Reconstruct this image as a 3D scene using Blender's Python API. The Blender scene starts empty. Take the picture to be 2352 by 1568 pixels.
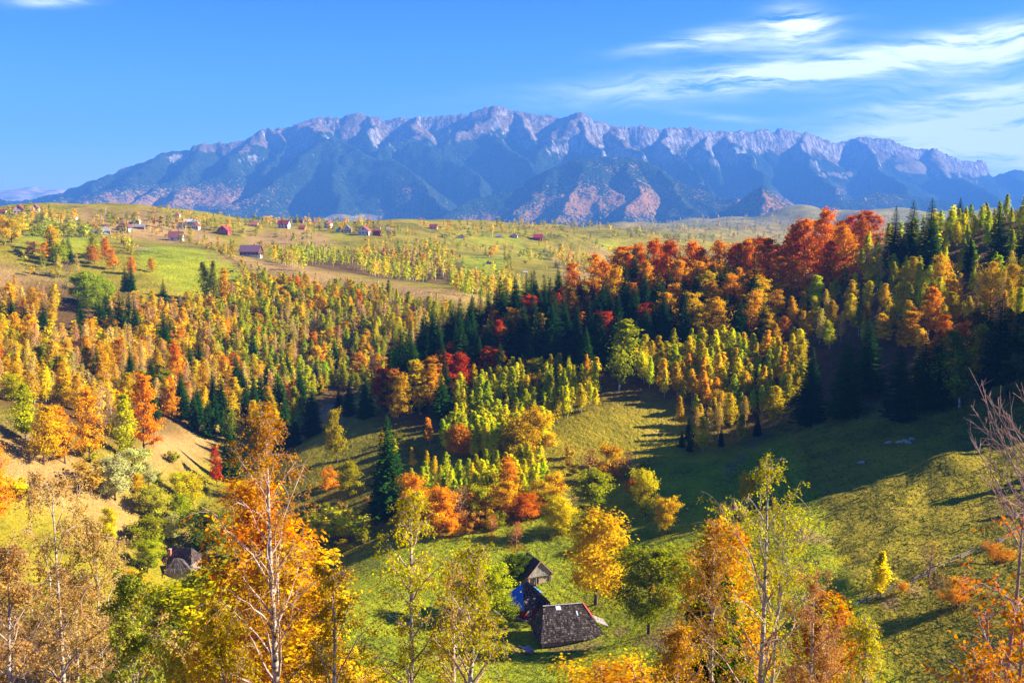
import bpy, math, random
import numpy as np
from math import radians, sin, cos, tan, atan, pi

SC = bpy.context.scene
COL = SC.collection
rng = np.random.default_rng(7)
random.seed(7)

# ------------------------------------------------------------------ camera
CAMZ = 100.0                       # valley floor lies some 70-90 m lower
FPX, PW, PH, VH = 2287.0, 2352.0, 1568.0, 490.0
PITCH = atan((PH / 2 - VH) / FPX)
cam_d = bpy.data.cameras.new('camera')
cam = bpy.data.objects.new('camera', cam_d)
COL.objects.link(cam)
cam.location = (0, 0, CAMZ)
cam.rotation_euler = (pi / 2 - PITCH, 0, 0)
cam_d.sensor_width = 36.0
cam_d.lens = 36.0 * FPX / PW
cam_d.clip_start = 0.5
cam_d.clip_end = 60000
SC.camera = cam

# ------------------------------------------------------------------ light
SUN_AZ = radians(85)              # from the viewing direction (+Y) clockwise to the sun
SUN_EL = radians(28)
SC.view_settings.view_transform = 'Standard'
SC.view_settings.look = 'None'
SC.view_settings.exposure = 1.9
SC.view_settings.gamma = 1.0
sun_d = bpy.data.lights.new('sun', 'SUN')
sun_d.energy = 5.0
sun_d.angle = radians(0.5)
sun_d.color = (1.0, 0.87, 0.66)
sun = bpy.data.objects.new('sun', sun_d)
COL.objects.link(sun)
sun.location = (400, -100, 400)
sun.rotation_euler = (pi / 2 - SUN_EL, 0, pi - SUN_AZ)

world = bpy.data.worlds.new('World')
SC.world = world
world.use_nodes = True
wn, wl = world.node_tree.nodes, world.node_tree.links
wn.clear()


def N(nodes, kind, **kw):
    n = nodes.new(kind)
    for k, v in kw.items():
        if k.startswith('i_'):
            key = k[2:]
            key = int(key) if key.isdigit() else key.replace('_', ' ')
            n.inputs[key].default_value = v
        else:
            setattr(n, k, v)
    return n


def math_node(nodes, links, op, a, b=None, c=None, clamp=False):
    n = nodes.new('ShaderNodeMath')
    n.operation = op
    n.use_clamp = clamp
    for i, s in enumerate((a, b, c)):
        if s is None:
            continue
        if hasattr(s, 'is_linked') or hasattr(s, 'links'):
            links.new(s, n.inputs[i])
        else:
            n.inputs[i].default_value = s
    return n.outputs[0]


def mixc(nodes, links, fac, a, b, blend='MIX'):
    n = nodes.new('ShaderNodeMix')
    n.data_type = 'RGBA'; n.blend_type = blend
    for key, s in (('Factor', fac), ('A', a), ('B', b)):
        if isinstance(s, (int, float)):
            n.inputs[key].default_value = s
        elif isinstance(s, tuple):
            n.inputs[key].default_value = (*s, 1) if len(s) == 3 else s
        else:
            links.new(s, n.inputs[key])
    return n.outputs['Result']


def build_sky():
    M = lambda op, a, b=None, c=None, clamp=False: math_node(wn, wl, op, a, b, c, clamp)
    sky = N(wn, 'ShaderNodeTexSky', sky_type='NISHITA', sun_disc=False)
    sky.sun_elevation = SUN_EL
    sky.sun_rotation = SUN_AZ
    sky.altitude = 1100
    sky.air_density = 1.0
    sky.dust_density = 1.0
    sky.ozone_density = 3.0
    hs = N(wn, 'ShaderNodeHueSaturation')
    hs.inputs['Saturation'].default_value = 1.42
    hs.inputs['Value'].default_value = 1.0
    wl.new(sky.outputs[0], hs.inputs['Color'])
    tc = N(wn, 'ShaderNodeTexCoord')
    sep = N(wn, 'ShaderNodeSeparateXYZ')
    wl.new(tc.outputs['Generated'], sep.inputs[0])
    X, Y, Z = sep.outputs
    az = M('ARCTAN2', X, Y)                      # radians, + to the right
    el = M('ARCSINE', Z)
    # cirrus: thin streaks drawn out along a rising direction
    comb = N(wn, 'ShaderNodeCombineXYZ')
    wl.new(az, comb.inputs[0]); wl.new(el, comb.inputs[1])
    warp = N(wn, 'ShaderNodeTexNoise', noise_dimensions='2D')
    warp.inputs['Scale'].default_value = 9.0
    warp.inputs['Detail'].default_value = 3
    wl.new(comb.outputs[0], warp.inputs['Vector'])
    wsc = N(wn, 'ShaderNodeVectorMath', operation='SCALE')
    wsc.inputs['Scale'].default_value = 0.035
    wl.new(warp.outputs['Color'], wsc.inputs[0])
    wad = N(wn, 'ShaderNodeVectorMath', operation='ADD')
    wl.new(comb.outputs[0], wad.inputs[0]); wl.new(wsc.outputs[0], wad.inputs[1])
    mp = N(wn, 'ShaderNodeMapping')
    mp.inputs['Rotation'].default_value = (0, 0, radians(-10))
    mp.inputs['Scale'].default_value = (8, 76, 1)
    wl.new(wad.outputs[0], mp.inputs['Vector'])
    n1 = N(wn, 'ShaderNodeTexNoise', noise_dimensions='2D')
    n1.inputs['Scale'].default_value = 1.0
    n1.inputs['Detail'].default_value = 9
    n1.inputs['Roughness'].default_value = 0.68
    wl.new(mp.outputs[0], n1.inputs['Vector'])
    streak = M('MULTIPLY_ADD', n1.outputs[0], 3.0, -.95)

    def band(a0, e0, slope, length, thick, gain):
        """soft elongated patch centred at azimuth a0, elevation e0"""
        da = M('SUBTRACT', az, a0)
        de = M('SUBTRACT', M('SUBTRACT', el, e0), M('MULTIPLY', da, slope))
        g = M('ADD', M('POWER', M('DIVIDE', da, length), 2.0), M('POWER', M('DIVIDE', de, thick), 2.0))
        return M('MULTIPLY', M('EXPONENT', M('MULTIPLY', g, -1.0)), gain)

    def uv(u, v):
        dx, dy = (u - PW / 2) / FPX, (PH / 2 - v) / FPX
        d = (dx, cos(PITCH) + dy * sin(PITCH), -sin(PITCH) + dy * cos(PITCH))
        return math.atan2(d[0], d[1]), math.atan2(d[2], math.hypot(d[0], d[1]))
    tot = None
    for (u, v, sl, ln, th, ga) in (
            (1880, 155, .085, .21, .0135, 1.5), (1690, 190, .10, .12, .0085, .9), (2290, 90, .15, .14, .012, 1.3),
            (1600, 92, .13, .055, .0075, 1.1), (1835, 62, -.1, .026, .015, 1.9), (1760, 88, .1, .06, .013, .55),
            (2210, 318, .05, .11, .022, 1.9), (2400, 305, .05, .13, .03, 1.9), (2330, 212, .08, .06, .005, 1.1),
            (2100, 240, .1, .08, .005, .9), (1650, 268, -.12, .04, .0035, .55), (110, 3, .1, .03, .005, .9),
            (2320, 140, .13, .06, .006, .8), (2150, 195, .07, .09, .008, .5)):
        a0, e0 = uv(u, v)
        b = band(a0, e0, sl, ln, th, ga)
        tot = b if tot is None else M('ADD', tot, b)
    dens = M('MULTIPLY', M('MULTIPLY', tot, .78), M('MAXIMUM', streak, 0.0))
    dens = M('MINIMUM', dens, 0.93)
    mix = N(wn, 'ShaderNodeMix', data_type='RGBA')
    wl.new(dens, mix.inputs['Factor'])
    tcol = mixc(wn, wl, M('MULTIPLY', el, 3.2, clamp=True), (.72, .80, 1.06), (.16, .34, 1.10))
    tintn = mixc(wn, wl, 1.0, hs.outputs[0], tcol, 'MULTIPLY')
    wl.new(tintn, mix.inputs['A'])
    mix.inputs['B'].default_value = (8.2, 8.6, 9.4, 1)
    bg = N(wn, 'ShaderNodeBackground')
    bg.inputs['Strength'].default_value = SKY_STRENGTH
    wl.new(mix.outputs['Result'], bg.inputs['Color'])
    out = N(wn, 'ShaderNodeOutputWorld')
    wl.new(bg.outputs[0], out.inputs['Surface'])


SKY_STRENGTH = 0.066
build_sky()
world.cycles.sampling_method = 'MANUAL'
world.cycles.sample_map_resolution = 256

SC.render.engine = 'CYCLES'
SC.cycles.use_denoising = True
SC.cycles.max_bounces = 6
SC.cycles.diffuse_bounces = 2
SC.cycles.transmission_bounces = 4
SC.cycles.volume_bounces = 0
SC.cycles.sample_clamp_indirect = 4


# ------------------------------------------------------------------ helpers
def ray(u, v):
    dx, dy = (u - PW / 2) / FPX, (PH / 2 - v) / FPX
    return np.array((dx, cos(PITCH) + dy * sin(PITCH), -sin(PITCH) + dy * cos(PITCH)))


def at(u, v, y):
    """point on the line of sight of photo position (u, v) at distance y in front"""
    d = ray(u, v)
    p = d * (y / d[1])
    p[2] += CAMZ
    return p


def proj(P):
    P = np.atleast_2d(P)
    x, y, z = P[:, 0], P[:, 1], P[:, 2] - CAMZ
    fw = y * cos(PITCH) - z * sin(PITCH)
    up = y * sin(PITCH) + z * cos(PITCH)
    return PW / 2 + FPX * x / fw, PH / 2 - FPX * up / fw


def _h(ix, iy, s):
    n = (ix.astype(np.int64) * 374761393 + iy.astype(np.int64) * 668265263 + s * 1442695041) & 0x7fffffff
    n = ((n ^ (n >> 13)) * 1274126177) & 0x7fffffff
    n = n ^ (n >> 16)
    return (n & 0xffff) / 65535.0


def vnoise(x, y, s=0):
    x, y = np.asarray(x, float), np.asarray(y, float)
    ix, iy = np.floor(x), np.floor(y)
    fx, fy = x - ix, y - iy
    fx = fx * fx * fx * (fx * (fx * 6 - 15) + 10); fy = fy * fy * fy * (fy * (fy * 6 - 15) + 10)
    ix, iy = ix.astype(np.int64), iy.astype(np.int64)
    a, b = _h(ix, iy, s), _h(ix + 1, iy, s)
    c, d = _h(ix, iy + 1, s), _h(ix + 1, iy + 1, s)
    return (a * (1 - fx) + b * fx) * (1 - fy) + (c * (1 - fx) + d * fx) * fy


def fbm(x, y, o=4, s=0, g=0.5):
    t, a, n = 0, 1.0, 0
    for i in range(o):
        t = t + a * (vnoise(x * 2 ** i + 17.3 * i, y * 2 ** i - 9.1 * i, s + i) - .5)
        n += a; a *= g
    return t / n * 2


def sstep(a, b, x):
    t = np.clip((x - a) / (b - a), 0, 1)
    return t * t * (3 - 2 * t)


def in_poly(px, py, poly):
    px, py = np.asarray(px, float), np.asarray(py, float)
    r = np.zeros(px.shape, bool)
    n = len(poly)
    for i in range(n):
        x0, y0 = poly[i]; x1, y1 = poly[(i + 1) % n]
        c = (y0 > py) != (y1 > py)
        with np.errstate(divide='ignore', invalid='ignore'):
            r ^= c & (px < (x1 - x0) * (py - y0) / (y1 - y0 + 1e-12) + x0)
    return r


def raw_mesh(name, V, faces, mats=(), mat_idx=None, attrs=None, smooth=False):
    """faces: list of int arrays (n,3) or (n,4); attrs: {name: (domain, type, values)}"""
    me = bpy.data.meshes.new(name)
    V = np.ascontiguousarray(V, np.float32)
    faces = [np.asarray(f, np.int32) for f in faces if len(f)]
    nl = sum(f.size for f in faces); npoly = sum(len(f) for f in faces)
    me.vertices.add(len(V)); me.vertices.foreach_set('co', V.ravel())
    me.loops.add(nl); me.loops.foreach_set('vertex_index', np.concatenate([f.ravel() for f in faces]))
    sizes = np.concatenate([np.full(len(f), f.shape[1], np.int32) for f in faces])
    me.polygons.add(npoly)
    me.polygons.foreach_set('loop_start', np.concatenate(([0], np.cumsum(sizes)[:-1])).astype(np.int32))
    me.polygons.foreach_set('loop_total', sizes)
    if mat_idx is not None:
        me.polygons.foreach_set('material_index', np.asarray(mat_idx, np.int32))
    if smooth is True:
        me.polygons.foreach_set('use_smooth', np.ones(npoly, bool))
    elif smooth is not False:
        me.polygons.foreach_set('use_smooth', np.asarray(smooth, bool))
    for k, (dom, ty, val) in (attrs or {}).items():
        a = me.attributes.new(k, ty, dom)
        val = np.ascontiguousarray(val, np.float32)
        a.data.foreach_set('color' if 'COLOR' in ty else 'value', val.ravel())
    for m in mats:
        me.materials.append(m)
    me.update(calc_edges=True)
    return me


def link(name, data, parent=None, loc=None, **props):
    o = bpy.data.objects.new(name, data)
    COL.objects.link(o)
    if parent is not None:
        o.parent = parent
    if loc is not None:
        o.location = loc
    for k, v in props.items():
        if v is not None:
            o[k] = v
    return o


def new_mat(name):
    m = bpy.data.materials.new(name)
    m.use_nodes = True
    nt = m.node_tree
    nt.nodes.clear()
    out = nt.nodes.new('ShaderNodeOutputMaterial')
    return m, nt.nodes, nt.links, out


def ramp(nodes, stops, interp='LINEAR'):
    r = nodes.new('ShaderNodeValToRGB')
    r.color_ramp.interpolation = interp
    e = r.color_ramp.elements
    while len(e) < len(stops):
        e.new(0.5)
    for el, (p, c) in zip(e, stops):
        el.position = p; el.color = (*c, 1)
    return r


# ------------------------------------------------------------------ terrain
# heights from sight points (photo u, v, distance) plus hidden points (x, y, z below camera)
SIGHT = [
 (1250,1560,142),(1300,1485,162),(1220,1340,195),(410,1330,235),(800,1400,175),(450,1450,192),(750,1250,245),(850,1300,216),
 (760,1100,285),(700,1035,300),(1000,1215,232),(1290,1210,228),(1450,1130,250),(1480,1085,265),(1600,1032,276),(1760,985,286),
 (1850,960,280),(2000,945,266),(2240,940,246),(2352,930,240),(1700,1150,225),(2000,1100,215),(2200,1050,211),(2352,1050,208),
 (1900,1250,176),(2100,1200,177),(2352,1200,166),(1950,1400,141),(2150,1330,146),(2280,1260,151),(2352,1400,128),(2100,1550,121),
 (1600,1500,142),(1500,1350,181),(1700,1300,174),(1600,1250,197),(230,1300,216),(0,1250,200),(0,1010,240),(150,1080,242),(250,1200,236),
 (350,1250,242),(380,1130,265),(460,1150,285),(470,1080,310),(520,1000,342),(620,980,362),(760,930,392),
 (400,990,300),(300,1040,275),(150,960,275),(0,900,300),(0,750,420),(150,700,480),(300,850,360),(500,850,420),(400,700,520),
 (600,750,500),(700,850,450),(850,800,470),(800,700,540),(950,740,500),(1050,690,530),(900,660,580),(720,620,630),(560,592,680),
 (400,600,620),(330,570,650),(200,560,640),(50,560,600),(50,620,540),(150,620,560),(480,640,580),
 (800,612,760),(1000,650,700),(1100,600,850),(1200,620,800),(1100,560,1000),(900,560,950),(700,565,850),(600,545,950),
 (300,530,900),(150,520,850),(0,530,800),(0,492,1100),(200,480,1050),(330,487,1150),(450,502,1200),(600,514,1300),(750,517,1350),
 (1000,522,1450),(1150,516,1600),(1240,514,1650),(1400,516,1700),(1470,532,1600),(1400,560,1300),(1300,580,1100),(1500,556,1500),
 (1300,640,720),(1180,660,660),
 (1600,520,4000),(1750,500,4500),(1900,492,4500),(2000,510,4000),(1650,556,2600),(1500,532,3000),(1800,530,3300),(1560,545,2400),
 (2352,488,385),(2150,522,392),(2000,570,402),(1900,612,412),(1700,668,420),(1500,676,430),(1350,700,425),(1200,742,410),
 (1080,785,400),(950,862,370),(860,932,340),(770,1000,316),
 (1400,930,300),(1300,980,290),(1100,1000,295),(1000,1050,280),(1150,1080,266),(1300,1060,272),(1400,1080,268),(1600,900,310),
 (1500,980,290),(1800,870,310),(1800,750,350),(2000,800,312),(2100,900,276),(2300,870,262),(2352,700,300),(2200,650,335),
 (2352,580,345),(1640,780,345),(1450,800,345),(1250,860,335),
]
HID = [
 (0,3,-2.2),(-2.6,1.5,-2.0),(2.6,1.5,-2.0),(0,10,-8.0),(-8,7,-7),(8,7,-7),(0,30,-22),(-16,26,-22),(16,26,-20),(-34,26,-22),(30,22,-16),
 (0,60,-41),(-32,52,-42),(30,54,-36),(-60,45,-40),(60,45,-30),(0,100,-61),(-30,100,-64),(-55,110,-68),(-90,100,-62),(-90,150,-72),
 (50,97,-50.5),(80,80,-44),(100,110,-47),(140,150,-45),(180,200,-31),(-150,180,-52),(-190,260,-30),(-150,120,-55),
 (-40,430,-76),(40,500,-71),(120,560,-64),(220,600,-40),(330,600,-15),(240,420,8),(300,330,28),(240,260,0),(180,260,-16),(320,200,20),(200,130,-39),
 (-380,600,-12),(-330,420,-35),(-420,820,-6),(-620,1100,0),(500,1000,-55),(300,900,-60),(120,760,-56),(800,1500,-70),(700,800,0),(600,500,40),
 (-700,1700,-40),(-200,1700,-60),(300,2100,-75),(-900,2600,-95),(-200,2500,-100),(-1500,3500,-110),(-300,3500,-115),(0,5000,-110),
 (-2000,5000,-110),(-3200,7000,-100),(0,7200,-110),(3500,7000,-60),(1500,5600,-60),(2600,4600,-10),(3000,3500,-20),(1500,2500,-85),
 (-2500,2500,-60),(-1500,1200,0),(2000,1500,-30),(1500,7000,-90),
]
ctrl = [at(*s) - (0, 0, CAMZ) for s in SIGHT] + [np.array(h, float) for h in HID]
ctrl = np.array(ctrl)
cA = np.arctan2(ctrl[:, 0], ctrl[:, 1]); cT = np.log(np.hypot(ctrl[:, 0], ctrl[:, 1]))


def tps_fit(P, f, lam):
    n = len(P)
    d2 = ((P[:, None] - P[None]) ** 2).sum(-1)
    K = 0.5 * d2 * np.log(d2 + 1e-12) + lam * np.eye(n)
    A = np.zeros((n + 3, n + 3))
    A[:n, :n] = K; A[:n, n] = 1; A[:n, n + 1:] = P
    A[n, :n] = 1; A[n + 1:, :n] = P.T
    return np.linalg.solve(A, np.concatenate((f, np.zeros(3))))


CP = np.stack((cA, cT), 1)
CW = tps_fit(CP, ctrl[:, 2], 0.0006)


def tps_eval(Q):
    out = np.empty(len(Q))
    for i in range(0, len(Q), 20000):
        q = Q[i:i + 20000]
        d2 = ((q[:, None] - CP[None]) ** 2).sum(-1)
        out[i:i + 20000] = (0.5 * d2 * np.log(d2 + 1e-12)) @ CW[:-3] + CW[-3] + q @ CW[-2:]
    return out


NA, NT = 500, 390
A0, A1, T0, T1 = radians(-58), radians(58), math.log(1.2), math.log(7300)
gA = np.linspace(A0, A1, NA); gT = np.linspace(T0, T1, NT)
# coarse evaluation, then bilinear refinement plus relief
ca, ct = np.linspace(A0, A1, 200), np.linspace(T0, T1, 200)
CA, CT = np.meshgrid(ca, ct)
cz = tps_eval(np.stack((CA.ravel(), CT.ravel()), 1)).reshape(200, 200)


def bil(Zg, a, t, a0, a1, t0, t1):
    n, m = Zg.shape
    fa = np.clip((a - a0) / (a1 - a0) * (m - 1), 0, m - 1.001); ft = np.clip((t - t0) / (t1 - t0) * (n - 1), 0, n - 1.001)
    i, j = fa.astype(int), ft.astype(int); x, y = fa - i, ft - j
    return (Zg[j, i] * (1 - x) + Zg[j, i + 1] * x) * (1 - y) + (Zg[j + 1, i] * (1 - x) + Zg[j + 1, i + 1] * x) * y


GA, GT = np.meshgrid(gA, gT)
GR = np.exp(GT)
GX, GY = GR * np.sin(GA), GR * np.cos(GA)
GZ = bil(cz, GA, GT, A0, A1, T0, T1)
# relief: swells, terraces on the right-hand pasture, hummocks
GZ = GZ + fbm(GX / 60, GY / 60, 3, 5) * 1.3 * sstep(60, 160, GR) + fbm(GX / 9, GY / 9, 3, 11) * .28 * sstep(30, 90, GR) * (1 - sstep(500, 900, GR))
far = sstep(700, 1300, GR)
GZ = GZ + far * (fbm(GX / 210, GY / 210, 4, 21) * 19) + sstep(2200, 3000, GR) * fbm(GX / 450, GY / 450, 4, 31) * 62 + sstep(850, 1350, GR) * fbm(GX / 430, GY / 430, 2, 33) * 20
hum = sstep(40, 55, GX) * sstep(135, 150, GY) * (1 - sstep(205, 230, GY))
GZ = GZ + hum * (np.abs(fbm(GX / 16 + GY / 40, GY / 11, 3, 41)) * 3.0 - .7 + fbm(GX / 6, GY / 5, 3, 43) * .75)
GZ = np.where(GR < 6, np.minimum(GZ, -1.6 - .35 * GR), GZ) + CAMZ


def ground_z(x, y):
    x, y = np.asarray(x, float), np.asarray(y, float)
    return bil(GZ, np.arctan2(x, y), np.log(np.hypot(x, y) + 1e-9), A0, A1, T0, T1)


def hit(u, v, y0=40.0, y1=6500.0):
    """where the line of sight of photo position (u, v) first meets the ground"""
    d = ray(u, v)
    ys = np.exp(np.linspace(math.log(y0), math.log(y1), 3000))
    P = d[None] * (ys / d[1])[:, None]
    g = P[:, 2] + CAMZ - ground_z(P[:, 0], P[:, 1])
    k = np.where(g < 0)[0]
    if len(k) == 0:
        i = int(np.argmin(np.abs(g[:2000])))
    else:
        i = max(k[0] - 1, 0)
        if k[0] > 0:
            t = g[i] / (g[i] - g[i + 1])
            p = P[i] * (1 - t) + P[i + 1] * t
            return np.array((p[0], p[1], p[2] + CAMZ))
    return np.array((P[i, 0], P[i, 1], float(ground_z(P[i, 0], P[i, 1]))))


# land cover: 0 = pasture green, tan = dry grass, litter = wood floor, fresh = bright mown grass
GU, GV = proj(np.stack((GX.ravel(), GY.ravel(), GZ.ravel()), 1))
GU, GV = GU.reshape(GX.shape), GV.reshape(GX.shape)
warpU = GU + fbm(GX / 25, GY / 25, 3, 51) * 26; warpV = GV + fbm(GX / 25, GY / 25, 3, 57) * 14


def cover(polys):
    m = np.zeros(GX.shape)
    for (p, y0, y1) in polys:
        m = np.maximum(m, in_poly(warpU, warpV, p) & (GY > y0) & (GY < y1))
    # soften
    for _ in range(2):
        m = (m + np.roll(m, 1, 0) + np.roll(m, -1, 0) + np.roll(m, 1, 1) + np.roll(m, -1, 1)) / 5
    return m


TANP = [([(-60,960),(120,1000),(260,1100),(330,1190),(330,1250),(240,1220),(120,1150),(-60,1090)],150,330),
        ([(340,960),(470,960),(520,1010),(430,1080),(380,1100),(330,1050)],240,400),
        ([(480,575),(640,600),(760,622),(900,652),(1100,688),(1110,705),(900,690),(700,655),(560,625)],430,800),
        ([(-40,600),(120,640),(230,660),(240,740),(120,760),(-40,680)],380,640),
        ([(700,930),(800,920),(800,960),(700,970)],300,450),
        ([(560,528),(760,535),(760,575),(560,560)],600,1300),
        ([(150,480),(340,480),(460,520),(520,560),(380,560),(200,520)],800,1300),
        ([(1260,580),(1400,575),(1420,640),(1290,645)],500,1300),
        ([(1500,1430),(1700,1420),(1700,1540),(1560,1560)],100,200),
        ]
LITP = [([(-60,680),(260,640),(330,700),(480,680),(560,700),(560,620),(760,660),(1010,690),(1080,720),(800,930),(640,960),(420,980),(280,1030),(60,980),(-60,960)],260,640),
        ([(860,960),(960,830),(1090,740),(1350,680),(1900,590),(2420,470),(2420,900),(2200,920),(1850,950),(1760,960),(1440,930),(1300,920),(1000,1010)],255,520),
        ([(640,580),(1040,575),(1060,650),(900,650),(700,610)],640,1000),
        ([(-400,1200),(420,1500),(600,1600),(-400,1700)],0,180),
        ([(1600,1010),(1760,985),(1760,950),(1600,940)],250,330)]
FREP = [([(310,560),(420,560),(520,585),(570,650),(540,700),(440,690),(370,640),(310,600)],420,720),
        ([(1060,585),(1180,590),(1170,640),(1080,640)],600,1100),
        ([(1060,545),(1200,542),(1200,562),(1070,562)],800,1400),
        ([(60,535),(260,540),(250,580),(60,580)],500,820),
        ([(420,1330),(560,1330),(480,1560),(360,1420)],120,300),([(1040,548),(1090,545),(1100,570),(1045,568)],700,1500),([(740,530),(800,540),(770,548),(700,545)],800,1500),([(1380,560),(1470,565),(1440,585),(1360,580)],800,1800),([(370,492),(430,495),(420,510),(375,508)],900,1300),([(1200,570),(1235,575),(1260,600),(1190,585)],700,1300),
        ([(1000,1200),(1500,1080),(1800,1000),(2100,1600),(800,1600),(760,1330)],100,270)]
DRK = [([(1450,1140),(1600,1030),(1760,985),(2240,940),(2420,930),(2420,980),(1900,1130),(1700,1160)],180,300)]
TAN, LIT, FRE = cover(TANP), cover(LITP), cover(FREP)
def trail(pts, w):
    m = np.zeros(GX.shape)
    W = [hit(u, v, 90) for u, v in pts]
    for p, q in zip(W[:-1], W[1:]):
        e = (q - p)[:2]
        t = np.clip(((GX - p[0]) * e[0] + (GY - p[1]) * e[1]) / (e @ e), 0, 1)
        d = np.hypot(GX - p[0] - t * e[0], GY - p[1] - t * e[1]) + fbm(GX / 4, GY / 4, 2, 63) * w * .8
        m = np.maximum(m, 1 - sstep(w * .4, w, d))
    return m


SOIL = np.maximum.reduce([trail(p, w) for p, w in (
    ([(1765, 988), (1740, 1010), (1705, 1045), (1672, 1082)], 1.6), ([(1830, 1225), (1880, 1240)], 3.0), ([(1235, 1500), (1300, 1492), (1390, 1470), (1420, 1450)], 1.6),
    ([(1215, 1350), (1245, 1370), (1260, 1395)], 1.0), ([(1180, 1490), (1235, 1500)], 1.6), ([(1480, 1462), (1540, 1480)], 2.5), ([(1290, 1130), (1330, 1150), (1300, 1165)], 1.4),
    ([(425, 1220), (440, 1260), (450, 1300)], 1.5), ([(2040, 1385), (2150, 1340)], 1.0), ([(470, 588), (500, 592)], 7.0), ([(300, 560), (325, 572)], 9.0))])
slopeish = sstep(900, 1300, GR)
TAN = np.clip(TAN + slopeish * sstep(0.0, .5, fbm(GX / 150, GY / 110, 3, 61)) * .5 * (1 - FRE), 0, 1)


def ground_material():
    m, n, l, out = new_mat('meadow')
    bs = N(n, 'ShaderNodeBsdfPrincipled')
    bs.inputs['Roughness'].default_value = .95
    bs.inputs['Specular IOR Level'].default_value = .08
    l.new(bs.outputs[0], out.inputs[0])
    geo = N(n, 'ShaderNodeNewGeometry')

    def noise(scale, detail=4, rough=.6):
        t = N(n, 'ShaderNodeTexNoise')
        t.inputs['Scale'].default_value = scale
        t.inputs['Detail'].default_value = detail
        t.inputs['Roughness'].default_value = rough
        l.new(geo.outputs['Position'], t.inputs['Vector'])
        return t.outputs[0]

    def att(name):
        a = N(n, 'ShaderNodeAttribute', attribute_name=name)
        return a.outputs['Fac']
    fine, mid, big = noise(.9, 5, .7), noise(.12, 4), noise(.018, 4)
    g = ramp(n, [(.30, (.075, .08, .008)), (.45, (.20, .175, .010)), (.60, (.34, .265, .014)), (.78, (.48, .33, .05))])
    mx = math_node(n, l, 'MULTIPLY_ADD', mid, .5, math_node(n, l, 'MULTIPLY_ADD', fine, .5, math_node(n, l, 'MULTIPLY_ADD', big, .6, -.31)))
    l.new(mx, g.inputs[0])
    fr = ramp(n, [(.30, (.085, .115, .006)), (.46, (.24, .275, .008)), (.60, (.36, .365, .010)), (.75, (.50, .43, .02))])
    l.new(mx, fr.inputs[0])
    tn = ramp(n, [(.25, (.18, .11, .035)), (.5, (.36, .225, .07)), (.75, (.48, .32, .12))])
    l.new(mx, tn.inputs[0])
    lt = ramp(n, [(.25, (.05, .032, .012)), (.5, (.13, .075, .022)), (.75, (.22, .14, .035))])
    l.new(mx, lt.inputs[0])
    c = mixc(n, l, att('fresh'), g.outputs[0], fr.outputs[0])
    c = mixc(n, l, att('tan'), c, tn.outputs[0])
    c = mixc(n, l, att('litter'), c, lt.outputs[0])
    sl = ramp(n, [(.3, (.16, .085, .035)), (.6, (.34, .20, .09))])
    l.new(mx, sl.inputs[0])
    c = mixc(n, l, math_node(n, l, 'MULTIPLY', att('soil'), .75), c, sl.outputs[0])
    l.new(c, bs.inputs['Base Color'])
    bp = N(n, 'ShaderNodeBump')
    bp.inputs['Strength'].default_value = 1
    bp.inputs['Distance'].default_value = .8
    h2 = math_node(n, l, 'MULTIPLY_ADD', noise(.55, 4, .65), 1.6, math_node(n, l, 'MULTIPLY', fine, .5))
    l.new(h2, bp.inputs['Height'])
    l.new(bp.outputs[0], bs.inputs['Normal'])
    return m


def grid_faces(nr, nc):
    i = np.arange(nr * nc).reshape(nr, nc)
    return np.stack((i[:-1, :-1], i[:-1, 1:], i[1:, 1:], i[1:, :-1]), -1).reshape(-1, 4)


MEADOW = ground_material()
gme = raw_mesh('ground', np.stack((GX, GY, GZ), -1).reshape(-1, 3), [grid_faces(NT, NA)[:, ::-1]], [MEADOW],
               attrs={'tan': ('POINT', 'FLOAT', TAN.ravel()), 'litter': ('POINT', 'FLOAT', LIT.ravel()), 'fresh': ('POINT', 'FLOAT', FRE.ravel()), 'soil': ('POINT', 'FLOAT', SOIL.ravel())}, smooth=True)
gobj = link('ground', gme, kind='structure')

# ------------------------------------------------------------------ mountains
SKYL = [(-420,470,8600),(-200,462,8600),(60,458,8600),(130,440,8500),(260,402,8600),(330,372,8700),(380,350,8800),(437,343,8900),(450,329,8900),(480,331,8950),(500,333,9000),(535,322,9000),(560,326,9000),
 (600,305,9100),(632,294,9200),(700,288,9300),(722,276,9300),(742,271,9350),(790,270,9400),(806,264,9400),(828,262,9400),(850,268,9450),(885,277,9500),(905,272,9500),(960,271,9500),
 (995,263,9500),(1040,266,9500),(1088,266,9500),(1098,258,9400),(1118,250,9400),(1135,248,9400),(1180,254,9500),(1280,273,9600),(1310,268,9300),(1335,263,9200),(1352,270,9200),(1380,280,9300),
 (1405,287,9400),(1438,293,9500),(1470,292,9500),(1510,297,9600),(1555,292,9700),(1600,298,9800),(1640,304,9900),(1690,300,10000),(1760,300,10200),(1850,305,10400),(1890,317,10600),
 (1912,329,10800),(1930,330,11000),(1965,319,11000),(1990,315,11000),(2020,318,11100),(2060,328,11200),(2090,343,11400),(2130,343,11500),(2160,350,11600),(2205,366,11700),(2235,374,11800),
 (2270,367,12800),(2320,365,12900),(2400,372,13000),(2600,380,13000),(2900,390,13000)]
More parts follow.
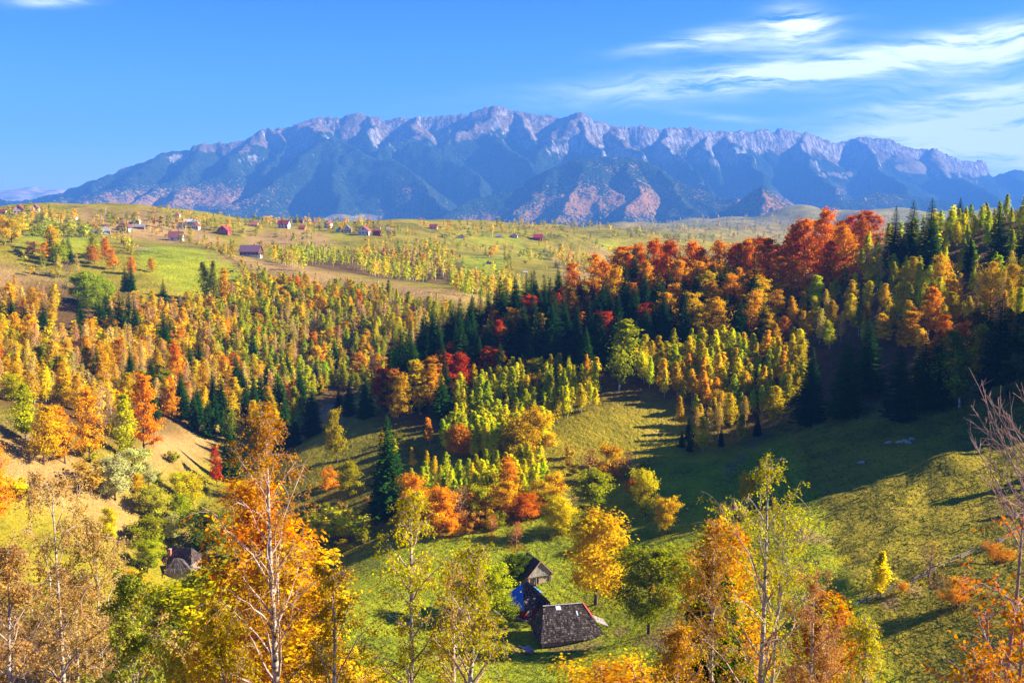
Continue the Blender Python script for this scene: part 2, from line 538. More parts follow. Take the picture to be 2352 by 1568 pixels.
SPURS = [  # (points, cliff, fall)
 ([(722,276,9300),(760,312,8700),(775,320,8400),(788,341,8200),(786,380,7900),(782,413,7650),(772,450,7350),(760,490,7000)], 0, .62),
 ([(775,320,8400),(824,344,8150),(860,360,8000),(899,377,7850),(938,404,7650),(973,431,7450),(1018,467,7100),(1060,500,6900)], 0, .66),
 ([(775,320,8400),(735,342,8200),(704,356,8050),(665,393,7800),(600,430,7500),(540,462,7200),(490,492,6900)], 0, .66),
 ([(960,271,9500),(950,292,9000),(947,305,8800),(973,323,8600),(1003,344,8450),(1048,371,8250),(1087,395,8050),(1098,413,7900),(1096,449,7600),(1080,485,7200)], 0, .70),
 ([(947,305,8800),(910,322,8650),(872,343,8450),(866,370,8250)], 0, .75),
 ([(1129,249,9400),(1112,285,9100),(1102,299,8950),(1090,301,8850),(1063,306,8750),(1035,322,8650),(1009,341,8550)], 0, .75),
 ([(1102,299,8950),(1140,318,8700),(1153,345,8450),(1201,362,8250),(1240,389,8000),(1250,420,7700)], 60, .7),
 ([(1180,254,9500),(1205,300,9000),(1215,330,8700)], 30, .7),
 ([(1335,263,9200),(1300,282,9000),(1270,305,8850),(1228,345,8500)], 0, .85),
 ([(1335,263,9200),(1340,290,8950),(1345,320,8750),(1365,345,8400)], 110, .8),
 ([(1405,287,9400),(1420,320,9000),(1470,352,8500)], 90, .8),
 ([(1510,297,9600),(1520,330,9200),(1560,360,8700),(1600,400,8200)], 80, .75),
 ([(1640,304,9900),(1620,340,9400),(1640,380,8900)], 110, .7),
 ([(1690,300,10000),(1700,350,9400),(1740,400,8600)], 100, .7),
 ([(1850,305,10400),(1840,350,9900),(1870,390,9200),(1900,430,8500)], 110, .55),
 ([(1990,315,11000),(2010,360,10400),(2040,400,9600),(2080,440,8600)], 110, .5),
 ([(2130,343,11500),(2150,390,10800),(2230,430,9800),(2300,455,8800)], 60, .45),
 ([(2320,365,12900),(2330,400,12000),(2400,440,10500)], 0, .4),
 ([(1010,500,6650),(1096,456,6900),(1183,425,7000),(1261,386,7100),(1333,361,7150),(1408,360,7150),(1456,361,7150),(1526,380,7100),(1591,415,7000),(1660,452,6900),(1720,480,6800)], 0, .60),
 ([(1333,361,7150),(1326,400,6900),(1320,430,6750),(1290,480,6450),(1270,505,6300)], 0, .7),
 ([(1456,361,7150),(1458,410,6850),(1450,450,6600),(1430,500,6300)], 0, .7),
 ([(1526,380,7100),(1560,430,6800),(1580,480,6400)], 0, .7),
 ([(1261,386,7100),(1220,440,6800),(1180,490,6500)], 0, .7),
 ([(1630,485,6200),(1690,452,6250),(1756,427,6300),(1800,448,6250),(1841,480,6200)], 0, .62),
 ([(1756,427,6300),(1760,465,6050),(1750,500,5800)], 0, .7),
 ([(600,305,9100),(560,352,8500),(500,392,8100),(440,425,7700),(390,470,7200)], 0, .6),
 ([(480,331,8950),(430,380,8300),(360,425,7800),(300,470,7300)], 0, .55),
 ([(380,350,8800),(310,400,8200),(230,445,7600),(180,475,7200)], 0, .5),
 ([(632,294,9200),(650,330,8800),(640,365,8400),(600,395,8100)], 40, .65),
 ([(260,402,8600),(190,445,8000),(120,470,7500)], 0, .5),
 ([(828,262,9400),(835,300,9000),(850,330,8700)], 40, .75),
 ([(-60,446,8000),(5,455,8000),(40,475,7900)], 20, .6),
 ([(1880,470,7300),(1990,440,7600),(2100,452,7800),(2200,470,7800)], 0, .4),
]
MNA, MNR = 780, 262
ma = np.linspace(radians(-35), radians(35), MNA); mr = 5300 * (13600 / 5300) ** np.linspace(0, 1, MNR)
MA, MR = np.meshgrid(ma, mr)
MX, MY = MR * np.sin(MA), MR * np.cos(MA)
wx = MX + fbm(MX / 420, MY / 420, 4, 71) * 150; wy = MY + fbm(MX / 420, MY / 420, 4, 77) * 150
MZ = np.full(MX.shape, -140.0)
for k, (pts, cliff, fall) in enumerate([(SKYL, 45, .70)] + SPURS):
    W = np.array([at(*p) - (0, 0, CAMZ) for p in pts])
    best = np.full(MX.shape, -1e9)
    s0 = 0.0
    wob = 1.0 if k else .55
    X_ = MX + (wx - MX) * wob; Y_ = MY + (wy - MY) * wob
    for a, b in zip(W[:-1], W[1:]):
        ab = b[:2] - a[:2]; L = np.hypot(*ab)
        mid = (a + b) / 2
        sel = np.nonzero((X_ - mid[0]) ** 2 + (Y_ - mid[1]) ** 2 < (L / 2 + 1500) ** 2)
        xs, ys = X_[sel], Y_[sel]
        t = np.clip(((xs - a[0]) * ab[0] + (ys - a[1]) * ab[1]) / (L * L), 0, 1)
        d = np.hypot(xs - a[0] - t * ab[0], ys - a[1] - t * ab[1])
        zz = a[2] + (b[2] - a[2]) * t
        ok = zz - fall * .55 * d + 30 > MZ[sel]
        sel = (sel[0][ok], sel[1][ok]); d = d[ok]; zz = zz[ok]; t = t[ok]
        s = s0 + t * L
        sw_ = s + 130 * (vnoise(s / 400, d / 700, 87) - .5) + 60 * (vnoise(s / 150, d / 250, 88) - .5)
        gl = (.35 + 1.3 * vnoise(s / 620, s * 0 + k, 89)) * np.abs(vnoise(sw_ / 230.0, d / 2500.0 + k * 7, 81) * 2 - 1) + .5 * np.abs(vnoise(sw_ / 95.0, d / 1500.0 + k * 5, 83) * 2 - 1) + .28 * np.abs(vnoise(sw_ / 42.0, d / 900.0 + k * 3, 84) * 2 - 1)
        if k == 0:
            zz = zz + fbm(s / 75, s * 0 + 4, 4, 86) * 22 * (a[0] / a[1] * FPX + PW / 2 > 430)
        cl = cliff * (.3 + 1.4 * vnoise(s / 330, s * 0 + 3.3 + k, 85))
        if k == 0:
            cl = cl * (2.2 if a[0] / a[1] * FPX + PW / 2 > 1270 else .8)
        drop = fall * d - 45 * sstep(0, 900, d) + cl * sstep(15, 110, d) + gl * 115 * sstep(20, 420, d)
        drop = np.where(d > 900, fall * 900 + (d - 900) * fall * .55 + (drop - fall * d), drop)
        best[sel] = np.maximum(best[sel], zz - drop)
        s0 += L
    MZ = np.maximum(MZ, best)
hgt = np.clip((MZ + 120) / 900, 0, 1)
MZ = MZ + (fbm(MX / 120, MY / 120, 4, 91) * 20 + np.abs(fbm(MX / 48, MY / 90, 3, 93)) * 34 * hgt ** 1.5) * sstep(-130, 60, MZ) * (1 - .5 * (np.abs(MA) > 1))
# keep the mountains' foot under the ground sheet's end
MZ = MZ - (1 - sstep(5300, 5700, MR)) * 200
MU, MV = proj(np.stack((MX.ravel(), MY.ravel(), MZ.ravel() + CAMZ), 1))
MU, MV = MU.reshape(MX.shape), MV.reshape(MX.shape)
dzr = np.gradient(MZ, axis=0) / np.gradient(MR, axis=0); dza = np.gradient(MZ, axis=1) / (np.gradient(MA, axis=1) * MR)
slope = np.hypot(dzr, dza)
skyv = np.interp(MU, [p[0] for p in SKYL], [p[1] for p in SKYL])
below = MV - skyv                                      # how far under the crest line a place stands
nz = fbm(MX / 300, MY / 300, 4, 97)
tree_line = 1.0 * np.interp(MU, [0, 380, 450, 600, 700, 1000, 1130, 1300, 1500, 1800, 1950, 2100, 2250, 2400], [-20, -10, 12, 18, 46, 54, 62, 50, 48, 46, 38, 50, 26, 10])
zcrest = np.interp(MU, [p[0] for p in SKYL], [(at(*p)[2] - CAMZ) for p in SKYL])
under_m = zcrest - MZ
limit = tree_line * 4.15
bare = 1 - sstep(limit - 60, limit + 60, under_m + nz * 190 + fbm(MX / 90, MY / 90, 3, 99) * 60)
foot = (MR < 7400) & (MU > 980) & (MU < 1900)
bare = np.where(foot, 0, bare)
rock = np.clip(sstep(.95, 1.7, slope + nz * .35) * (1 - sstep(130, 300, np.clip(under_m - limit * .6, 0, 900) + nz * 90)) , 0, 1)
rock = np.where(foot, rock * .1, rock)
rock = rock * sstep(330, 430, MU)
low = sstep(60, 130, MV - 340)
aut = np.zeros(MX.shape)
for (u, v, ru, rv, g) in ((330,470,170,40,.9),(480,455,140,35,.8),(230,475,150,25,.7),(610,440,60,25,.35),(950,450,70,40,.45),(940,505,70,25,.9),(1120,505,60,20,.9),(1330,470,110,50,1.0),(1460,462,100,52,1.0),
                     (1230,490,60,30,.8),(1420,385,60,20,.5),(1600,440,60,40,.4),(1750,470,95,32,.85),(1840,480,60,30,.8),(1900,440,70,25,.45),(2000,455,80,25,.4),(1210,435,40,18,.5),(870,440,40,20,.3),(660,470,60,20,.3)):
    aut = np.maximum(aut, g * np.exp(-((MU - u) / ru) ** 2 - ((MV - v) / rv) ** 2))
past = np.zeros(MX.shape)
for (u, v, ru, rv, g) in ((770,505,55,14,1.3),(2120,385,70,16,1.2),(1930,402,75,7,1.1),(2190,380,40,18,1),(840,500,40,12,.8),(700,490,70,10,.5),(1800,500,120,20,.7),(1950,500,120,25,.7)):
    past = np.maximum(past, g * np.exp(-(((MU - u) / ru) ** 2 + ((MV - v) / rv) ** 2) ** 2))


def mountain_material():
    m, n, l, out = new_mat('mountain_side')
    bs = N(n, 'ShaderNodeBsdfPrincipled')
    bs.inputs['Roughness'].default_value = 1
    bs.inputs['Specular IOR Level'].default_value = 0
    l.new(bs.outputs[0], out.inputs[0])
    geo = N(n, 'ShaderNodeNewGeometry')

    def noise(scale, detail=4, rough=.6, sx=1):
        mp = N(n, 'ShaderNodeMapping')
        mp.inputs['Scale'].default_value = (scale, scale, scale * sx)
        l.new(geo.outputs['Position'], mp.inputs['Vector'])
        t = N(n, 'ShaderNodeTexNoise')
        t.inputs['Scale'].default_value = 1
        t.inputs['Detail'].default_value = detail
        t.inputs['Roughness'].default_value = rough
        l.new(mp.outputs[0], t.inputs['Vector'])
        return t.outputs[0]
    att = lambda name: N(n, 'ShaderNodeAttribute', attribute_name=name).outputs['Fac']
    M = lambda op, a, b=None, c=None, clamp=False: math_node(n, l, op, a, b, c, clamp)
    f1, f2, f3 = noise(.055, 3, .75), noise(.012, 4), noise(.03, 5, .75, .22)
    fo = ramp(n, [(.38, (.008, .018, .008)), (.55, (.024, .046, .016)), (.72, (.06, .085, .024))])
    l.new(f1, fo.inputs[0])
    au = ramp(n, [(.3, (.09, .045, .012)), (.5, (.31, .15, .03)), (.7, (.42, .26, .05))])
    l.new(f1, au.inputs[0])
    am = M('SUBTRACT', M('ADD', M('MULTIPLY', att('autumn'), .82), M('MULTIPLY_ADD', f1, 2.2, M('MULTIPLY', f2, 1.3))), 2.15)
    am = M('MULTIPLY', am, 3.5, clamp=True)
    c = mixc(n, l, am, fo.outputs[0], au.outputs[0])
    pa = ramp(n, [(.3, (.16, .13, .06)), (.6, (.26, .21, .10))])
    l.new(f2, pa.inputs[0])
    pm = M('MULTIPLY', M('SUBTRACT', M('MULTIPLY_ADD', f1, .5, att('pasture')), .75), 6.0, clamp=True)
    c = mixc(n, l, pm, c, pa.outputs[0])
    ba = ramp(n, [(.36, (.06, .045, .026)), (.47, (.15, .11, .06)), (.64, (.25, .185, .11))])
    l.new(f3, ba.inputs[0])
    bm = M('MULTIPLY_ADD', M('ADD', att('bare'), M('MULTIPLY_ADD', f1, .8, -.4)), 3.0, -1.0, clamp=True)
    c = mixc(n, l, bm, c, ba.outputs[0])
    ro = ramp(n, [(.38, (.06, .055, .05)), (.5, (.20, .18, .155)), (.64, (.46, .42, .36))])
    l.new(f3, ro.inputs[0])
    rm = M('MULTIPLY_ADD', M('ADD', att('rock'), M('MULTIPLY_ADD', f3, 2.2, -1.05)), 3.0, -1.0, clamp=True)
    c = mixc(n, l, rm, c, ro.outputs[0])
    l.new(c, bs.inputs['Base Color'])
    bp = N(n, 'ShaderNodeBump')
    bp.inputs['Strength'].default_value = 1
    bp.inputs['Distance'].default_value = 14
    l.new(M('MULTIPLY_ADD', noise(.05, 3, .7), 1.0, f3), bp.inputs['Height'])
    l.new(bp.outputs[0], bs.inputs['Normal'])
    return m


mme = raw_mesh('mountains', np.stack((MX, MY, MZ + CAMZ), -1).reshape(-1, 3), [grid_faces(MNR, MNA)[:, ::-1]], [mountain_material()],
               attrs={k: ('POINT', 'FLOAT', np.clip(v, 0, 1.3).ravel()) for k, v in (('bare', bare), ('rock', rock), ('autumn', aut), ('pasture', past))}, smooth=True)
link('mountains', mme, kind='structure')
# one far pale range in the gap at the left
fx = np.linspace(-7600, -4300, 90)
prof = np.interp(fx, [-7600, -6900, -6350, -6050, -5700, -5200, -4300], [150, 210, 300, 330, 290, 150, 40]) + fbm(fx / 160, fx * 0 + 2, 4, 101) * 26
rows = []
for j, (yy, s) in enumerate(((11600, -.6), (12000, .35), (12400, .75), (12800, 1.0), (13300, .6))):
    rows.append(np.stack((fx, np.full_like(fx, yy), CAMZ + prof * s + fbm(fx / 300, fx * 0 + j, 3, 103) * 40 * (s < 1)), 1))
m_far, n_, l_, o_ = new_mat('far_range')
b_ = N(n_, 'ShaderNodeBsdfPrincipled'); b_.inputs['Roughness'].default_value = 1
t_ = N(n_, 'ShaderNodeTexNoise'); t_.inputs['Scale'].default_value = 14
r_ = ramp(n_, [(.35, (.12, .16, .12)), (.6, (.45, .36, .28))])
l_.new(t_.outputs[0], r_.inputs[0]); l_.new(r_.outputs[0], b_.inputs['Base Color']); l_.new(b_.outputs[0], o_.inputs[0])
link('distant_mountains', raw_mesh('distant_mountains', np.concatenate(rows), [grid_faces(5, 90)], [m_far], smooth=True), kind='structure')

# ------------------------------------------------------------------ the air
HAZE_DENSITY = 9.2e-5
hx, hy0, hy1, hz0, hz1 = 9500, -900, 14200, -330, 1500
hv = np.array([(x, y, z) for z in (hz0, hz1) for y in (hy0, hy1) for x in (-hx, hx)], float)
hf = np.array([(0, 2, 3, 1), (4, 5, 7, 6), (0, 1, 5, 4), (2, 6, 7, 3), (0, 4, 6, 2), (1, 3, 7, 5)])
m_h = bpy.data.materials.new('haze'); m_h.use_nodes = True
hn, hl = m_h.node_tree.nodes, m_h.node_tree.links
hn.clear()
ho = hn.new('ShaderNodeOutputMaterial'); hp = hn.new('ShaderNodeVolumePrincipled')
hp.inputs['Density'].default_value = HAZE_DENSITY
hp.inputs['Color'].default_value = (.11, .37, 1.0, 1)
hp.inputs['Anisotropy'].default_value = 0.0
for s in ('Density Attribute', 'Color Attribute', 'Temperature Attribute'):
    if s in hp.inputs:
        hp.inputs[s].default_value = ''
hl.new(hp.outputs[0], ho.inputs['Volume'])
m_h.cycles.homogeneous_volume = True
link('haze', raw_mesh('haze', hv, [hf], [m_h]), kind='stuff', label='pale blue haze in the air of the valley', category='haze')
# ------------------------------------------------------------------ tree materials
def leaf_material(name, source):
    """source: 'OBJECT' takes the tree's own colour, 'ATTR' a colour stored on the faces"""
    m, n, l, out = new_mat(name)
    M = lambda op, a, b=None, c=None, clamp=False: math_node(n, l, op, a, b, c, clamp)
    var = N(n, 'ShaderNodeAttribute', attribute_name='var').outputs['Fac']
    if source == 'OBJECT':
        oi = N(n, 'ShaderNodeObjectInfo')
        base = oi.outputs['Color']
        al = oi.outputs['Alpha']
        # leaves low in the crown and in some sprays still green (alpha says how many)
        turn = N(n, 'ShaderNodeAttribute', attribute_name='turn').outputs['Fac']
        green = mixc(n, l, .72, base, (.11, .16, .012))
        fac = M('MULTIPLY', M('SUBTRACT', al, turn), 4.0, clamp=True)
        base = mixc(n, l, fac, base, green)
    else:
        base = N(n, 'ShaderNodeAttribute', attribute_name='tint').outputs['Color']
    hs = N(n, 'ShaderNodeHueSaturation')
    l.new(M('MULTIPLY_ADD', var, .055, .482), hs.inputs['Hue'])
    l.new(M('MULTIPLY_ADD', var, .75, .80), hs.inputs['Value'])
    hs.inputs['Saturation'].default_value = 1.15
    l.new(base, hs.inputs['Color'])
    d = N(n, 'ShaderNodeBsdfDiffuse'); t = N(n, 'ShaderNodeBsdfTranslucent')
    l.new(hs.outputs[0], d.inputs[0]); l.new(hs.outputs[0], t.inputs[0])
    mx = N(n, 'ShaderNodeMixShader'); mx.inputs[0].default_value = .42
    l.new(d.outputs[0], mx.inputs[1]); l.new(t.outputs[0], mx.inputs[2])
    l.new(mx.outputs[0], out.inputs[0])
    return m


def bark_material(name, stops, scale=3.0, zs=.25):
    m, n, l, out = new_mat(name)
    bs = N(n, 'ShaderNodeBsdfPrincipled'); bs.inputs['Roughness'].default_value = .85
    bs.inputs['Specular IOR Level'].default_value = .15
    tc = N(n, 'ShaderNodeTexCoord'); mp = N(n, 'ShaderNodeMapping')
    mp.inputs['Scale'].default_value = (scale, scale, scale * zs)
    l.new(tc.outputs['Object'], mp.inputs['Vector'])
    t = N(n, 'ShaderNodeTexNoise'); t.inputs['Scale'].default_value = 1; t.inputs['Detail'].default_value = 5
    l.new(mp.outputs[0], t.inputs['Vector'])
    r = ramp(n, stops); l.new(t.outputs[0], r.inputs[0])
    l.new(r.outputs[0], bs.inputs['Base Color']); l.new(bs.outputs[0], out.inputs[0])
    return m


LEAF = leaf_material('leaf', 'OBJECT')
LEAF_S = leaf_material('leaf_wood', 'ATTR')
BARK_B = bark_material('birch_bark', [(.36, (.09, .065, .05)), (.47, (.40, .33, .27)), (.7, (.60, .53, .45))], 3, 2.5)
BARK_D = bark_material('dark_bark', [(.3, (.045, .032, .022)), (.6, (.12, .085, .06)), (.8, (.2, .15, .11))], 6, .2)
BARK_T = bark_material('twig_bark', [(.3, (.20, .11, .085)), (.6, (.40, .25, .20)), (.8, (.52, .36, .30))], 6, .5)


# ------------------------------------------------------------------ tree geometry
def tubes(P, R, sides):
    """P (k,n,3) polylines, R (k,n) radii -> verts, quads"""
    P = np.asarray(P, float); R = np.asarray(R, float)
    k, n, _ = P.shape
    T = np.empty_like(P)
    T[:, 1:-1] = P[:, 2:] - P[:, :-2]; T[:, 0] = P[:, 1] - P[:, 0]; T[:, -1] = P[:, -1] - P[:, -2]
    T /= np.linalg.norm(T, axis=-1, keepdims=True) + 1e-9
    ref = np.where(np.abs(T[:, :1, 2:3]) > .8, np.array([1., .1, 0]), np.array([0.05, .1, 1.]))
    A = np.cross(T, ref); A /= np.linalg.norm(A, axis=-1, keepdims=True) + 1e-9
    B = np.cross(T, A)
    th = np.arange(sides) * 2 * pi / sides
    ring = A[:, :, None] * np.cos(th)[:, None] + B[:, :, None] * np.sin(th)[:, None]
    V = (P[:, :, None] + ring * R[:, :, None, None]).reshape(-1, 3)
    idx = np.arange(k * n * sides).reshape(k, n, sides)
    nx = np.roll(idx, -1, 2)
    Q = np.stack((idx[:, :-1], nx[:, :-1], nx[:, 1:], idx[:, 1:]), -1).reshape(-1, 4)
    return V, Q


def leaves(C, size, g, up=.35, aspect=.62, hang=0.0, size_var=.35, mid=None):
    """one diamond-shaped leaf or spray of leaves at each centre"""
    n = len(C)
    nor = g.normal(size=(n, 3)); nor[:, 2] = np.abs(nor[:, 2]) + up
    if mid is not None:                       # blades mostly face out of the crown
        out = C - mid
        nor = nor * .62 + out / (np.linalg.norm(out, axis=1, keepdims=True) + 1e-6)
    nor /= np.linalg.norm(nor, axis=1, keepdims=True)
    a = g.normal(size=(n, 3)); a[:, 2] -= hang
    a -= nor * (a * nor).sum(1, keepdims=True); a /= np.linalg.norm(a, axis=1, keepdims=True) + 1e-9
    b = np.cross(nor, a)
    s = size * (1 + size_var * g.uniform(-1, 1, n))[:, None]
    a, b = a * s, b * s * aspect
    bow = nor * s * .18
    V = np.stack((C - a, C + b * .95 + bow - a * .1, C + a, C - b * .95 + bow - a * .1), 1).reshape(-1, 3)
    return V, np.arange(n * 4).reshape(n, 4)


def merge(parts):
    V, F, o = [], [], 0
    for v, f in parts:
        V.append(v); F.append(f + o); o += len(v)
    return np.concatenate(V), np.concatenate(F)


PROF = {
    'birch': lambda t: np.sin(pi * np.clip(t, 0, 1) ** .62) ** .8 * .98 + .06,
    'flame': lambda t: np.clip(np.sin(pi * np.clip(t * .93 + .06, 0, 1) ** .5) ** .75 * np.clip(1.02 - t, 0, 1) ** .3, .04, 1),
    'dome': lambda t: np.clip((1 - (t * 1.02 - .22) ** 2 / .66), .05, 1) ** .6,
    'round': lambda t: np.clip(np.sin(pi * (t * .84 + .12)), .05, 1) ** .55,
    'cone': lambda t: np.clip(1 - t, .04, 1) ** .85,
    'bush': lambda t: np.clip(1 - t * t * .75, .1, 1),
}


def deciduous(seed, H, base, width, prof, limbs, subs, nleaf, lsize, el0, el1, droop, trunk_r, clump=.5, stems=1, spread=.0, hang=0.0, flat=1.0, top=.97, lo=.25):
    """returns trunk mesh arrays and crown arrays; total height H, crown from base*H up"""
    g = np.random.default_rng(seed)
    f = PROF[prof]
    wood, pts = [], []
    for st in range(stems):
        n = 9
        t = np.linspace(0, 1, n)
        ang = g.uniform(0, 2 * pi)
        lean = spread * H * (g.uniform(.5, 1) if stems > 1 else .25)
        hh = H * top * (1 if st == 0 else g.uniform(.72, .95))
        tr = np.stack((np.cos(ang) * lean * t ** 1.3 + np.cumsum(g.normal(0, .008 * H, n)) * t, np.sin(ang) * lean * t ** 1.3 + np.cumsum(g.normal(0, .008 * H, n)) * t, t * hh), 1)
        r0 = trunk_r / (stems ** .4)
        rad = r0 * (1 - t) ** .9 * np.where(t < .05, 1.35, 1) + .018
        tr[0, 2] = -.35
        wood.append(tubes(tr[None], rad[None], 6))
        nl = max(4, limbs // stems)
        ts = base + (1 - base) * (np.arange(nl) + g.uniform(0, .9, nl)) / nl * .98
        ts = np.clip(ts * H / hh, 0, .985)
        az = np.arange(nl) * 2.399 + g.uniform(0, .7, nl) + ang
        tc = (ts * hh / H - base) / (1 - base)
        L = width * f(tc) * g.uniform(.68, 1.08, nl)
        elv = el0 + (el1 - el0) * tc + g.normal(0, .12, nl)
        S = np.stack([np.interp(ts, t, tr[:, i]) for i in range(3)], 1)
        D = np.stack((np.cos(az) * np.cos(elv), np.sin(az) * np.cos(elv), np.sin(elv)), 1)
        s = np.linspace(0, 1, 5)
        LP = S[:, None] + D[:, None] * (L[:, None] * s)[:, :, None]
        LP[:, :, 2] -= droop * L[:, None] * s ** 2
        LP += g.normal(0, .03, LP.shape) * L[:, None, None] * s[None, :, None]
        rl = np.interp(ts, t, rad)
        LR = (rl * .55)[:, None] * (1 - s * .85) + .008
        wood.append(tubes(LP, LR, 4))
        # side branches
        k = nl * subs
        li = np.repeat(np.arange(nl), subs)
        ss = g.uniform(lo, .98, k)
        Bp = np.stack([np.array([np.interp(ss[j], s, LP[li[j], :, c]) for j in range(k)]) for c in range(3)], 1)
        d2 = D[li] + g.normal(0, .75, (k, 3)) * np.array([1, 1, .8 * flat])
        d2 /= np.linalg.norm(d2, axis=1, keepdims=True)
        l2 = L[li] * g.uniform(.22, .5, k)
        s3 = np.linspace(0, 1, 3)
        SP = Bp[:, None] + d2[:, None] * (l2[:, None] * s3)[:, :, None]
        SP[:, :, 2] -= (droop + hang * .5) * l2[:, None] * s3 ** 2
        SR = np.interp(ss, s, np.linspace(1, .15, 5))[:, None] * (rl[li] * .22)[:, None] * (1 - s3 * .8) + .006
        wood.append(tubes(SP, SR, 3))
        m = nleaf // stems
        j = g.integers(0, k, m)
        q = g.uniform(.1, 1.12, m)[:, None]
        c = SP[j, 0] * (1 - q) + SP[j, 2] * q
        sig = clump * (.35 + .65 * l2[j] / l2.mean())
        c = c + g.normal(size=(m, 3)) * sig[:, None] * np.array([1, 1, .75 * flat])
        c[:, 2] -= hang * g.exponential(.5, m) * sig
        cvar = g.uniform(0, 1, k)
        pts.append((c, cvar[j]))
    C = np.concatenate([p[0] for p in pts]); cv = np.concatenate([p[1] for p in pts])
    V, Q = leaves(C, lsize, g, hang=hang, mid=np.array((0, 0, H * .45)))
    var = np.clip(.5 * g.uniform(0, 1, len(C)) + .5 * cv, 0, 1)
    turn = np.clip(.68 * np.clip(C[:, 2] / H, 0, 1) + .42 * cv + .08 * g.normal(size=len(C)), 0, 1)
    return merge(wood), (V, Q, var, turn)


def spruce(seed, H, width, tiers, per, open_=0.0, lsz=1.0, fine=1.0):
    g = np.random.default_rng(seed)
    t = np.linspace(0, 1, 7)
    tr = np.stack((g.normal(0, .01 * H, 7) * t, g.normal(0, .01 * H, 7) * t, t * H), 1); tr[0, 2] = -.4
    wood = [tubes(tr[None], (.017 * H * (1 - t) + .03)[None], 6)]
    V, var, cen = [], [], []
    for i in range(tiers):
        tc = (i + .3) / tiers
        z = H * (.05 + .95 * tc ** .93)
        R = width * (1 - tc) ** .82 * g.uniform(.82, 1.1) + .10
        n = max(4, int(per * (1 - tc * .55)))
        az = np.arange(n) * 2 * pi / n + g.uniform(0, 6.28) + g.normal(0, .18, n)
        for a in az:
            r = R * g.uniform(.68, 1.1)
            if g.uniform() < open_:
                continue
            d = np.array((cos(a), sin(a), 0)); sd = np.array((-sin(a), cos(a), 0))
            dip = g.uniform(.18, .42) * (1 - tc * .9)
            up_ = .10 * r
            m = max(3, int(3 + r * 1.4 / lsz))
            for q in np.linspace(.12, 1, m):
                c = np.array((0, 0, z)) + d * r * q + np.array((0, 0, -dip * r * q * (1.5 - .6 * q) + up_ * q * q))
                w = (.22 + .30 * r * (1 - q * .66)) * g.uniform(.75, 1.25) * fine
                ln = r / m * 1.15
                hang = g.uniform(.35, .75) * (.45 + .55 * (1 - tc)) * (w + .2)
                tip = c + d * ln
                v = g.uniform()
                # two drooping sprays, left and right of the branch
                for sg in (-1, 1):
                    V.append((c - d * ln * .35, c + sd * sg * w * g.uniform(.8, 1.2) - np.array((0, 0, hang)) + d * ln * .35, tip - np.array((0, 0, .3 * hang)), c + np.array((0, 0, .05))))
                    var.append(v); cen.append(tc)
    V.append(((.0, -.12, H * .94), (.13, 0, H * .95), (0, 0, H * 1.03), (-.13, 0, H * .95))); var.append(.5); cen.append(1)
    V = np.array(V, float)
    n = len(V)
    return merge(wood), (V.reshape(-1, 3), np.arange(n * 4).reshape(n, 4), np.array(var), np.ones(n))


def bush(seed, H, width, nleaf, lsize, stems=7, bare=False):
    g = np.random.default_rng(seed)
    s = np.linspace(0, 1, 4)
    k = stems
    az = np.arange(k) * 2.4; el = g.uniform(.7, 1.45, k)
    L = H * g.uniform(.7, 1.0, k)
    D = np.stack((np.cos(az) * np.cos(el) * width / H * 1.6, np.sin(az) * np.cos(el) * width / H * 1.6, np.sin(el)), 1)
    P = D[:, None] * (L[:, None] * s)[:, :, None]
    P[:, 0, 2] = -.2
    wood = [tubes(P, (.012 * H + .01) * (1 - s * .8)[None].repeat(k, 0), 4)]
    j = g.integers(0, k, k * 5)
    q = g.uniform(.25, 1, k * 5)
    B = np.stack([np.array([np.interp(q[i], s, P[j[i], :, c]) for i in range(k * 5)]) for c in range(3)], 1)
    d = g.normal(size=(k * 5, 3)); d[:, 2] = np.abs(d[:, 2]) + .2; d /= np.linalg.norm(d, axis=1, keepdims=True)
    SP = B[:, None] + d[:, None] * (width * .38 * np.linspace(0, 1, 3))[None, :, None]
    wood.append(tubes(SP, np.array([[.018, .012, .005]]).repeat(k * 5, 0) * max(1, H / 3), 3))
    jj = g.integers(0, k * 5, nleaf)
    qq = g.uniform(.1, 1.1, nleaf)[:, None]
    C = SP[jj, 0] * (1 - qq) + SP[jj, 2] * qq + g.normal(size=(nleaf, 3)) * width * .11
    C[:, 2] = np.abs(C[:, 2])
    V, Q = leaves(C, lsize, g, mid=np.array((0, 0, H * .3)))
    cv = g.uniform(0, 1, k * 5)[jj]
    return merge(wood), (V, Q, .5 * cv + .5 * g.uniform(0, 1, nleaf), np.clip(.6 * C[:, 2] / H + .4 * cv, 0, 1))


PROTO = {}


def add_proto(kind, w, c, H, bark):
    """kind -> list of (trunk mesh, crown mesh, unit height, arrays)"""
    tm = raw_mesh(kind + '_trunk', w[0], [w[1]], [bark], smooth=True)
    V, Q, var, turn = c
    cm = raw_mesh(kind + '_crown', V, [Q], [LEAF], attrs={'var': ('FACE', 'FLOAT', var), 'turn': ('FACE', 'FLOAT', turn)})
    PROTO.setdefault(kind, []).append((tm, cm, H))


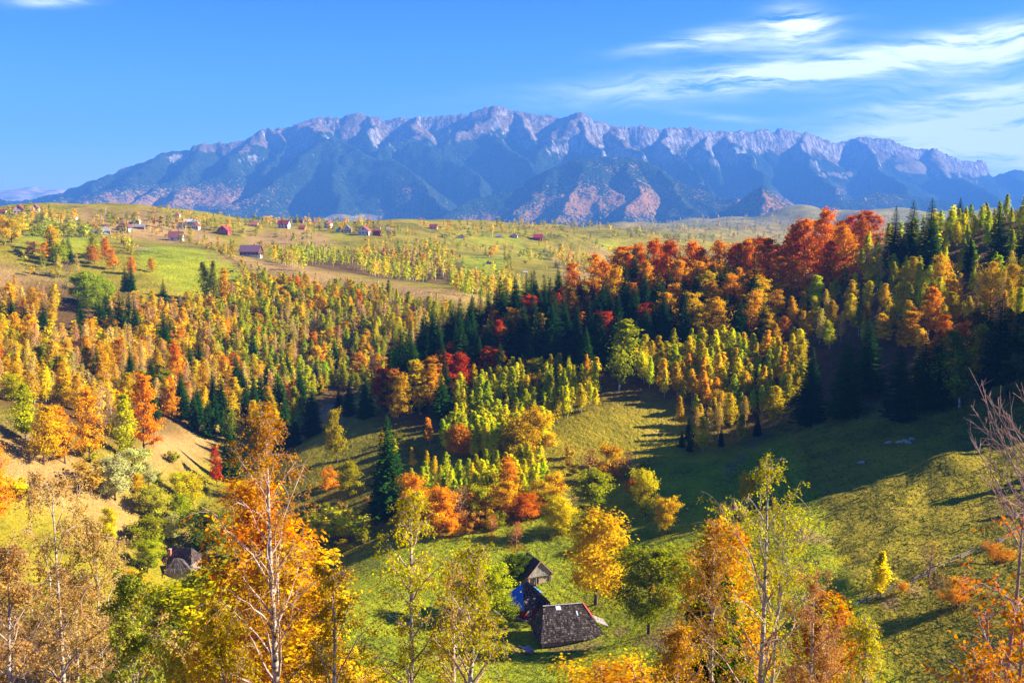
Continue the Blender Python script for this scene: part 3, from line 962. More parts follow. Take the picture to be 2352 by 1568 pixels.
for i in range(9):
    add_proto('birch', *deciduous(100 + i, 15, .12, 2.5 + .3 * (i % 3), 'birch', 34, 4, 3600, .26, .9, 1.0, .25, .15, .45, hang=.7), 15, BARK_B)
for i in range(4):   # thin-leaved birches, the pale twigs showing
    add_proto('bare_birch', *deciduous(150 + i, 15, .16, 2.4, 'birch', 44, 6, 1500, .20, .95, 1.1, .15, .15, .45, hang=.6), 15, BARK_B)
for i in range(8):
    add_proto('young_birch', *deciduous(200 + i, 9, .12 + .05 * (i % 3), 1.25 + .2 * (i % 3), 'flame', 24, 3, 1700, .22, 1.0, 1.2, .05, .075, .30), 9, BARK_B)
for i in range(6):
    add_proto('beech', *deciduous(300 + i, 18, .12, 6.0, 'dome', 34, 6, 5200, .33, .35, 1.1, .05, .32, .62, flat=.6), 18, BARK_D)
for i in range(5):
    add_proto('orchard', *deciduous(400 + i, 8, .12, 3.8, 'round', 20, 7, 4800, .20, .5, 1.0, .10, .17, .42, stems=1 + i % 3, spread=.14), 8, BARK_D)
for i in range(3):    # the same kinds with finer leaves for those that stand nearer
    add_proto('beech_fine', *deciduous(350 + i, 18, .12, 6.0, 'dome', 44, 8, 13000, .20, .35, 1.1, .05, .32, .55, flat=.7), 18, BARK_D)
    add_proto('orchard_fine', *deciduous(430 + i, 8, .13, 3.9, 'round', 26, 9, 9500, .155, .5, 1.0, .10, .17, .36, stems=1 + i % 2, spread=.14), 8, BARK_D)
for i in range(3):
    add_proto('bare_orchard', *deciduous(450 + i, 6, .22, 2.6, 'round', 26, 9, 420, .15, .5, 1.1, .05, .13, .3, stems=1 + i % 2, spread=.1), 6, BARK_T)
for i in range(6):
    add_proto('spruce', *spruce(500 + i, 22, 3.7 + .25 * (i % 3), 44, 12, .03 + .1 * (i == 5)), 22, BARK_D)
for i in range(4):
    add_proto('bush', *bush(600 + i, 3, 1.6, 900, .17), 3, BARK_T)
for i in range(3):
    add_proto('bush_fine', *bush(630 + i, 3, 1.6, 4200, .06, 12), 3, BARK_T)
for i in range(3):
    add_proto('bare_bush', *bush(650 + i, 3, 1.6, 260, .12, 12), 3, BARK_T)
for i in range(3):
    add_proto('poplar', *deciduous(700 + i, 16, .06, 1.7, 'flame', 30, 4, 2200, .27, 1.1, 1.3, .0, .15, .4), 16, BARK_B)

# low-detail copies for the woods that read as one mass
LOW = {}


def add_low(kind, w, c, H, wood_tint):
    V, Q, var, turn = c
    Vw, Qw = w
    tint = np.ones(len(Q))
    LOW.setdefault(kind, []).append((V, Q, var, turn, Vw, Qw, H, wood_tint))


def trunk_only(H, r, g):
    t = np.linspace(0, 1, 3)
    p = np.stack((g.normal(0, .01, 3) * H * t, g.normal(0, .01, 3) * H * t, H * t * .9), 1); p[0, 2] = -.3
    return tubes(p[None], (r * (1 - t * .8))[None], 3)


_g = np.random.default_rng(5)
for i in range(4):
    add_low('birch', trunk_only(15, .16, _g), deciduous(800 + i, 15, .12, 2.9, 'birch', 20, 3, 170, .74, .9, 1.0, .25, .15, .4, hang=.6)[1], 15, (.62, .56, .5))
    add_low('bare_birch', trunk_only(15, .16, _g), deciduous(820 + i, 15, .2, 2.2, 'birch', 20, 3, 120, .56, .9, 1.0, .2, .15, .45)[1], 15, (.62, .56, .5))
    add_low('young_birch', trunk_only(9, .08, _g), deciduous(840 + i, 9, .2, 1.35, 'flame', 14, 2, 105, .58, 1., 1.2, .05, .07, .28)[1], 9, (.55, .5, .45))
    add_low('beech', trunk_only(18, .3, _g), deciduous(860 + i, 18, .12, 5.6, 'dome', 24, 4, 270, 1.15, .4, 1.1, .05, .3, .6, flat=.6)[1], 18, (.1, .07, .05))
    add_low('orchard', trunk_only(8, .17, _g), deciduous(880 + i, 8, .2, 3.4, 'round', 14, 4, 140, .72, .5, 1., .1, .15, .4)[1], 8, (.1, .07, .05))
    add_low('spruce', trunk_only(22, .3, _g), spruce(900 + i, 22, 4.3, 13, 7, 0, 3.2)[1], 22, (.1, .07, .05))
    add_low('bush', trunk_only(2, .05, _g), bush(920 + i, 3, 1.7, 80, .5)[1], 3, (.2, .14, .1))
LOW['poplar'] = LOW['birch']; LOW['bare_bush'] = LOW['bush']; LOW['bare_orchard'] = LOW['orchard']

# ------------------------------------------------------------------ leaf colours (linear albedo)
GOLD, YELLOW, LIME = (.70, .43, .03), (.72, .54, .035), (.40, .42, .03)
ORANGE, RUST, RED, CRIMSON = (.74, .29, .02), (.60, .19, .02), (.68, .13, .018), (.48, .06, .03)
TANC, PINKT, SAND, OLIVE = (.70, .47, .12), (.60, .38, .18), (.64, .48, .14), (.30, .29, .03)
GREEN, SPRUCE_C, SPRUCE_B, DKGREEN = (.13, .18, .02), (.045, .095, .017), (.030, .068, .018), (.09, .12, .014)
BROWN, SILVER = (.26, .14, .05), (.46, .44, .20)


def jitter(c, g, s=.13):
    k = 1 + g.normal(0, s)
    h = g.normal(0, s * .7)
    return (min(.8, c[0] * k * (1 + h * .3)), min(.7, c[1] * k * (1 - h * .6)), c[2] * k)


TREES = []     # dicts, placed further down as things or as woods
NAMES = {'birch': ('birch_tree', 'birch'), 'bare_birch': ('birch_tree', 'birch'), 'young_birch': ('young_birch', 'birch'), 'beech': ('beech_tree', 'beech'),
         'orchard': ('orchard_tree', 'tree'), 'bare_orchard': ('orchard_tree', 'tree'), 'spruce': ('spruce_tree', 'spruce'), 'bush': ('shrub', 'shrub'),
         'bare_bush': ('shrub', 'shrub'), 'poplar': ('poplar_tree', 'poplar')}


def plant(kind, p, H, col, label, group=None, green=0.0, wide=1.0, hand=False, lean=0.0, far=False):
    TREES.append(dict(kind=kind, p=np.asarray(p, float), H=H, col=col, label=label, group=group, green=green, wide=wide, hand=hand, lean=lean, far=far))


def tree_at(kind, u, vb, vt, col, label, green=0.0, wide=1.0, group=None, y0=60.0, dist=None):
    """a tree seen with its foot at (u, vb) and its top at height vt in the photo"""
    if dist:
        q = at(u, vb, dist); q[2] = float(ground_z(q[0], q[1]))
    else:
        q = hit(u, vb, y0)
    tv = proj(q)[1][0]
    H = (tv - vt) / FPX * q[1] * (1.12 if kind == 'orchard' else 1.05)
    plant(kind, q, H, col, label, group, green, wide * {'orchard': 1.22, 'bush': 1.25, 'birch': 1.2, 'beech': 1.12 if vb > 640 else 1.6}.get(kind, 1), hand=True)


def stand(poly, y0, y1, space, mix, seed, hscale=1.0, cluster=0.0, far=False):
    """fill the ground whose photo position lies in poly; mix: (weight, kind, height, colours, label, group, green)"""
    g = np.random.default_rng(seed)
    us = [p[0] for p in poly]
    a0, a1 = (min(us) - PW / 2) / FPX, (max(us) - PW / 2) / FPX
    n = int(min(90000, (y1 - y0) * (a1 - a0) * (y0 + y1) / 2 / (space * space) * 5))
    y = np.sqrt(g.uniform(y0 * y0, y1 * y1, n)); x = y * g.uniform(a0, a1, n)
    z = ground_z(x, y)
    u, v = proj(np.stack((x, y, z), 1))
    ok = in_poly(u, v, poly)
    P = np.stack((x, y, z), 1)[ok]
    cell, keep = {}, []
    if cluster:
        P = P[fbm(P[:, 0] / 55, P[:, 1] / 40, 3, seed + 70) > cluster - .35]
    for i, q in enumerate(P):
        s = space * (.75 + .5 * vnoise(q[0] / 22, q[1] / 22, seed))
        c = (int(q[0] // space), int(q[1] // space))
        if any((q[0] - o[0]) ** 2 + (q[1] - o[1]) ** 2 < s * s for dx in (-1, 0, 1) for dy in (-1, 0, 1) for o in cell.get((c[0] + dx, c[1] + dy), ())):
            continue
        cell.setdefault(c, []).append(q)
        keep.append(q)
    w = np.array([m[0] for m in mix], float)
    for q in keep:
        # kinds come in drifts, not salt and pepper
        ww = w * np.array([.15 + 1.7 * vnoise(q[0] / 26 + 31 * k, q[1] / 26, seed + 3 * k) ** 2 * 2 for k in range(len(mix))])
        k = g.choice(len(mix), p=ww / ww.sum())
        _, kind, H, cols, label, group, green = mix[k]
        c = jitter(cols[int(vnoise(q[0] / 18, q[1] / 18, seed + 50) * .999 * len(cols)) if g.uniform() < .6 else g.integers(len(cols))], g)
        plant(kind, q, H * hscale * g.uniform(.72, 1.22), c, label, group, green * g.uniform(.4, 1.3), g.uniform(.9, 1.3) * {'birch': 1.25, 'young_birch': 1.15, 'spruce': 1.1}.get(kind, 1), far=far)
    return len(keep)
# ------------------------------------------------------------------ trees one can pick out, by where their foot stands
T = tree_at
# meadow round the barns
T('orchard',1288,1228,1155,YELLOW,'compact round yellow-green tree on the meadow uphill of the grey gabled shed',.45,1.05)
T('orchard',1369,1387,1213,GOLD,'big golden-orange tree with a leaning trunk between shed and shingled barn',.15,.85)
T('orchard',1490,1455,1290,OLIVE,'tall olive-green tree with forked trunk and reddish top beyond the barn plank bridge',.5,.88)
T('orchard',1181,1338,1282,DKGREEN,'dark green bushy tree pressed against the grey gabled shed',.6,1.1)
T('orchard',1108,1440,1318,(0.46,0.46,.03),'yellow-green leafy tree covering the corner of the blue-roofed house',.6,.95)
T('orchard',1150,1440,1376,LIME,'low green tree in front of the red wall of the blue-roofed house',.7,1.0)
T('orchard',1357,1167,1095,(.34,.33,.03),'wide green-yellow tree standing at the shadow edge on the meadow',.6,1.15)
T('orchard',1483,1184,1096,(0.64,0.51,.04),'yellow tree with dark lower boughs alone in the shaded meadow',.5,.75)
T('bush',1474,1150,1094,CRIMSON,'small crimson bush behind the yellow tree in the shaded meadow',0,1.0)
T('orchard',1533,1226,1158,GOLD,'small golden tree with bare grey lower boughs in the shaded meadow',.2,.85)
T('bare_orchard',1129,1231,1188,RED,'little red-leaved tree with pale thin trunk near the hedge',0,.9)
T('bare_orchard',1185,1256,1202,RED,'sparse red-topped tree with crooked trunk below the hedge',0,.95)
T('orchard',1210,1194,1144,(0.61,0.18,.06),'pinkish red spreading tree at the foot of the orange thicket',0,1.2)
T('orchard',1053,1051,992,(0.62,0.25,.07),'round rust-pink tree at the lower edge of the young birches',.1,.95)
T('orchard',1189,1056,980,(0.62,0.41,.05),'tan-gold tree with dark boughs beside a brighter golden one',.2,.95)
T('orchard',1243,1050,957,GOLD,'broad bright golden tree at the end of the young birch row',.05,.85)
T('spruce',895,1186,953,SPRUCE_C,'tallest dark green spruce rising alone over the meadow gully',0,1.1)
T('spruce',872,1190,1060,(.03,.065,.015),'shorter spruce leaning against the tall lone spruce',0,1.05)
T('beech',1169,1165,1058,ORANGE,'orange round-crowned tree in the middle of the meadow thicket',0,.95)
T('orchard',1156,1186,1120,(0.66,0.37,.04),'yellow-orange low tree in front of the orange round-crowned one',.25,1.0)
T('orchard',1011,1226,1136,ORANGE,'wide orange shrubby tree beside the central slim birch',0,.9)
T('bare_orchard',1057,1209,1128,(0.51,0.25,.10),'pinkish half-bare tree between two orange-yellow ones in the thicket',0,1.0)
T('orchard',1100,1192,1126,(0.48,0.44,.04),'olive-yellow tree in the thicket next to the half-bare one',.4,.75)
T('orchard',949,1196,1108,ORANGE,'orange tree directly right of the lone tall spruce',0,.8)
T('bare_orchard',1349,1113,1038,(0.68,0.34,.10),'pale orange thin-leaved tree behind the wide green-yellow tree',0,1.15)
T('orchard',1392,1105,1032,(0.55,0.28,.04),'brownish orange tree on the near edge of the glade',.1,.8)
T('bare_orchard',1440,1097,1042,(0.46,0.28,.09),'brown half-bare tree by the corner of the shaded meadow',0,.95)
T('young_birch',988,1024,958,ORANGE,'single orange young birch on the shaded slope',0,1.2)
T('young_birch',2015,1372,1262,(0.76,0.58,.03),'bright yellow pointed tree beside the rail fence',.2,1.45)
T('bare_orchard',2133,1326,1248,(0.55,0.39,.09),'pollarded willow with a ball of tan twigs at the fence',0,1.15)
T('bush',2201,1392,1326,(0.73,0.30,.06),'coral-orange bush in the pasture below the rail fence',0,1.15)
T('bush',2073,1358,1332,(0.73,0.33,.04),'tiny orange bush hugging the rail fence',0,1.0)
T('bush',2290,1290,1244,(0.68,0.30,.07),'coral bush where the rail fence meets the bare twigs',0,1.2)
T('orchard',1717,1165,1101,GOLD,'small golden tree just behind the haystacks',.1,.75)
T('bare_orchard',1661,1206,1160,(0.62,0.41,.10),'crooked bare tree bending beside the haystacks',0,1.1)
T('bush',1943,1413,1368,GREEN,'dark green bush at the lower end of the rail fence',.6,.9)
# left valley and the dry slope
T('beech',100,1066,938,(0.68,0.40,.03),'broad gold and green beech at the top of the dry slope',.42,.85)
T('beech',150,1064,942,(0.70,0.30,.03),'orange-topped beech overlapping the gold and green one',.3,.7)
T('beech',207,1062,903,(0.73,0.35,.03),'tall golden orange beech in the row above the dry slope',.32,.62)
T('beech',330,1044,870,(0.73,0.25,.025),'tallest orange-red beech in the row above the dry slope',.18,.62)
T('birch',283,1050,905,(0.51,0.46,.05),'olive-yellow birch squeezed between two orange beeches',.35,.9)
T('birch',60,1010,880,(0.46,0.44,.05),'olive birch at the outer end of the beech row',.4,1.1)
T('beech',-12,1215,1012,ORANGE,'orange tree cut by the picture edge on the dry slope',.05,.8)
T('bush',46,1143,1096,YELLOW,'bright yellow bush growing on the dry slope',.1,1.3)
T('bush',207,1128,1060,(0.48,0.30,.08),'reddish brown shrub at the foot of the beech row',.2,1.05)
T('orchard',265,1148,1066,SILVER,'pale silvery willow in the middle of the valley thicket',.1,1.0)
T('orchard',300,1098,1040,(0.55,0.54,.20),'pale willow behind the silvery one under the beeches',.1,1.0)
T('orchard',342,1118,1072,SILVER,'small silvery willow near the long shadows',.1,1.0)
T('orchard',316,1135,1098,GOLD,'small golden tree within the willow thicket',.1,.9)
T('orchard',414,1146,1094,(0.57,0.49,.06),'yellow-olive tree beside the shaded gully',.3,.95)
T('orchard',443,1162,1102,(0.64,0.51,.08),'sand-gold tree leaning to the shaded gully',.1,.9)
T('orchard',344,1190,1128,(.40,.36,.07),'olive-grey tree with two dark trunks in the valley orchard',.4,1.2)
T('orchard',420,1214,1150,LIME,'light green tree with a forked pale trunk above the hut',.5,1.0)
T('orchard',250,1243,1180,(0.62,0.49,.05),'small yellow tree with thin trunk alone on the slope',.1,.75)
T('orchard',393,1243,1190,(.48,.45,.16),'pale feathery tree right behind the hut chimney',.2,.8)
T('orchard',330,1263,1200,OLIVE,'dark olive tree on the slope left of the hut',.5,1.25)
T('orchard',338,1316,1252,(.42,.42,.03),'bright yellow-green tree covering the side of the hut',.6,.9)
T('orchard',470,1276,1186,DKGREEN,'dark green tree shading the grass right of the hut',.6,1.0)
T('beech',499,1118,1028,CRIMSON,'dark crimson narrow tree beside the valley spruce',0,.5)
T('spruce',530,1102,968,SPRUCE_C,'tall dark spruce behind the crimson narrow tree',0,1.1)
T('spruce',655,1030,905,SPRUCE_C,'dark spruce on the valley side behind the big foreground birch',0,1.1)
T('spruce',679,1024,950,SPRUCE_B,'small spruce at the mouth of the side valley',0,1.25)
T('spruce',716,1000,882,SPRUCE_B,'dark broad spruce beside the bare patch of the side valley',0,1.2)
T('orchard',757,1128,1084,ORANGE,'small orange tree on the streaky shaded slope',0,.95)
T('orchard',803,1140,1075,(.36,.30,.04),'olive tree on the streaky shaded slope',.4,.9)
T('beech',775,1062,945,(.40,.29,.03),'large gold-olive tree in the shade of the spur',.45,.6)
T('bare_orchard',766,1330,1266,(0.62,0.41,.06),'tan-orange tree by the small pole fence',0,1.0)
for i,(u,vb,vt,c) in enumerate(((735,1238,1190,YELLOW),(765,1246,1185,(0.66,0.58,.08)),(800,1240,1172,(0.68,0.58,.06)),(822,1228,1180,(0.62,0.58,.10)),(715,1215,1180,OLIVE))):
    T('bush',u,vb,vt,c,('small yellow shrub first in the stream bank row','yellow shrub second in the stream bank row','tallest yellow shrub in the stream bank row','pale yellow shrub nearest the lone spruce on the stream bank','olive shrub at the outer end of the stream bank row')[i],.15,1.2,group='shrubs along the stream bank')
# golden and olive trees below the hut
T('beech',305,1450,1318,GOLD,'golden-yellow tree on the meadow below the hut',.05,.85,dist=150)
T('beech',362,1480,1360,(0.75,0.41,.03),'orange-gold tree next to the golden one below the hut',.05,.6,dist=140)
T('orchard',445,1500,1372,OLIVE,'olive-brown tree on the shaded grass below the hut',.45,.8,dist=135)
T('orchard',505,1530,1370,(0.55,0.44,.04),'yellow-brown tree in front of the olive-brown one',.35,.85,dist=120)
T('beech',590,1560,1125,(0.73,0.28,.02),'large orange beech behind the tall white-trunked birch',.08,.62,dist=92)
T('beech',690,1570,1260,(0.70,0.40,.03),'orange-gold beech spreading right of the white-trunked birch',.12,.8,dist=88)
T('beech',1660,1590,1215,(0.70,0.34,.04),'tan-orange tree behind the dark foreground spruce',.05,.6,dist=80)
T('beech',1880,1600,1360,(0.55,0.21,.05),'reddish pink tree right of the pale forked birch',0,.75,dist=75)
T('bush',1395,1600,1510,(0.73,0.44,.04),'orange-yellow bush at the bottom edge of the meadow',.05,1.5,dist=120)
T('bush',1500,1610,1530,(0.62,0.28,.05),'rusty bush beside the orange-yellow one at the bottom edge',.05,1.5,dist=110)
# spur: single trees
T('birch',1422,896,736,(.36,.35,.03),'tall yellow-green birch standing out before the dark spruces',.55,1.15)
T('beech',1036,862,792,RED,'bright red beech glowing before the dark spruces',0,.85)
T('beech',1158,818,757,ORANGE,'orange beech surrounded by dark spruces',.1,.9)
T('beech',1240,812,726,(0.70,0.44,.03),'gold-orange beech beside a crimson one',.3,.7)
T('beech',1277,765,682,CRIMSON,'narrow crimson beech among the spruces',0,.6)
T('beech',1351,755,692,CRIMSON,'rounded crimson beech under the big orange crowns',0,.75)
T('beech',1090,790,727,RED,'red beech at the front of the spruces',.05,.8)
T('beech',1115,830,768,(0.55,0.15,.03),'dark red beech in the shade of the spruces',.1,.7)
T('beech',1360,722,596,(0.75,0.30,.02),'large orange beech at the near end of the red beech crest',.1,.75)
T('beech',1412,735,625,(0.73,0.39,.025),'orange-gold beech below the crest next to a spruce',.15,.7)
T('birch',965,950,828,(0.64,0.44,.04),'large golden birch at the lower corner of the spruce wood',.15,1.35)
T('birch',1002,946,836,(0.68,0.37,.05),'tan-orange birch beside the large golden one',.05,1.1)
T('beech',925,972,866,(0.64,0.37,.03),'gold-brown beech at the lowest corner of the spruce wood',.25,.7)
for i,(u,vb,vt,c) in enumerate(((1893,648,497,(0.73,0.20,.02)),(1935,650,530,(0.73,0.28,.02)),(1850,652,520,(0.68,0.19,.02)),(1815,660,532,(0.66,0.15,.02)),(1910,665,565,(0.62,0.11,.025)),(1765,672,560,(0.68,0.19,.025)),
        (1720,676,562,(0.70,0.25,.02)),(1690,680,572,(0.62,0.12,.02)),(1655,682,566,(0.73,0.28,.02)),(1620,684,578,(0.66,0.16,.02)),(1585,684,570,(0.73,0.20,.02)),(1545,684,566,(0.64,0.14,.025)),(1505,684,564,(0.68,0.16,.02)),(1468,688,574,(0.73,0.25,.02)),(1435,694,586,(0.70,0.28,.02)),
        (1490,715,610,(0.75,0.34,.02)),(1560,710,608,(0.75,0.33,.02)),(1630,712,612,(0.73,0.30,.02)),(1700,715,625,(0.75,0.37,.025)),(1780,700,600,(0.70,0.21,.02)),(1840,700,605,(0.73,0.25,.02)),(1325,715,615,(0.68,0.20,.02)),(1395,715,610,(0.73,0.24,.02)))):
    T('beech',u,vb,vt,c,('tallest red-orange beech on the summit of the crest' if i==0 else 'red or orange beech crowded along the crest of the spur'),.08,.72+.1*(i%3),group=None if i==0 else 'beeches along the spur crest')
SPL=[(2051,614,482,'first of the three tall spruces on the right crest'),(2089,607,468,'middle one of the three tall spruces on the right crest'),(2131,614,464,'broadest of the three tall spruces on the right crest'),
 (2294,607,470,'dark spruce by itself high on the yellow slope'),(2225,624,534,'low broad spruce between the crest spruces and the high one'),(2352,612,500,'spruce cut by the picture edge high on the yellow slope'),(2075,628,545,'small spruce in front of the three tall crest spruces'),
 (1728,754,592,'big bare-boughed spruce towering before the red beeches'),(1653,743,618,'sunlit slim spruce before the red beeches'),(1611,743,640,'dark slim spruce next to the sunlit one'),(1681,748,660,'low spruce at the foot of the big bare-boughed one'),(1538,795,690,'green-lit spruce at the edge of the birch stand'),
 (1858,972,802,'large shaded spruce at the lower end of the row above the dark pasture'),(1942,960,775,'large shaded spruce second in the row above the dark pasture'),(1995,905,740,'blackish spruce set back between the row and the wood'),(2064,968,792,'shaded spruce with a pale trunk foot in the row above the dark pasture'),
 (2117,940,768,'shaded spruce with a sunlit tip behind the row'),(2152,935,761,'shaded spruce next to the weeping green birch'),(2288,905,680,'tall dim spruce behind the weeping green birch'),(2333,905,712,'dim spruce at the picture edge behind the bare twigs'),(2262,860,700,'slim dim spruce in the upper shade of the row'),
 (1023,932,822,'sunlit drooping spruce right of the golden birch pair'),(1016,958,852,'pale green spruce at the foot of the golden birch pair'),(938,902,760,'tall spruce at the front corner of the dark wood'),(972,872,744,'tall spruce behind the front corner of the dark wood'),(901,932,810,'dark spruce leaning to the side valley'),
 (840,960,866,'black spruce at the end of the side valley'),(779,952,890,'smaller black spruce at the end of the side valley'),(803,956,878,'black spruce between two others at the end of the side valley'),
 (1345,862,754,'spruce behind the tall yellow-green birch'),(1480,738,616,'old spruce below the orange-gold beech'),(1527,802,677,'spruce left of the sunlit birch stand'),(1284,718,626,'spruce rising through the orange crowns'),(1425,722,600,'dark spruce between the orange crowns')]
for k,(u,vb,vt,lb) in enumerate(SPL):
    T('spruce',u,vb,vt,SPRUCE_C if k%3 else SPRUCE_B,lb,0,1.12+.08*(k%3))
for (u,vb,vt) in ((1050,845,745),(1087,800,684),(1118,790,677),(1140,760,665),(1162,755,653),(1185,748,640),(1210,742,655),(1235,745,650),(1255,760,665),(1310,745,655),(1375,760,668),(1400,790,690),(1000,850,735),(1065,830,720),(1130,840,735),(1195,800,705),(1300,800,710),(1330,830,730),(1220,860,770),(1265,850,760),(1100,870,775),(1150,880,790),(950,930,830),(1060,900,810),
                  (1450,780,670),(1500,800,700),(1570,765,665),(1590,790,690),(1640,790,690),(1700,800,690),(1750,790,680),(1460,840,740)):
    T('spruce',u,vb,vt,SPRUCE_C,'dark green spruce packed in the shady wood on the spur',0,1.2,group='spruces of the shady wood on the spur')
T('beech',2145,775,670,ORANGE,'orange beech between sunlit birches and the shaded row',.1,.75)
T('beech',2098,780,712,(0.73,0.34,.03),'smaller orange beech beside the big orange one',.05,.75)
T('beech',2160,692,597,GOLD,'broad golden crown above the pale tan birches',.05,.85)
T('beech',2274,694,611,(0.73,0.46,.035),'broad golden crown next to the dark spruce on the right slope',.05,.8)
T('birch',2204,935,764,(.26,.32,.04),'weeping pale green birch in the shade above the pasture',.6,1.2)
T('birch',2240,885,746,(0.59,0.41,.06),'tan birch just behind the weeping green one',.1,1.0)
T('birch',2306,870,744,(.34,.33,.05),'slim olive birch in the shade near the picture edge',.4,1.0)
# upper left meadows
T('beech',53,541,494,YELLOW,'large round yellow tree at the end of the orchard row',.1,.85)
T('beech',8,548,500,(0.73,0.39,.04),'orange-gold tree at the picture edge beside the large yellow one',.1,.7)
T('orchard',27,558,513,(0.59,0.41,.09),'tan tree in front of the large yellow one',.1,.95)
T('spruce',117,595,534,SPRUCE_C,'broad spruce in the clump on the upper meadow',0,1.35)
T('spruce',157,606,543,(.028,.062,.014),'tallest spruce of the clump on the upper meadow',0,1.15)
T('spruce',145,584,547,SPRUCE_B,'hindmost spruce of the clump on the upper meadow',0,1.3)
T('beech',122,580,526,GOLD,'golden tree behind the spruce clump',.1,.7)
T('beech',104,598,561,ORANGE,'orange tree at the near foot of the spruce clump',.05,.75)
T('orchard',138,612,572,LIME,'light green tree at the foot of the spruce clump',.5,.9)
T('beech',215,595,548,(.32,.30,.03),'green-gold rounded tree on the upper meadow',.5,.7)
T('beech',241,594,552,(0.66,0.20,.05),'red-pink tree behind the green-gold rounded one',.05,.7)
T('beech',261,619,576,(0.73,0.28,.03),'red-orange rounded tree with a green foot',.3,.7)
T('orchard',218,607,574,(0.55,0.24,.09),'dusty pink small tree before the green-gold one',0,.9)
T('beech',303,632,594,(0.73,0.24,.02),'orange-red tree at the fence corner of the bright meadow',.1,.65)
T('beech',350,625,597,(0.66,0.25,.03),'small orange-topped tree casting a dark shadow on the bright meadow',.4,.75)
for (u,vb,vt) in ((178,690,645),(196,698,640),(214,696,640),(230,702,650),(245,712,662),(205,712,660),(222,722,672)):
    T('orchard',u,vb,vt,(.36,.40,.06),'pale lime willow in the dense clump on the dry hillside',.3,.9,group='lime willows in the hillside clump')
T('bare_birch',183,640,583,(0.59,0.41,.14),'white-trunked bare birch beside the spruce clump',0,.9)
T('birch',134,638,585,(0.57,0.46,.14),'slim sand-coloured birch at the fence end',.05,.8)
T('birch',478,694,604,(.40,.37,.05),'green-gold birch at the lower edge of the bright meadow',.4,.9)
T('birch',496,696,602,(.38,.36,.06),'twin green-gold birch touching its neighbour at the bright meadow',.4,.8)
T('birch',521,704,618,(0.68,0.39,.08),'orange-tan birch right of the green-gold pair',0,.95)
T('orchard',75,585,560,(0.50,0.29,.13),'pinkish shrubby tree on the upper meadow slope',0,1.4)
T('bare_orchard',155,640,604,(.30,.18,.09),'brown leafless thicket tree below the spruce clump',0,1.3)
for (u,vb,vt) in ((233,784,707),(276,774,693),(298,768,703),(186,772,713),(376,714,669),(288,669,637),(301,669,632),(379,830,736),(223,884,822),(437,876,815),(457,853,798),(542,820,764),(183,812,754),(58,775,710),(30,770,700),(8,780,705),(258,800,730),(312,790,720),(245,770,700),(392,800,742),
                  (350,905,845),(300,890,830),(585,850,790),(620,905,845),(660,890,830),(690,930,862),(490,950,880),(560,930,868),(600,960,885),(640,960,880),(135,890,830),(420,960,895),(725,905,850),(770,850,800),(100,770,712),(545,905,840),(510,960,890)):
    T('spruce',u,vb,vt-26,SPRUCE_C if (u%2) else (.04,.08,.014),'dark spruce scattered through the birch wood of the facing hillside',0,1.2,group='spruces scattered through the hillside birch wood')
for i,(u,vb,vt,c) in enumerate(((406,870,797,(0.68,0.18,.02)),(403,892,822,ORANGE),(328,836,787,ORANGE),(436,930,878,ORANGE),(475,942,885,(0.73,0.28,.02)),(515,944,885,(0.70,0.25,.02)),(54,737,690,(0.73,0.29,.04)),(120,735,687,(0.55,0.34,.04)),(775,780,750,(0.66,0.25,.03)),(589,792,753,(0.66,0.30,.04)),(352,706,678,(0.66,0.20,.06)),
        (250,905,860,(0.73,0.29,.03)),(385,930,870,(0.68,0.21,.02)),(740,860,818,(0.70,0.28,.03)),(845,835,790,(0.66,0.37,.04)),(820,880,835,(0.66,0.19,.02)),(870,860,815,(0.66,0.33,.04)),(700,790,752,(0.66,0.34,.04)),(20,880,830,(0.70,0.37,.04)),(90,890,845,(0.70,0.33,.04)),(175,915,868,(0.70,0.37,.04)),(560,880,838,(0.68,0.20,.02)),(0,840,790,(0.66,0.18,.03)))):
    T('beech',u,vb,vt,c,'orange or red beech among the pale birches of the facing hillside',.15,.8,group='beeches among the hillside birches')

# ------------------------------------------------------------------ stands
GB = 'birches of the facing hillside'
L1 = 'tan or golden birch in the wood covering the facing hillside'
L2 = 'thin-leaved pinkish birch with pale trunk on the facing hillside'
L3 = 'yellow-green birch in the dense upper part of the facing hillside'
birch_left = [(3, 'birch', 10.5, (TANC, (0.68,0.46,.07), GOLD, (0.62,0.44,.06)), L1, GB, .15), (2.0, 'bare_birch', 11.5, (PINKT, (0.59,0.40,.16), TANC), L2, 'thin-leaved birches of the facing hillside', 0),
              (.9, 'beech', 9.5, (ORANGE, (0.68,0.37,.04), RUST), 'orange or red beech among the pale birches of the facing hillside', 'beeches among the hillside birches', .2),
              (1.6, 'orchard', 6, (OLIVE, GOLD, (0.48,0.41,.05)), 'olive low tree in the undergrowth of the facing hillside', 'low trees of the facing hillside', .4)]
stand([(-40,770),(60,760),(110,800),(200,800),(260,740),(330,740),(420,720),(520,730),(560,800),(540,880),(480,930),(400,950),(330,930),(240,960),(120,930),(-40,920)], 255, 560, 3.9, birch_left, 11, .92)
stand([(-40,690),(40,680),(130,700),(120,745),(40,735),(-40,770)], 380, 560, 4.6, birch_left, 12)
stand([(250,690),(330,705),(420,745),(530,765),(520,790),(400,775),(300,770),(250,740)], 380, 640, 6.0, birch_left, 13)
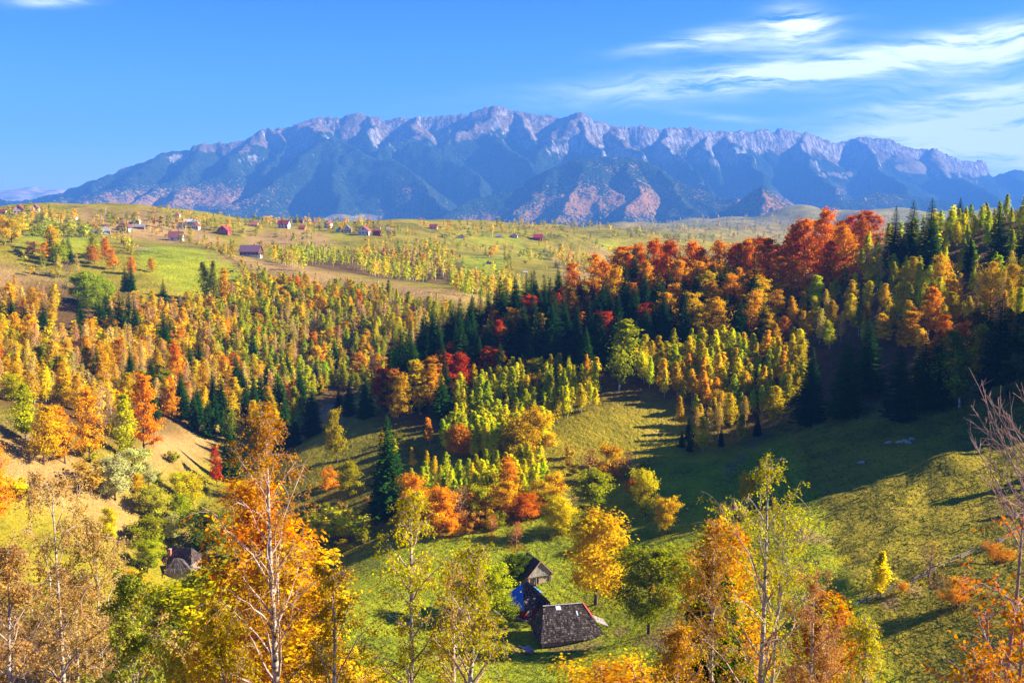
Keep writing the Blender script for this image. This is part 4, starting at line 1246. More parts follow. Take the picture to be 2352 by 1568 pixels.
birch_mid = [(3.2, 'birch', 10.5, ((0.48,0.46,.04), (0.55,0.49,.045), (.38,.36,.04), (0.64,0.49,.05)), L3, 'yellow-green birches of the facing hillside', .35), (1.1, 'bare_birch', 11.5, (PINKT, (0.61,0.44,.16)), L2, 'thin-leaved birches of the facing hillside', 0),
             (1.0, 'beech', 8.5, (ORANGE, (0.66,0.40,.04), GOLD), 'orange or red beech among the pale birches of the facing hillside', 'beeches among the hillside birches', .2), (1.2, 'young_birch', 9, (LIME, (0.51,0.49,.04)), 'yellow-green birch in the dense upper part of the facing hillside', 'yellow-green birches of the facing hillside', .3), (1.4, 'orchard', 5.5, (OLIVE, GOLD, (.5,.42,.05)), 'olive low tree in the undergrowth of the facing hillside', 'low trees of the facing hillside', .4)]
stand([(560,640),(640,655),(760,665),(900,690),(1020,712),(1060,720),(960,780),(890,870),(840,900),(760,890),(700,930),(600,930),(520,860),(560,780),(530,720)], 380, 680, 3.8, birch_mid, 14, .92)
stand([(420,700),(540,700),(560,780),(540,860),(470,800)], 380, 600, 4.5, birch_mid, 15)
# valley edge below the hillside
stand([(330,960),(480,930),(620,940),(700,960),(640,1010),(520,1020),(440,990)], 280, 420, 5.5, [(2,'birch',11,(OLIVE,GOLD,(0.55,0.44,.05)),'golden or olive birch along the foot of the facing hillside','birches along the foot of the facing hillside',.3),(1,'beech',10,(ORANGE,RUST),'orange or red beech among the pale birches of the facing hillside','beeches among the hillside birches',.2),(.8,'spruce',13,(SPRUCE_C,),'dark spruce scattered through the birch wood of the facing hillside','spruces scattered through the hillside birch wood',0)], 16)
stand([(180,1060),(400,1040),(420,1110),(400,1180),(320,1180),(230,1130)], 220, 300, 6.5, [(2,'bush',3,(SILVER,(0.55,0.44,.08),OLIVE,(.4,.22,.08)),'shrub in the thicket at the foot of the dry slope','shrubs at the foot of the dry slope',.25)], 17)
# young birch stands on the spur's near face
YB = [(3,'young_birch',8.5,((.50,.47,.03),(0.62,0.56,.03),(.44,.44,.03),(0.66,0.54,.035)),'slender yellow-green young birch in the stand above the glade','young birches above the glade',.28),(.35,'young_birch',9,((0.73,0.46,.03),(0.70,0.37,.04)),'orange-gold young birch in the stand above the glade','orange-gold young birches above the glade',0),(.5,'birch',9,((.60,.46,.05),(.46,.40,.05)),'birch','fuller birches above the glade',.3),(.35,'orchard',5.5,(OLIVE,GOLD),'low tree','low trees above the glade',.3)]
stand([(1050,900),(1130,870),(1240,860),(1370,870),(1370,940),(1300,970),(1200,980),(1040,975)], 255, 345, 3.0, YB, 21)
stand([(1010,1000),(1090,985),(1200,985),(1270,1010),(1260,1050),(1120,1060),(1030,1050)], 250, 300, 2.4, [(3,'young_birch',8.5,((.50,.47,.03),(0.64,0.56,.03)),'bright young birch in the belt below the glade','young birches of the belt below the glade',.25)], 22)
stand([(950,1120),(1100,1100),(1250,1075),(1265,1140),(1200,1165),(1060,1160),(960,1160)], 228, 275, 2.3, [(3,'young_birch',7.5,((0.57,0.57,.03),(0.66,0.56,.03),(.46,.45,.03)),'lime-yellow young birch in the lowest belt before the meadow','young birches of the lowest belt',.25)], 23)
stand([(1450,860),(1550,820),(1700,815),(1850,850),(1850,930),(1760,955),(1640,950),(1520,920)], 262, 345, 3.0, [(3,'young_birch',9.5,((0.59,0.58,.03),(0.66,0.56,.03),(.48,.46,.03)),'slender yellow-green young birch in the stand beside the dark spruce row','young birches beside the dark spruce row',.22),(.7,'young_birch',10,((0.73,0.49,.03),(0.73,0.40,.04)),'orange-gold young birch in the stand beside the dark spruce row','orange-gold young birches beside the dark spruce row',0),(.7,'birch',10,((.62,.46,.05),(.50,.42,.05)),'birch','fuller birches beside the dark spruce row',.25),(.3,'orchard',5.5,(OLIVE,GOLD),'low tree','low trees beside the dark spruce row',.3)], 24)
stand([(1560,1000),(1700,975),(1800,975),(1740,1000),(1620,1040),(1560,1050)], 262, 300, 3.4, [(2,'birch',11,((0.62,0.49,.05),(0.55,0.46,.06)),'thin birch with pale trunk in the hollow behind the dark pasture','birches in the hollow behind the dark pasture',.2),(1,'bare_birch',11,(TANC,),'thin birch with pale trunk in the hollow behind the dark pasture','birches in the hollow behind the dark pasture',0),(.7,'spruce',7,(SPRUCE_B,),'small dark spruce in the hollow behind the dark pasture','small spruces in the hollow',0)], 25)
stand([(1520,920),(1640,945),(1700,965),(1600,1000),(1530,960)], 270, 300, 4.5, [(2,'young_birch',8,(GOLD,(0.62,0.56,.04)),'golden young birch at the edge of the glade','young birches at the glade edge',.15),(1,'birch',11,(TANC,),'thin birch with pale trunk in the hollow behind the dark pasture','birches in the hollow behind the dark pasture',0)], 26)
HG = 'shrubs of the hedge between meadow and belt'
stand([(930,1160),(1060,1165),(1200,1165),(1280,1130),(1300,1150),(1220,1195),(1120,1225),(1000,1235),(930,1210)], 215, 262, 3.0, [(2,'bush',3.6,(ORANGE,(.5,.26,.08),GOLD,OLIVE,(.46,.24,.1)),'hedge shrub',HG,.2),(1,'orchard',5.5,(ORANGE,GOLD,OLIVE),'hedge tree','low trees of the hedge',.25)], 62)
stand([(1300,1050),(1420,1075),(1500,1075),(1470,1110),(1380,1110),(1300,1090)], 240, 285, 4.5, [(2,'bush',3.2,((.5,.28,.08),(.42,.24,.1),OLIVE),'hedge shrub','shrubs at the corner of the shaded meadow',.1)], 63)
stand([(690,1170),(860,1160),(870,1240),(800,1275),(720,1260)], 225, 275, 4.6, [(2,'bush',3.2,(OLIVE,(.55,.45,.06),(.3,.26,.05),(.45,.3,.08)),'gully shrub','shrubs of the gully',.3)], 64)
stand([(860,1010),(980,1000),(1000,1100),(960,1130),(900,1100)], 255, 310, 5.0, [(2,'young_birch',7,((.56,.46,.05),GOLD),'gully birch','young birches of the gully',.2),(1,'bush',3,(OLIVE,),'gully shrub','shrubs of the gully',.3)], 65)
# golden birches of the right slope
RB = [(3,'birch',10,((0.70,0.49,.04),(0.73,0.54,.045),(0.68,0.41,.05),(0.59,0.54,.04)),'golden birch on the sunlit slope of the spur','golden birches on the sunlit spur slope',.12),(1.2,'young_birch',8.5,((0.59,0.58,.035),(.48,.46,.035)),'yellow-green birch on the sunlit slope of the spur','yellow-green birches on the sunlit spur slope',.3),(.7,'bare_birch',10,(TANC,(0.66,0.44,.12)),'half-bare tan birch on the sunlit slope of the spur','half-bare birches on the sunlit spur slope',0),(.25,'beech',9,(ORANGE,GOLD),'orange beech on the sunlit slope of the spur','beeches on the sunlit spur slope',.1)]
stand([(1740,760),(1780,700),(1870,670),(1960,640),(2060,640),(2180,660),(2330,650),(2420,660),(2420,740),(2300,780),(2180,770),(2080,790),(1950,800),(1860,830),(1760,830)], 285, 410, 4.8, RB, 27)
stand([(1950,600),(2050,560),(2200,520),(2420,480),(2420,660),(2300,640),(2150,640),(2000,640)], 320, 430, 4.6, [(3,'young_birch',8.5,((.52,.50,.035),(0.64,0.58,.04),(.46,.48,.035)),'lime-yellow birch on the high right slope','lime-yellow birches on the high right slope',.25),(1,'birch',9.5,((0.70,0.58,.05),),'golden birch on the high right slope','golden birches on the high right slope',.2),(.15,'spruce',12,(SPRUCE_C,),'young spruce on the high right slope','young spruces on the high right slope',0)], 28)
stand([(2080,800),(2300,790),(2420,780),(2420,900),(2250,900),(2120,900)], 255, 330, 6.0, [(.9,'spruce',12,(SPRUCE_B,SPRUCE_C),'dim spruce in the shaded wood on the right','spruces in the shaded wood on the right',0),(1,'beech',12,(BROWN,(0.55,0.30,.05),RUST),'brownish beech in the shaded wood on the right','beeches in the shaded wood on the right',.2),(.6,'birch',12,(OLIVE,TANC),'olive birch in the shaded wood on the right','birches in the shaded wood on the right',.3)], 29)
stand([(860,950),(950,850),(1080,780),(1200,745),(1350,705),(1480,690),(1500,760),(1480,830),(1400,850),(1250,850),(1120,880),(1000,940)], 300, 445, 5.4, [(3,'spruce',19,(SPRUCE_C,SPRUCE_B),'dark green spruce packed in the shady wood on the spur','spruces of the shady wood on the spur',0),(.6,'beech',12,(RUST,(0.55,0.25,.03),CRIMSON),'rusty beech tucked among the spruces of the shady wood','beeches tucked in the shady wood',.15)], 30)
stand([(1480,700),(1700,690),(1760,740),(1720,800),(1560,815),(1480,820)], 325, 445, 5.6, [(2,'spruce',18,(SPRUCE_C,SPRUCE_B),'dark green spruce packed in the shady wood on the spur','spruces of the shady wood on the spur',0),(1.4,'beech',15,((0.68,0.30,.03),(0.66,0.39,.03)),'orange beech showing between the spruces under the crest','beeches between the spruces under the crest',.2)], 31)
stand([(1400,690),(1500,670),(1700,660),(1900,605),(1990,570),(1990,600),(1900,650),(1700,690),(1450,700)], 400, 450, 7, [(3,'beech',16,((0.68,0.18,.02),(0.73,0.28,.02),(0.62,0.12,.025)),'red or orange beech crowded along the crest of the spur','beeches along the spur crest',.05)], 32)
# woods and scattered trees of the far hills
FY = [(2,'young_birch',8,((.46,.46,.05),(0.57,0.56,.06)),'','',.3)]
stand([(640,585),(700,575),(760,580),(820,600),(800,615),(720,610)], 640, 900, 4.6, FY, 41, far=True)
FB = [(2,'birch',11,((0.57,0.51,.07),(0.51,0.49,.06),(0.64,0.51,.08)),'','',.2),(1,'bare_birch',11,(TANC,(0.59,0.44,.16)),'','',0),(.35,'spruce',11,(SPRUCE_C,),'','',0),(.3,'beech',9,(ORANGE,GOLD),'','',.2)]
stand([(790,600),(870,580),(1000,578),(1040,600),(1040,640),(960,650),(860,640)], 650, 1000, 6.0, FB, 42, far=True)
stand([(1030,650),(1200,655),(1220,675),(1100,690),(1050,680)], 540, 760, 6.0, FB, 43, far=True)
stand([(612,596),(700,625),(670,602),(640,592)], 620, 760, 5.5, FB, 44, far=True)
stand([(1230,570),(1290,580),(1420,640),(1380,650),(1330,640)], 700, 1150, 8, FB, 45, far=True)
stand([(60,545),(130,520),(240,525),(240,545),(130,548)], 680, 850, 6, [(2,'orchard',8,((0.55,0.54,.12),(.46,.42,.10),OLIVE),'','',.3)], 46, far=True)
stand([(70,500),(180,495),(200,520),(80,520)], 850, 1100, 8, [(2,'birch',10,(TANC,(0.66,0.44,.08)),'','',0),(.5,'spruce',11,(SPRUCE_C,),'','',0)], 47, far=True)
SCAT = [(2.4,'orchard',7,((.52,.40,.07),(.36,.31,.05),OLIVE,(.24,.24,.04),(.30,.27,.05),GOLD),'','',.3),(1,'birch',9,((.60,.44,.12),(.50,.42,.08)),'','',.1),(.35,'beech',9,((.66,.34,.05),YELLOW,OLIVE,(.30,.27,.05)),'','',.2),(.6,'spruce',9,(SPRUCE_C,),'','',0),(1.6,'bush',3.2,((.40,.28,.08),OLIVE,(.28,.24,.06),(.22,.22,.05)),'','',.2)]
stand([(-40,500),(160,480),(350,484),(500,505),(620,512),(620,545),(450,545),(300,525),(150,520),(-40,530)], 750, 1300, 12, SCAT, 48, cluster=.42, far=True)
stand([(380,515),(560,520),(640,530),(560,575),(480,560),(400,560)], 640, 1000, 14, SCAT, 49, cluster=.42, far=True)
stand([(600,512),(780,515),(900,522),(1080,518),(1240,513),(1480,520),(1520,550),(1380,545),(1240,550),(1060,545),(860,545),(640,545)], 1000, 1750, 12, SCAT, 50, cluster=.42, far=True)
stand([(620,545),(860,545),(1060,545),(1240,550),(1400,545),(1500,560),(1420,600),(1250,600),(1050,580),(850,575),(700,575)], 800, 1500, 19, SCAT, 51, cluster=.42, far=True)
stand([(1040,580),(1260,580),(1300,640),(1050,650)], 660, 1100, 23, SCAT, 52, cluster=.42, far=True)
stand([(1440,520),(1600,520),(1700,540),(1560,580),(1480,560)], 1300, 2600, 15, SCAT, 53, cluster=.42, far=True)
stand([(1480,500),(1900,486),(2050,500),(2050,580),(1700,580),(1500,560)], 2300, 5200, 60, [(2,'beech',16,((.40,.36,.06),(0.55,0.37,.06),(.3,.3,.06)),'','',.3),(1,'spruce',20,(SPRUCE_C,),'','',0)], 54, far=True)
def hedge(pts, gap, seed):
    g = np.random.default_rng(seed)
    W = [hit(u, v, 500) for u, v in pts]
    for p, q in zip(W[:-1], W[1:]):
        n = max(2, int(np.hypot(*(q - p)[:2]) / gap))
        for k in range(n):
            c = p + (q - p) * (k + g.uniform(0, 1)) / n
            c[:2] += g.normal(0, 1.5, 2); c[2] = float(ground_z(c[0], c[1]))
            kd = ('bush', 'bush', 'orchard', 'birch')[g.integers(4)]
            plant(kd, c, {'bush': 3, 'orchard': 5, 'birch': 8}[kd] * g.uniform(.7, 1.3), jitter(((.36,.32,.06),(.55,.42,.09),(.24,.24,.04),(.6,.4,.1))[g.integers(4)], g), '', far=True)


for k, (pts, gap) in enumerate((([(1043,569),(1100,572),(1172,573)],7),([(1063,644),(1120,644),(1182,640)],6),([(1162,590),(1172,640)],7),([(1290,560),(1330,590)],8),([(1340,548),(1380,578)],9),([(840,545),(850,575)],9),([(900,560),(1040,566)],9),([(640,548),(760,556)],10),([(420,552),(470,566),(520,592)],8),
        ([(560,626),(540,600),(500,580)],8),([(200,545),(260,552),(310,590)],7),([(590,560),(660,575)],8),([(0,560),(60,592),(130,640)],9),([(1400,530),(1500,545)],12),([(1250,530),(1340,540)],12),([(1000,540),(1060,556)],10),([(700,528),(740,545)],10),([(380,480),(460,508)],10),([(330,520),(400,528)],10),([(120,600),(60,640)],8),([(1380,600),(1440,600)],9))):
    hedge(pts, gap, 300 + k)
for k, (hu, hv) in enumerate(((577,590),(405,553),(44,492),(81,485),(243,537),(286,530),(318,524),(408,498),(440,516),(418,524),(450,526),(516,537),(581,519),(653,524),(686,512),(754,523),(780,534),(799,534),(837,540),(867,541),(892,535),(865,526),(996,526),(1060,547),(1182,544),(1236,550))):
    g = np.random.default_rng(400 + k)
    p0 = hit(hu, hv, 300)
    for _ in range(7):
        an = g.uniform(.15, 2.95); rr = g.uniform(11, 26)
        x, y = p0[0] + cos(an) * rr * 1.2, p0[1] + sin(an) * rr
        kd = ('orchard', 'orchard', 'bush', 'birch')[g.integers(4)]
        plant(kd, (x, y, float(ground_z(x, y))), {'bush': 3, 'orchard': 6.5, 'birch': 10}[kd] * g.uniform(.7, 1.25), jitter(((.50,.42,.07),OLIVE,(.66,.42,.06),(.36,.34,.06),(.6,.3,.06))[g.integers(5)], g), '', far=True)
# wood that goes on outside the picture on the right, shading the pasture
def offside(n, seed):
    g = np.random.default_rng(seed)
    for _ in range(n):
        y = g.uniform(224, 282); x = y * g.uniform(.54, .72)
        plant('spruce' if g.uniform() < .6 else 'beech', (x, y, float(ground_z(x, y))), g.uniform(22, 29), jitter((.05, .07, .02), g), '', far=True)


offside(95, 61)
for (x, y, h) in ((108,172,9),(106,150,8),(92,128,6),(122,190,12),(100,112,7),(118,162,9),(126,182,11)):
    plant('orchard', (x, y, float(ground_z(x, y))), h, OLIVE, '', far=True)

# ------------------------------------------------------------------ who shows how large: paint every tree far to near into a small picture
def shown_sizes(k=.26):
    W, Hh = int(PW * k), int(PH * k)
    idb = np.full((Hh, W), -1, int)
    # ground and ridges hide what stands behind them
    rows = np.full((W,), Hh + 0.0)
    order = sorted(range(len(TREES)), key=lambda i: -TREES[i]['p'][1])
    # horizon rows per column and distance
    cols = (np.arange(W) + .5) / k
    az = (cols - PW / 2) / FPX
    yy = np.exp(np.linspace(math.log(60), math.log(6000), 240))
    gx = az[None] * yy[:, None]; gy = np.repeat(yy[:, None], W, 1)
    gv = proj(np.stack((gx.ravel(), gy.ravel(), ground_z(gx.ravel(), gy.ravel())), 1))[1].reshape(gx.shape) * k
    top = np.minimum.accumulate(gv, 0)          # highest ground row up to each distance
    for i in order:
        t = TREES[i]
        p = t['p']
        u, v = proj(p); u, v = u[0] * k, v[0] * k
        h = t['H'] / p[1] * FPX * k
        w = h * {'spruce': .36, 'beech': .62, 'orchard': .85, 'bare_orchard': .8, 'bush': 1.0, 'bare_bush': 1.0}.get(t['kind'], .3) * t['wide']
        x0, x1 = int(max(0, u - w / 2)), int(min(W, u + w / 2 + 1))
        y0, y1 = int(max(0, v - h)), int(min(Hh, v + 1))
        if x1 <= x0 or y1 <= y0:
            continue
        j = min(239, int(np.searchsorted(yy, p[1] * .97)))
        for x in range(x0, x1):
            f = abs(x + .5 - u) / (w / 2 + .5)
            ya = int(y0 + (y1 - y0) * (f if t['kind'] == 'spruce' else 1 - math.sqrt(max(0, 1 - f * f))) * .8)
            yb = int(min(y1, top[max(j - 1, 0), x]))
            if yb > ya:
                idb[ya:yb, x] = i
    c = np.bincount(idb[idb >= 0].ravel(), minlength=len(TREES))
    for i, t in enumerate(TREES):
        t['px'] = int(c[i])


shown_sizes()
quota = {'birch_tree': 290, 'young_birch': 280, 'spruce_tree': 240, 'beech_tree': 230, 'orchard_tree': 150, 'shrub': 120, 'poplar_tree': 50}
single, mass = [], []
for i in sorted(range(len(TREES)), key=lambda i: (not TREES[i]['hand'], -TREES[i]['px'])):
    t = TREES[i]
    nm = NAMES[t['kind']][0]
    if not t['far'] and quota[nm] > 0 and t['px'] >= (3 if t['hand'] else 8):
        quota[nm] -= 1; single.append(t)
    elif t['px'] > 0 or t['p'][1] < 700:
        mass.append(t)
print('trees', len(TREES), 'single', len(single), 'mass', len(mass), quota)

MARKS = [(330,1044,'the tallest orange-red beech'),(207,1062,'the tall golden orange beech'),(100,1066,'the gold and green beech'),(478,694,'the green-gold birch pair'),(521,704,'the orange-tan meadow birch'),(215,690,'the lime willow clump'),
 (577,590,'the purple-roofed house'),(406,870,'the red beech in the birch wood'),(276,774,'the hillside spruce cluster'),(379,830,'the big hillside spruce'),(655,1030,'the valley-side spruce'),(716,1000,'the broad valley spruce'),(840,960,'the black spruces'),(530,1102,'the tall valley spruce'),(925,972,'the gold-brown corner beech'),
 (965,950,'the large golden birch'),(1036,862,'the bright red beech'),(1158,818,'the orange beech ringed by spruces'),(1240,812,'the gold-orange beech'),(1277,765,'the narrow crimson beech'),(1351,755,'the rounded crimson beech'),(1360,722,'the large orange crest beech'),(1422,896,'the tall yellow-green birch'),(1538,795,'the green-lit spruce'),
 (1653,743,'the sunlit slim spruce'),(1728,754,'the bare-boughed spruce'),(1893,648,'the summit beech'),(2089,610,'the three crest spruces'),(2160,692,'the broad golden crown'),(2274,694,'the second golden crown'),(2145,775,'the big orange beech'),(2225,624,'the low broad spruce'),(2294,607,'the lone high spruce'),
 (1858,972,'the lowest shaded spruce'),(1942,960,'the second shaded spruce'),(2064,968,'the pale-footed spruce'),(2204,935,'the weeping green birch'),(2240,885,'the tan birch in the shade'),(988,1024,'the single orange birch'),(1053,1051,'the rust-pink tree'),(1189,1056,'the tan-gold tree'),(1243,1050,'the broad golden tree'),
 (1169,1165,'the orange round-crowned tree'),(895,1186,'the tallest lone spruce'),(1392,1105,'the brownish orange glade tree'),(1440,1097,'the brown half-bare tree'),(300,1098,'the pale willows'),(105,690,'the tan hillside glade'),(590,680,'the lower corner of the bright meadow'),(700,700,'the middle of the dry ridge'),(850,700,'the far half of the dry ridge'),(589,792,'the amber beech amid the birches'),(740,860,'the orange beech above the black spruces'),(845,835,'the golden beech at the valley mouth'),(690,930,'the spruces on the valley floor'),(560,880,'the red-orange beech above the valley floor'),(475,942,'the orange beeches by the bare slope'),(120,735,'the tan glade edge'),(58,775,'the spruces under the tan glade'),(175,915,'the golden beeches above the row'),(20,880,'the orange beech at the picture edge'),(1030,700,'the lower end of the dry ridge')]
_mu = np.array([m[:2] for m in MARKS], float)


def colour_word(t):
    r, g_, b = t['col']
    if t['kind'] == 'spruce':
        return 'dark green' if b < .016 else 'blackish green'
    q = g_ / r
    if q > .92: return 'lime-green' if r > .3 else 'deep green'
    if q > .80: return 'yellow-green'
    if q > .70: return 'lemon-yellow' if b < .08 else 'sand-coloured'
    if q > .58: return 'golden' if b < .09 else 'tan'
    if q > .46: return 'amber' if b < .1 else 'pinkish tan'
    if q > .34: return 'orange'
    if q > .22: return 'red-orange'
    return 'red'


def specify(t):
    u, v = proj(t['p']); u, v = u[0], v[0]
    k = int(np.argmin(((_mu - (u, v)) * (1, 1.3)) ** 2 @ np.ones(2)))
    du, dv = u - _mu[k, 0], v - _mu[k, 1]
    rel = 'beside' if abs(du) > abs(dv) * 1.2 else ('behind' if dv < 0 else 'in front of')
    base = {'birch': 13, 'bare_birch': 13, 'young_birch': 9, 'beech': 14, 'spruce': 17, 'orchard': 6, 'bush': 3}.get(t['kind'], 9)
    size = 'tall ' if t['H'] > base * 1.1 else 'short ' if t['H'] < base * .85 else ''
    what = {'birch': 'birch', 'bare_birch': 'thin-leaved pale-trunked birch', 'young_birch': 'slender young birch', 'beech': 'broad-crowned beech', 'spruce': 'spruce', 'orchard': 'low tree', 'bush': 'shrub', 'bare_orchard': 'half-bare tree'}.get(t['kind'], 'tree')
    return '%s%s %s %s %s' % (size, colour_word(t), what, rel, MARKS[k][2])


seen_l = {}
for t in single:
    if t['group'] and 'bank' not in t['group']:
        t['label'] = specify(t)
        seen_l.setdefault(t['label'], []).append(t)
for lb, ts in seen_l.items():
    if len(ts) > 1:                     # look-alikes standing together: say how they stand to one another where there are few
        ts.sort(key=lambda t: -t['p'][1])
        o9 = ('farthest', 'second farthest', 'third farthest', 'fourth farthest', 'fifth farthest', 'sixth farthest', 'seventh farthest', 'eighth farthest')
        if len(ts) <= 9:
            for w, t in zip(('farther', 'nearer') if len(ts) == 2 else o9[:len(ts) - 1] + ('nearest',), ts):
                t['label'] = w + ' ' + lb
        for t in ts:
            t['group'] = ts[0]['group']
gi = np.random.default_rng(99)
for t in single:
    nm, cat = NAMES[t['kind']]
    kd = t['kind']
    if (kd in ('beech', 'orchard') and t['p'][1] < 235 and t['H'] > 5) or (kd == 'bush' and t['p'][1] < 160):
        kd += '_fine'
    tm, cm, h0 = PROTO[kd][gi.integers(len(PROTO[kd]))]
    root = bpy.data.objects.new(nm, None)
    COL.objects.link(root)
    root.empty_display_size = .3
    s = t['H'] / h0
    sw = s * t['wide']
    root.location = t['p']
    tilt = .02 if t['kind'] == 'spruce' else .055
    root.rotation_euler = (gi.normal(0, tilt), gi.normal(0, tilt), gi.uniform(0, 6.28))
    sq = gi.uniform(.85, 1.18)
    root.scale = (sw * sq, sw / sq, s)
    root['label'] = t['label']; root['category'] = cat
    if t['group']:
        root['group'] = t['group']
    for pn, me in (('trunk', tm), ('crown', cm)):
        o = bpy.data.objects.new(pn, me)
        COL.objects.link(o); o.parent = root
        o.color = (*t['col'], t['green'])


def build_mass(name, items, label, cat):
    Vs, Qs, cols, vrs, o = [], [], [], [], 0
    for t in items:
        V, Q, var, turn, Vw, Qw, h0, wt = LOW[t['kind']][gi.integers(4)]
        if t['p'][1] > 600:
            # farther off: every second spray, a little larger
            sel = gi.random(len(Q)) < (.7 if t['p'][1] < 900 else .42 if t['p'][1] < 2000 else .2)
        else:
            sel = np.ones(len(Q), bool)
        Qk = Q[sel]
        s = t['H'] / h0; sw = s * t['wide']
        grow = 1 / math.sqrt(max(.2, sel.mean()))
        a = gi.uniform(0, 6.28); ca, sa = cos(a), sin(a)
        vv = V.reshape(-1, 4, 3)[sel]
        if grow > 1:
            c = vv.mean(1, keepdims=True); vv = c + (vv - c) * grow ** .8
        vv = vv.reshape(-1, 3)
        A = np.concatenate((vv, Vw)) if t['p'][1] < 900 else vv
        A = np.stack(((A[:, 0] * ca - A[:, 1] * sa) * sw, (A[:, 0] * sa + A[:, 1] * ca) * sw, A[:, 2] * s), 1) + t['p']
        nq = len(vv) // 4
        q = np.arange(nq * 4).reshape(nq, 4)
        gmix = np.clip((t['green'] - turn[sel]) * 4, 0, 1)[:, None]
        col = np.array(t['col'])[None] * (1 - gmix) + gmix * (np.array(t['col'])[None] * .28 + np.array((.11, .16, .012))[None] * .72)
        vr = var[sel]
        if t['p'][1] < 900:
            q = np.concatenate((q, Qw + nq * 4)); col = np.concatenate((col, np.repeat(np.array(wt)[None], len(Qw), 0))); vr = np.concatenate((vr, np.full(len(Qw), .5)))
        Vs.append(A); Qs.append(q + o); cols.append(col); vrs.append(vr); o += len(A)
    if not Vs:
        return
    col = np.concatenate(cols)
    me = raw_mesh(name, np.concatenate(Vs), [np.concatenate(Qs)], [LEAF_S], attrs={
        'tint': ('FACE', 'FLOAT_COLOR', np.concatenate((col, np.ones((len(col), 1))), 1)), 'var': ('FACE', 'FLOAT', np.concatenate(vrs))})
    link(name, me, kind='stuff', label=label, category=cat)
    print(name, len(items), 'faces', len(col))


near_m = [t for t in mass if t['p'][1] < 620]
for nm, kinds, lb in (('birch_wood', ('birch', 'bare_birch', 'young_birch', 'poplar'), 'dense birch wood merging into one mass on the hillsides'), ('spruce_wood', ('spruce',), 'dark mass of spruces deep in the woods'),
                      ('beech_wood', ('beech', 'orchard', 'bare_orchard', 'bush', 'bare_bush'), 'mass of orange beeches and low trees in the woods')):
    build_mass(nm, [t for t in near_m if t['kind'] in kinds], lb, 'wood')
build_mass('far_woodland', [t for t in mass if t['p'][1] >= 620], 'small autumn trees and hedges scattered over the far village hills', 'wood')


def fallen_leaves():
    g = np.random.default_rng(77)
    C, tint = [], []
    for t in single:
        if t['kind'] in ('orchard', 'beech', 'bare_orchard') and t['p'][1] < 262 and LITG(t['p']) < .5:
            R = t['H'] * .42
            n = int(170 + 10 * t['H'])
            a = g.uniform(0, 6.28, n); r = R * np.sqrt(g.uniform(0, 1.4, n)) * g.uniform(.6, 1.2, n)
            x = t['p'][0] + np.cos(a) * r - .15 * R; y = t['p'][1] + np.sin(a) * r
            C.append(np.stack((x, y, ground_z(x, y) + .06), 1))
            tint.append(np.repeat((np.array(t['col']) * .8 + np.array((.06, .02, .0)))[None], n, 0))
    C = np.concatenate(C); tint = np.concatenate(tint)
    V, Q = leaves(C, .12, g, up=2.5)
    me = raw_mesh('fallen_leaves', V, [Q], [LEAF_S], attrs={'tint': ('FACE', 'FLOAT_COLOR', np.concatenate((tint, np.ones((len(tint), 1))), 1)), 'var': ('FACE', 'FLOAT', g.uniform(0, .8, len(Q)))})
    link('fallen_leaves', me, kind='stuff', label='fallen autumn leaves lying under the meadow trees', category='leaves')


def LITG(p):
    return float(bil(LIT, np.arctan2(p[0], p[1]), np.log(np.hypot(p[0], p[1])), A0, A1, T0, T1))


fallen_leaves()
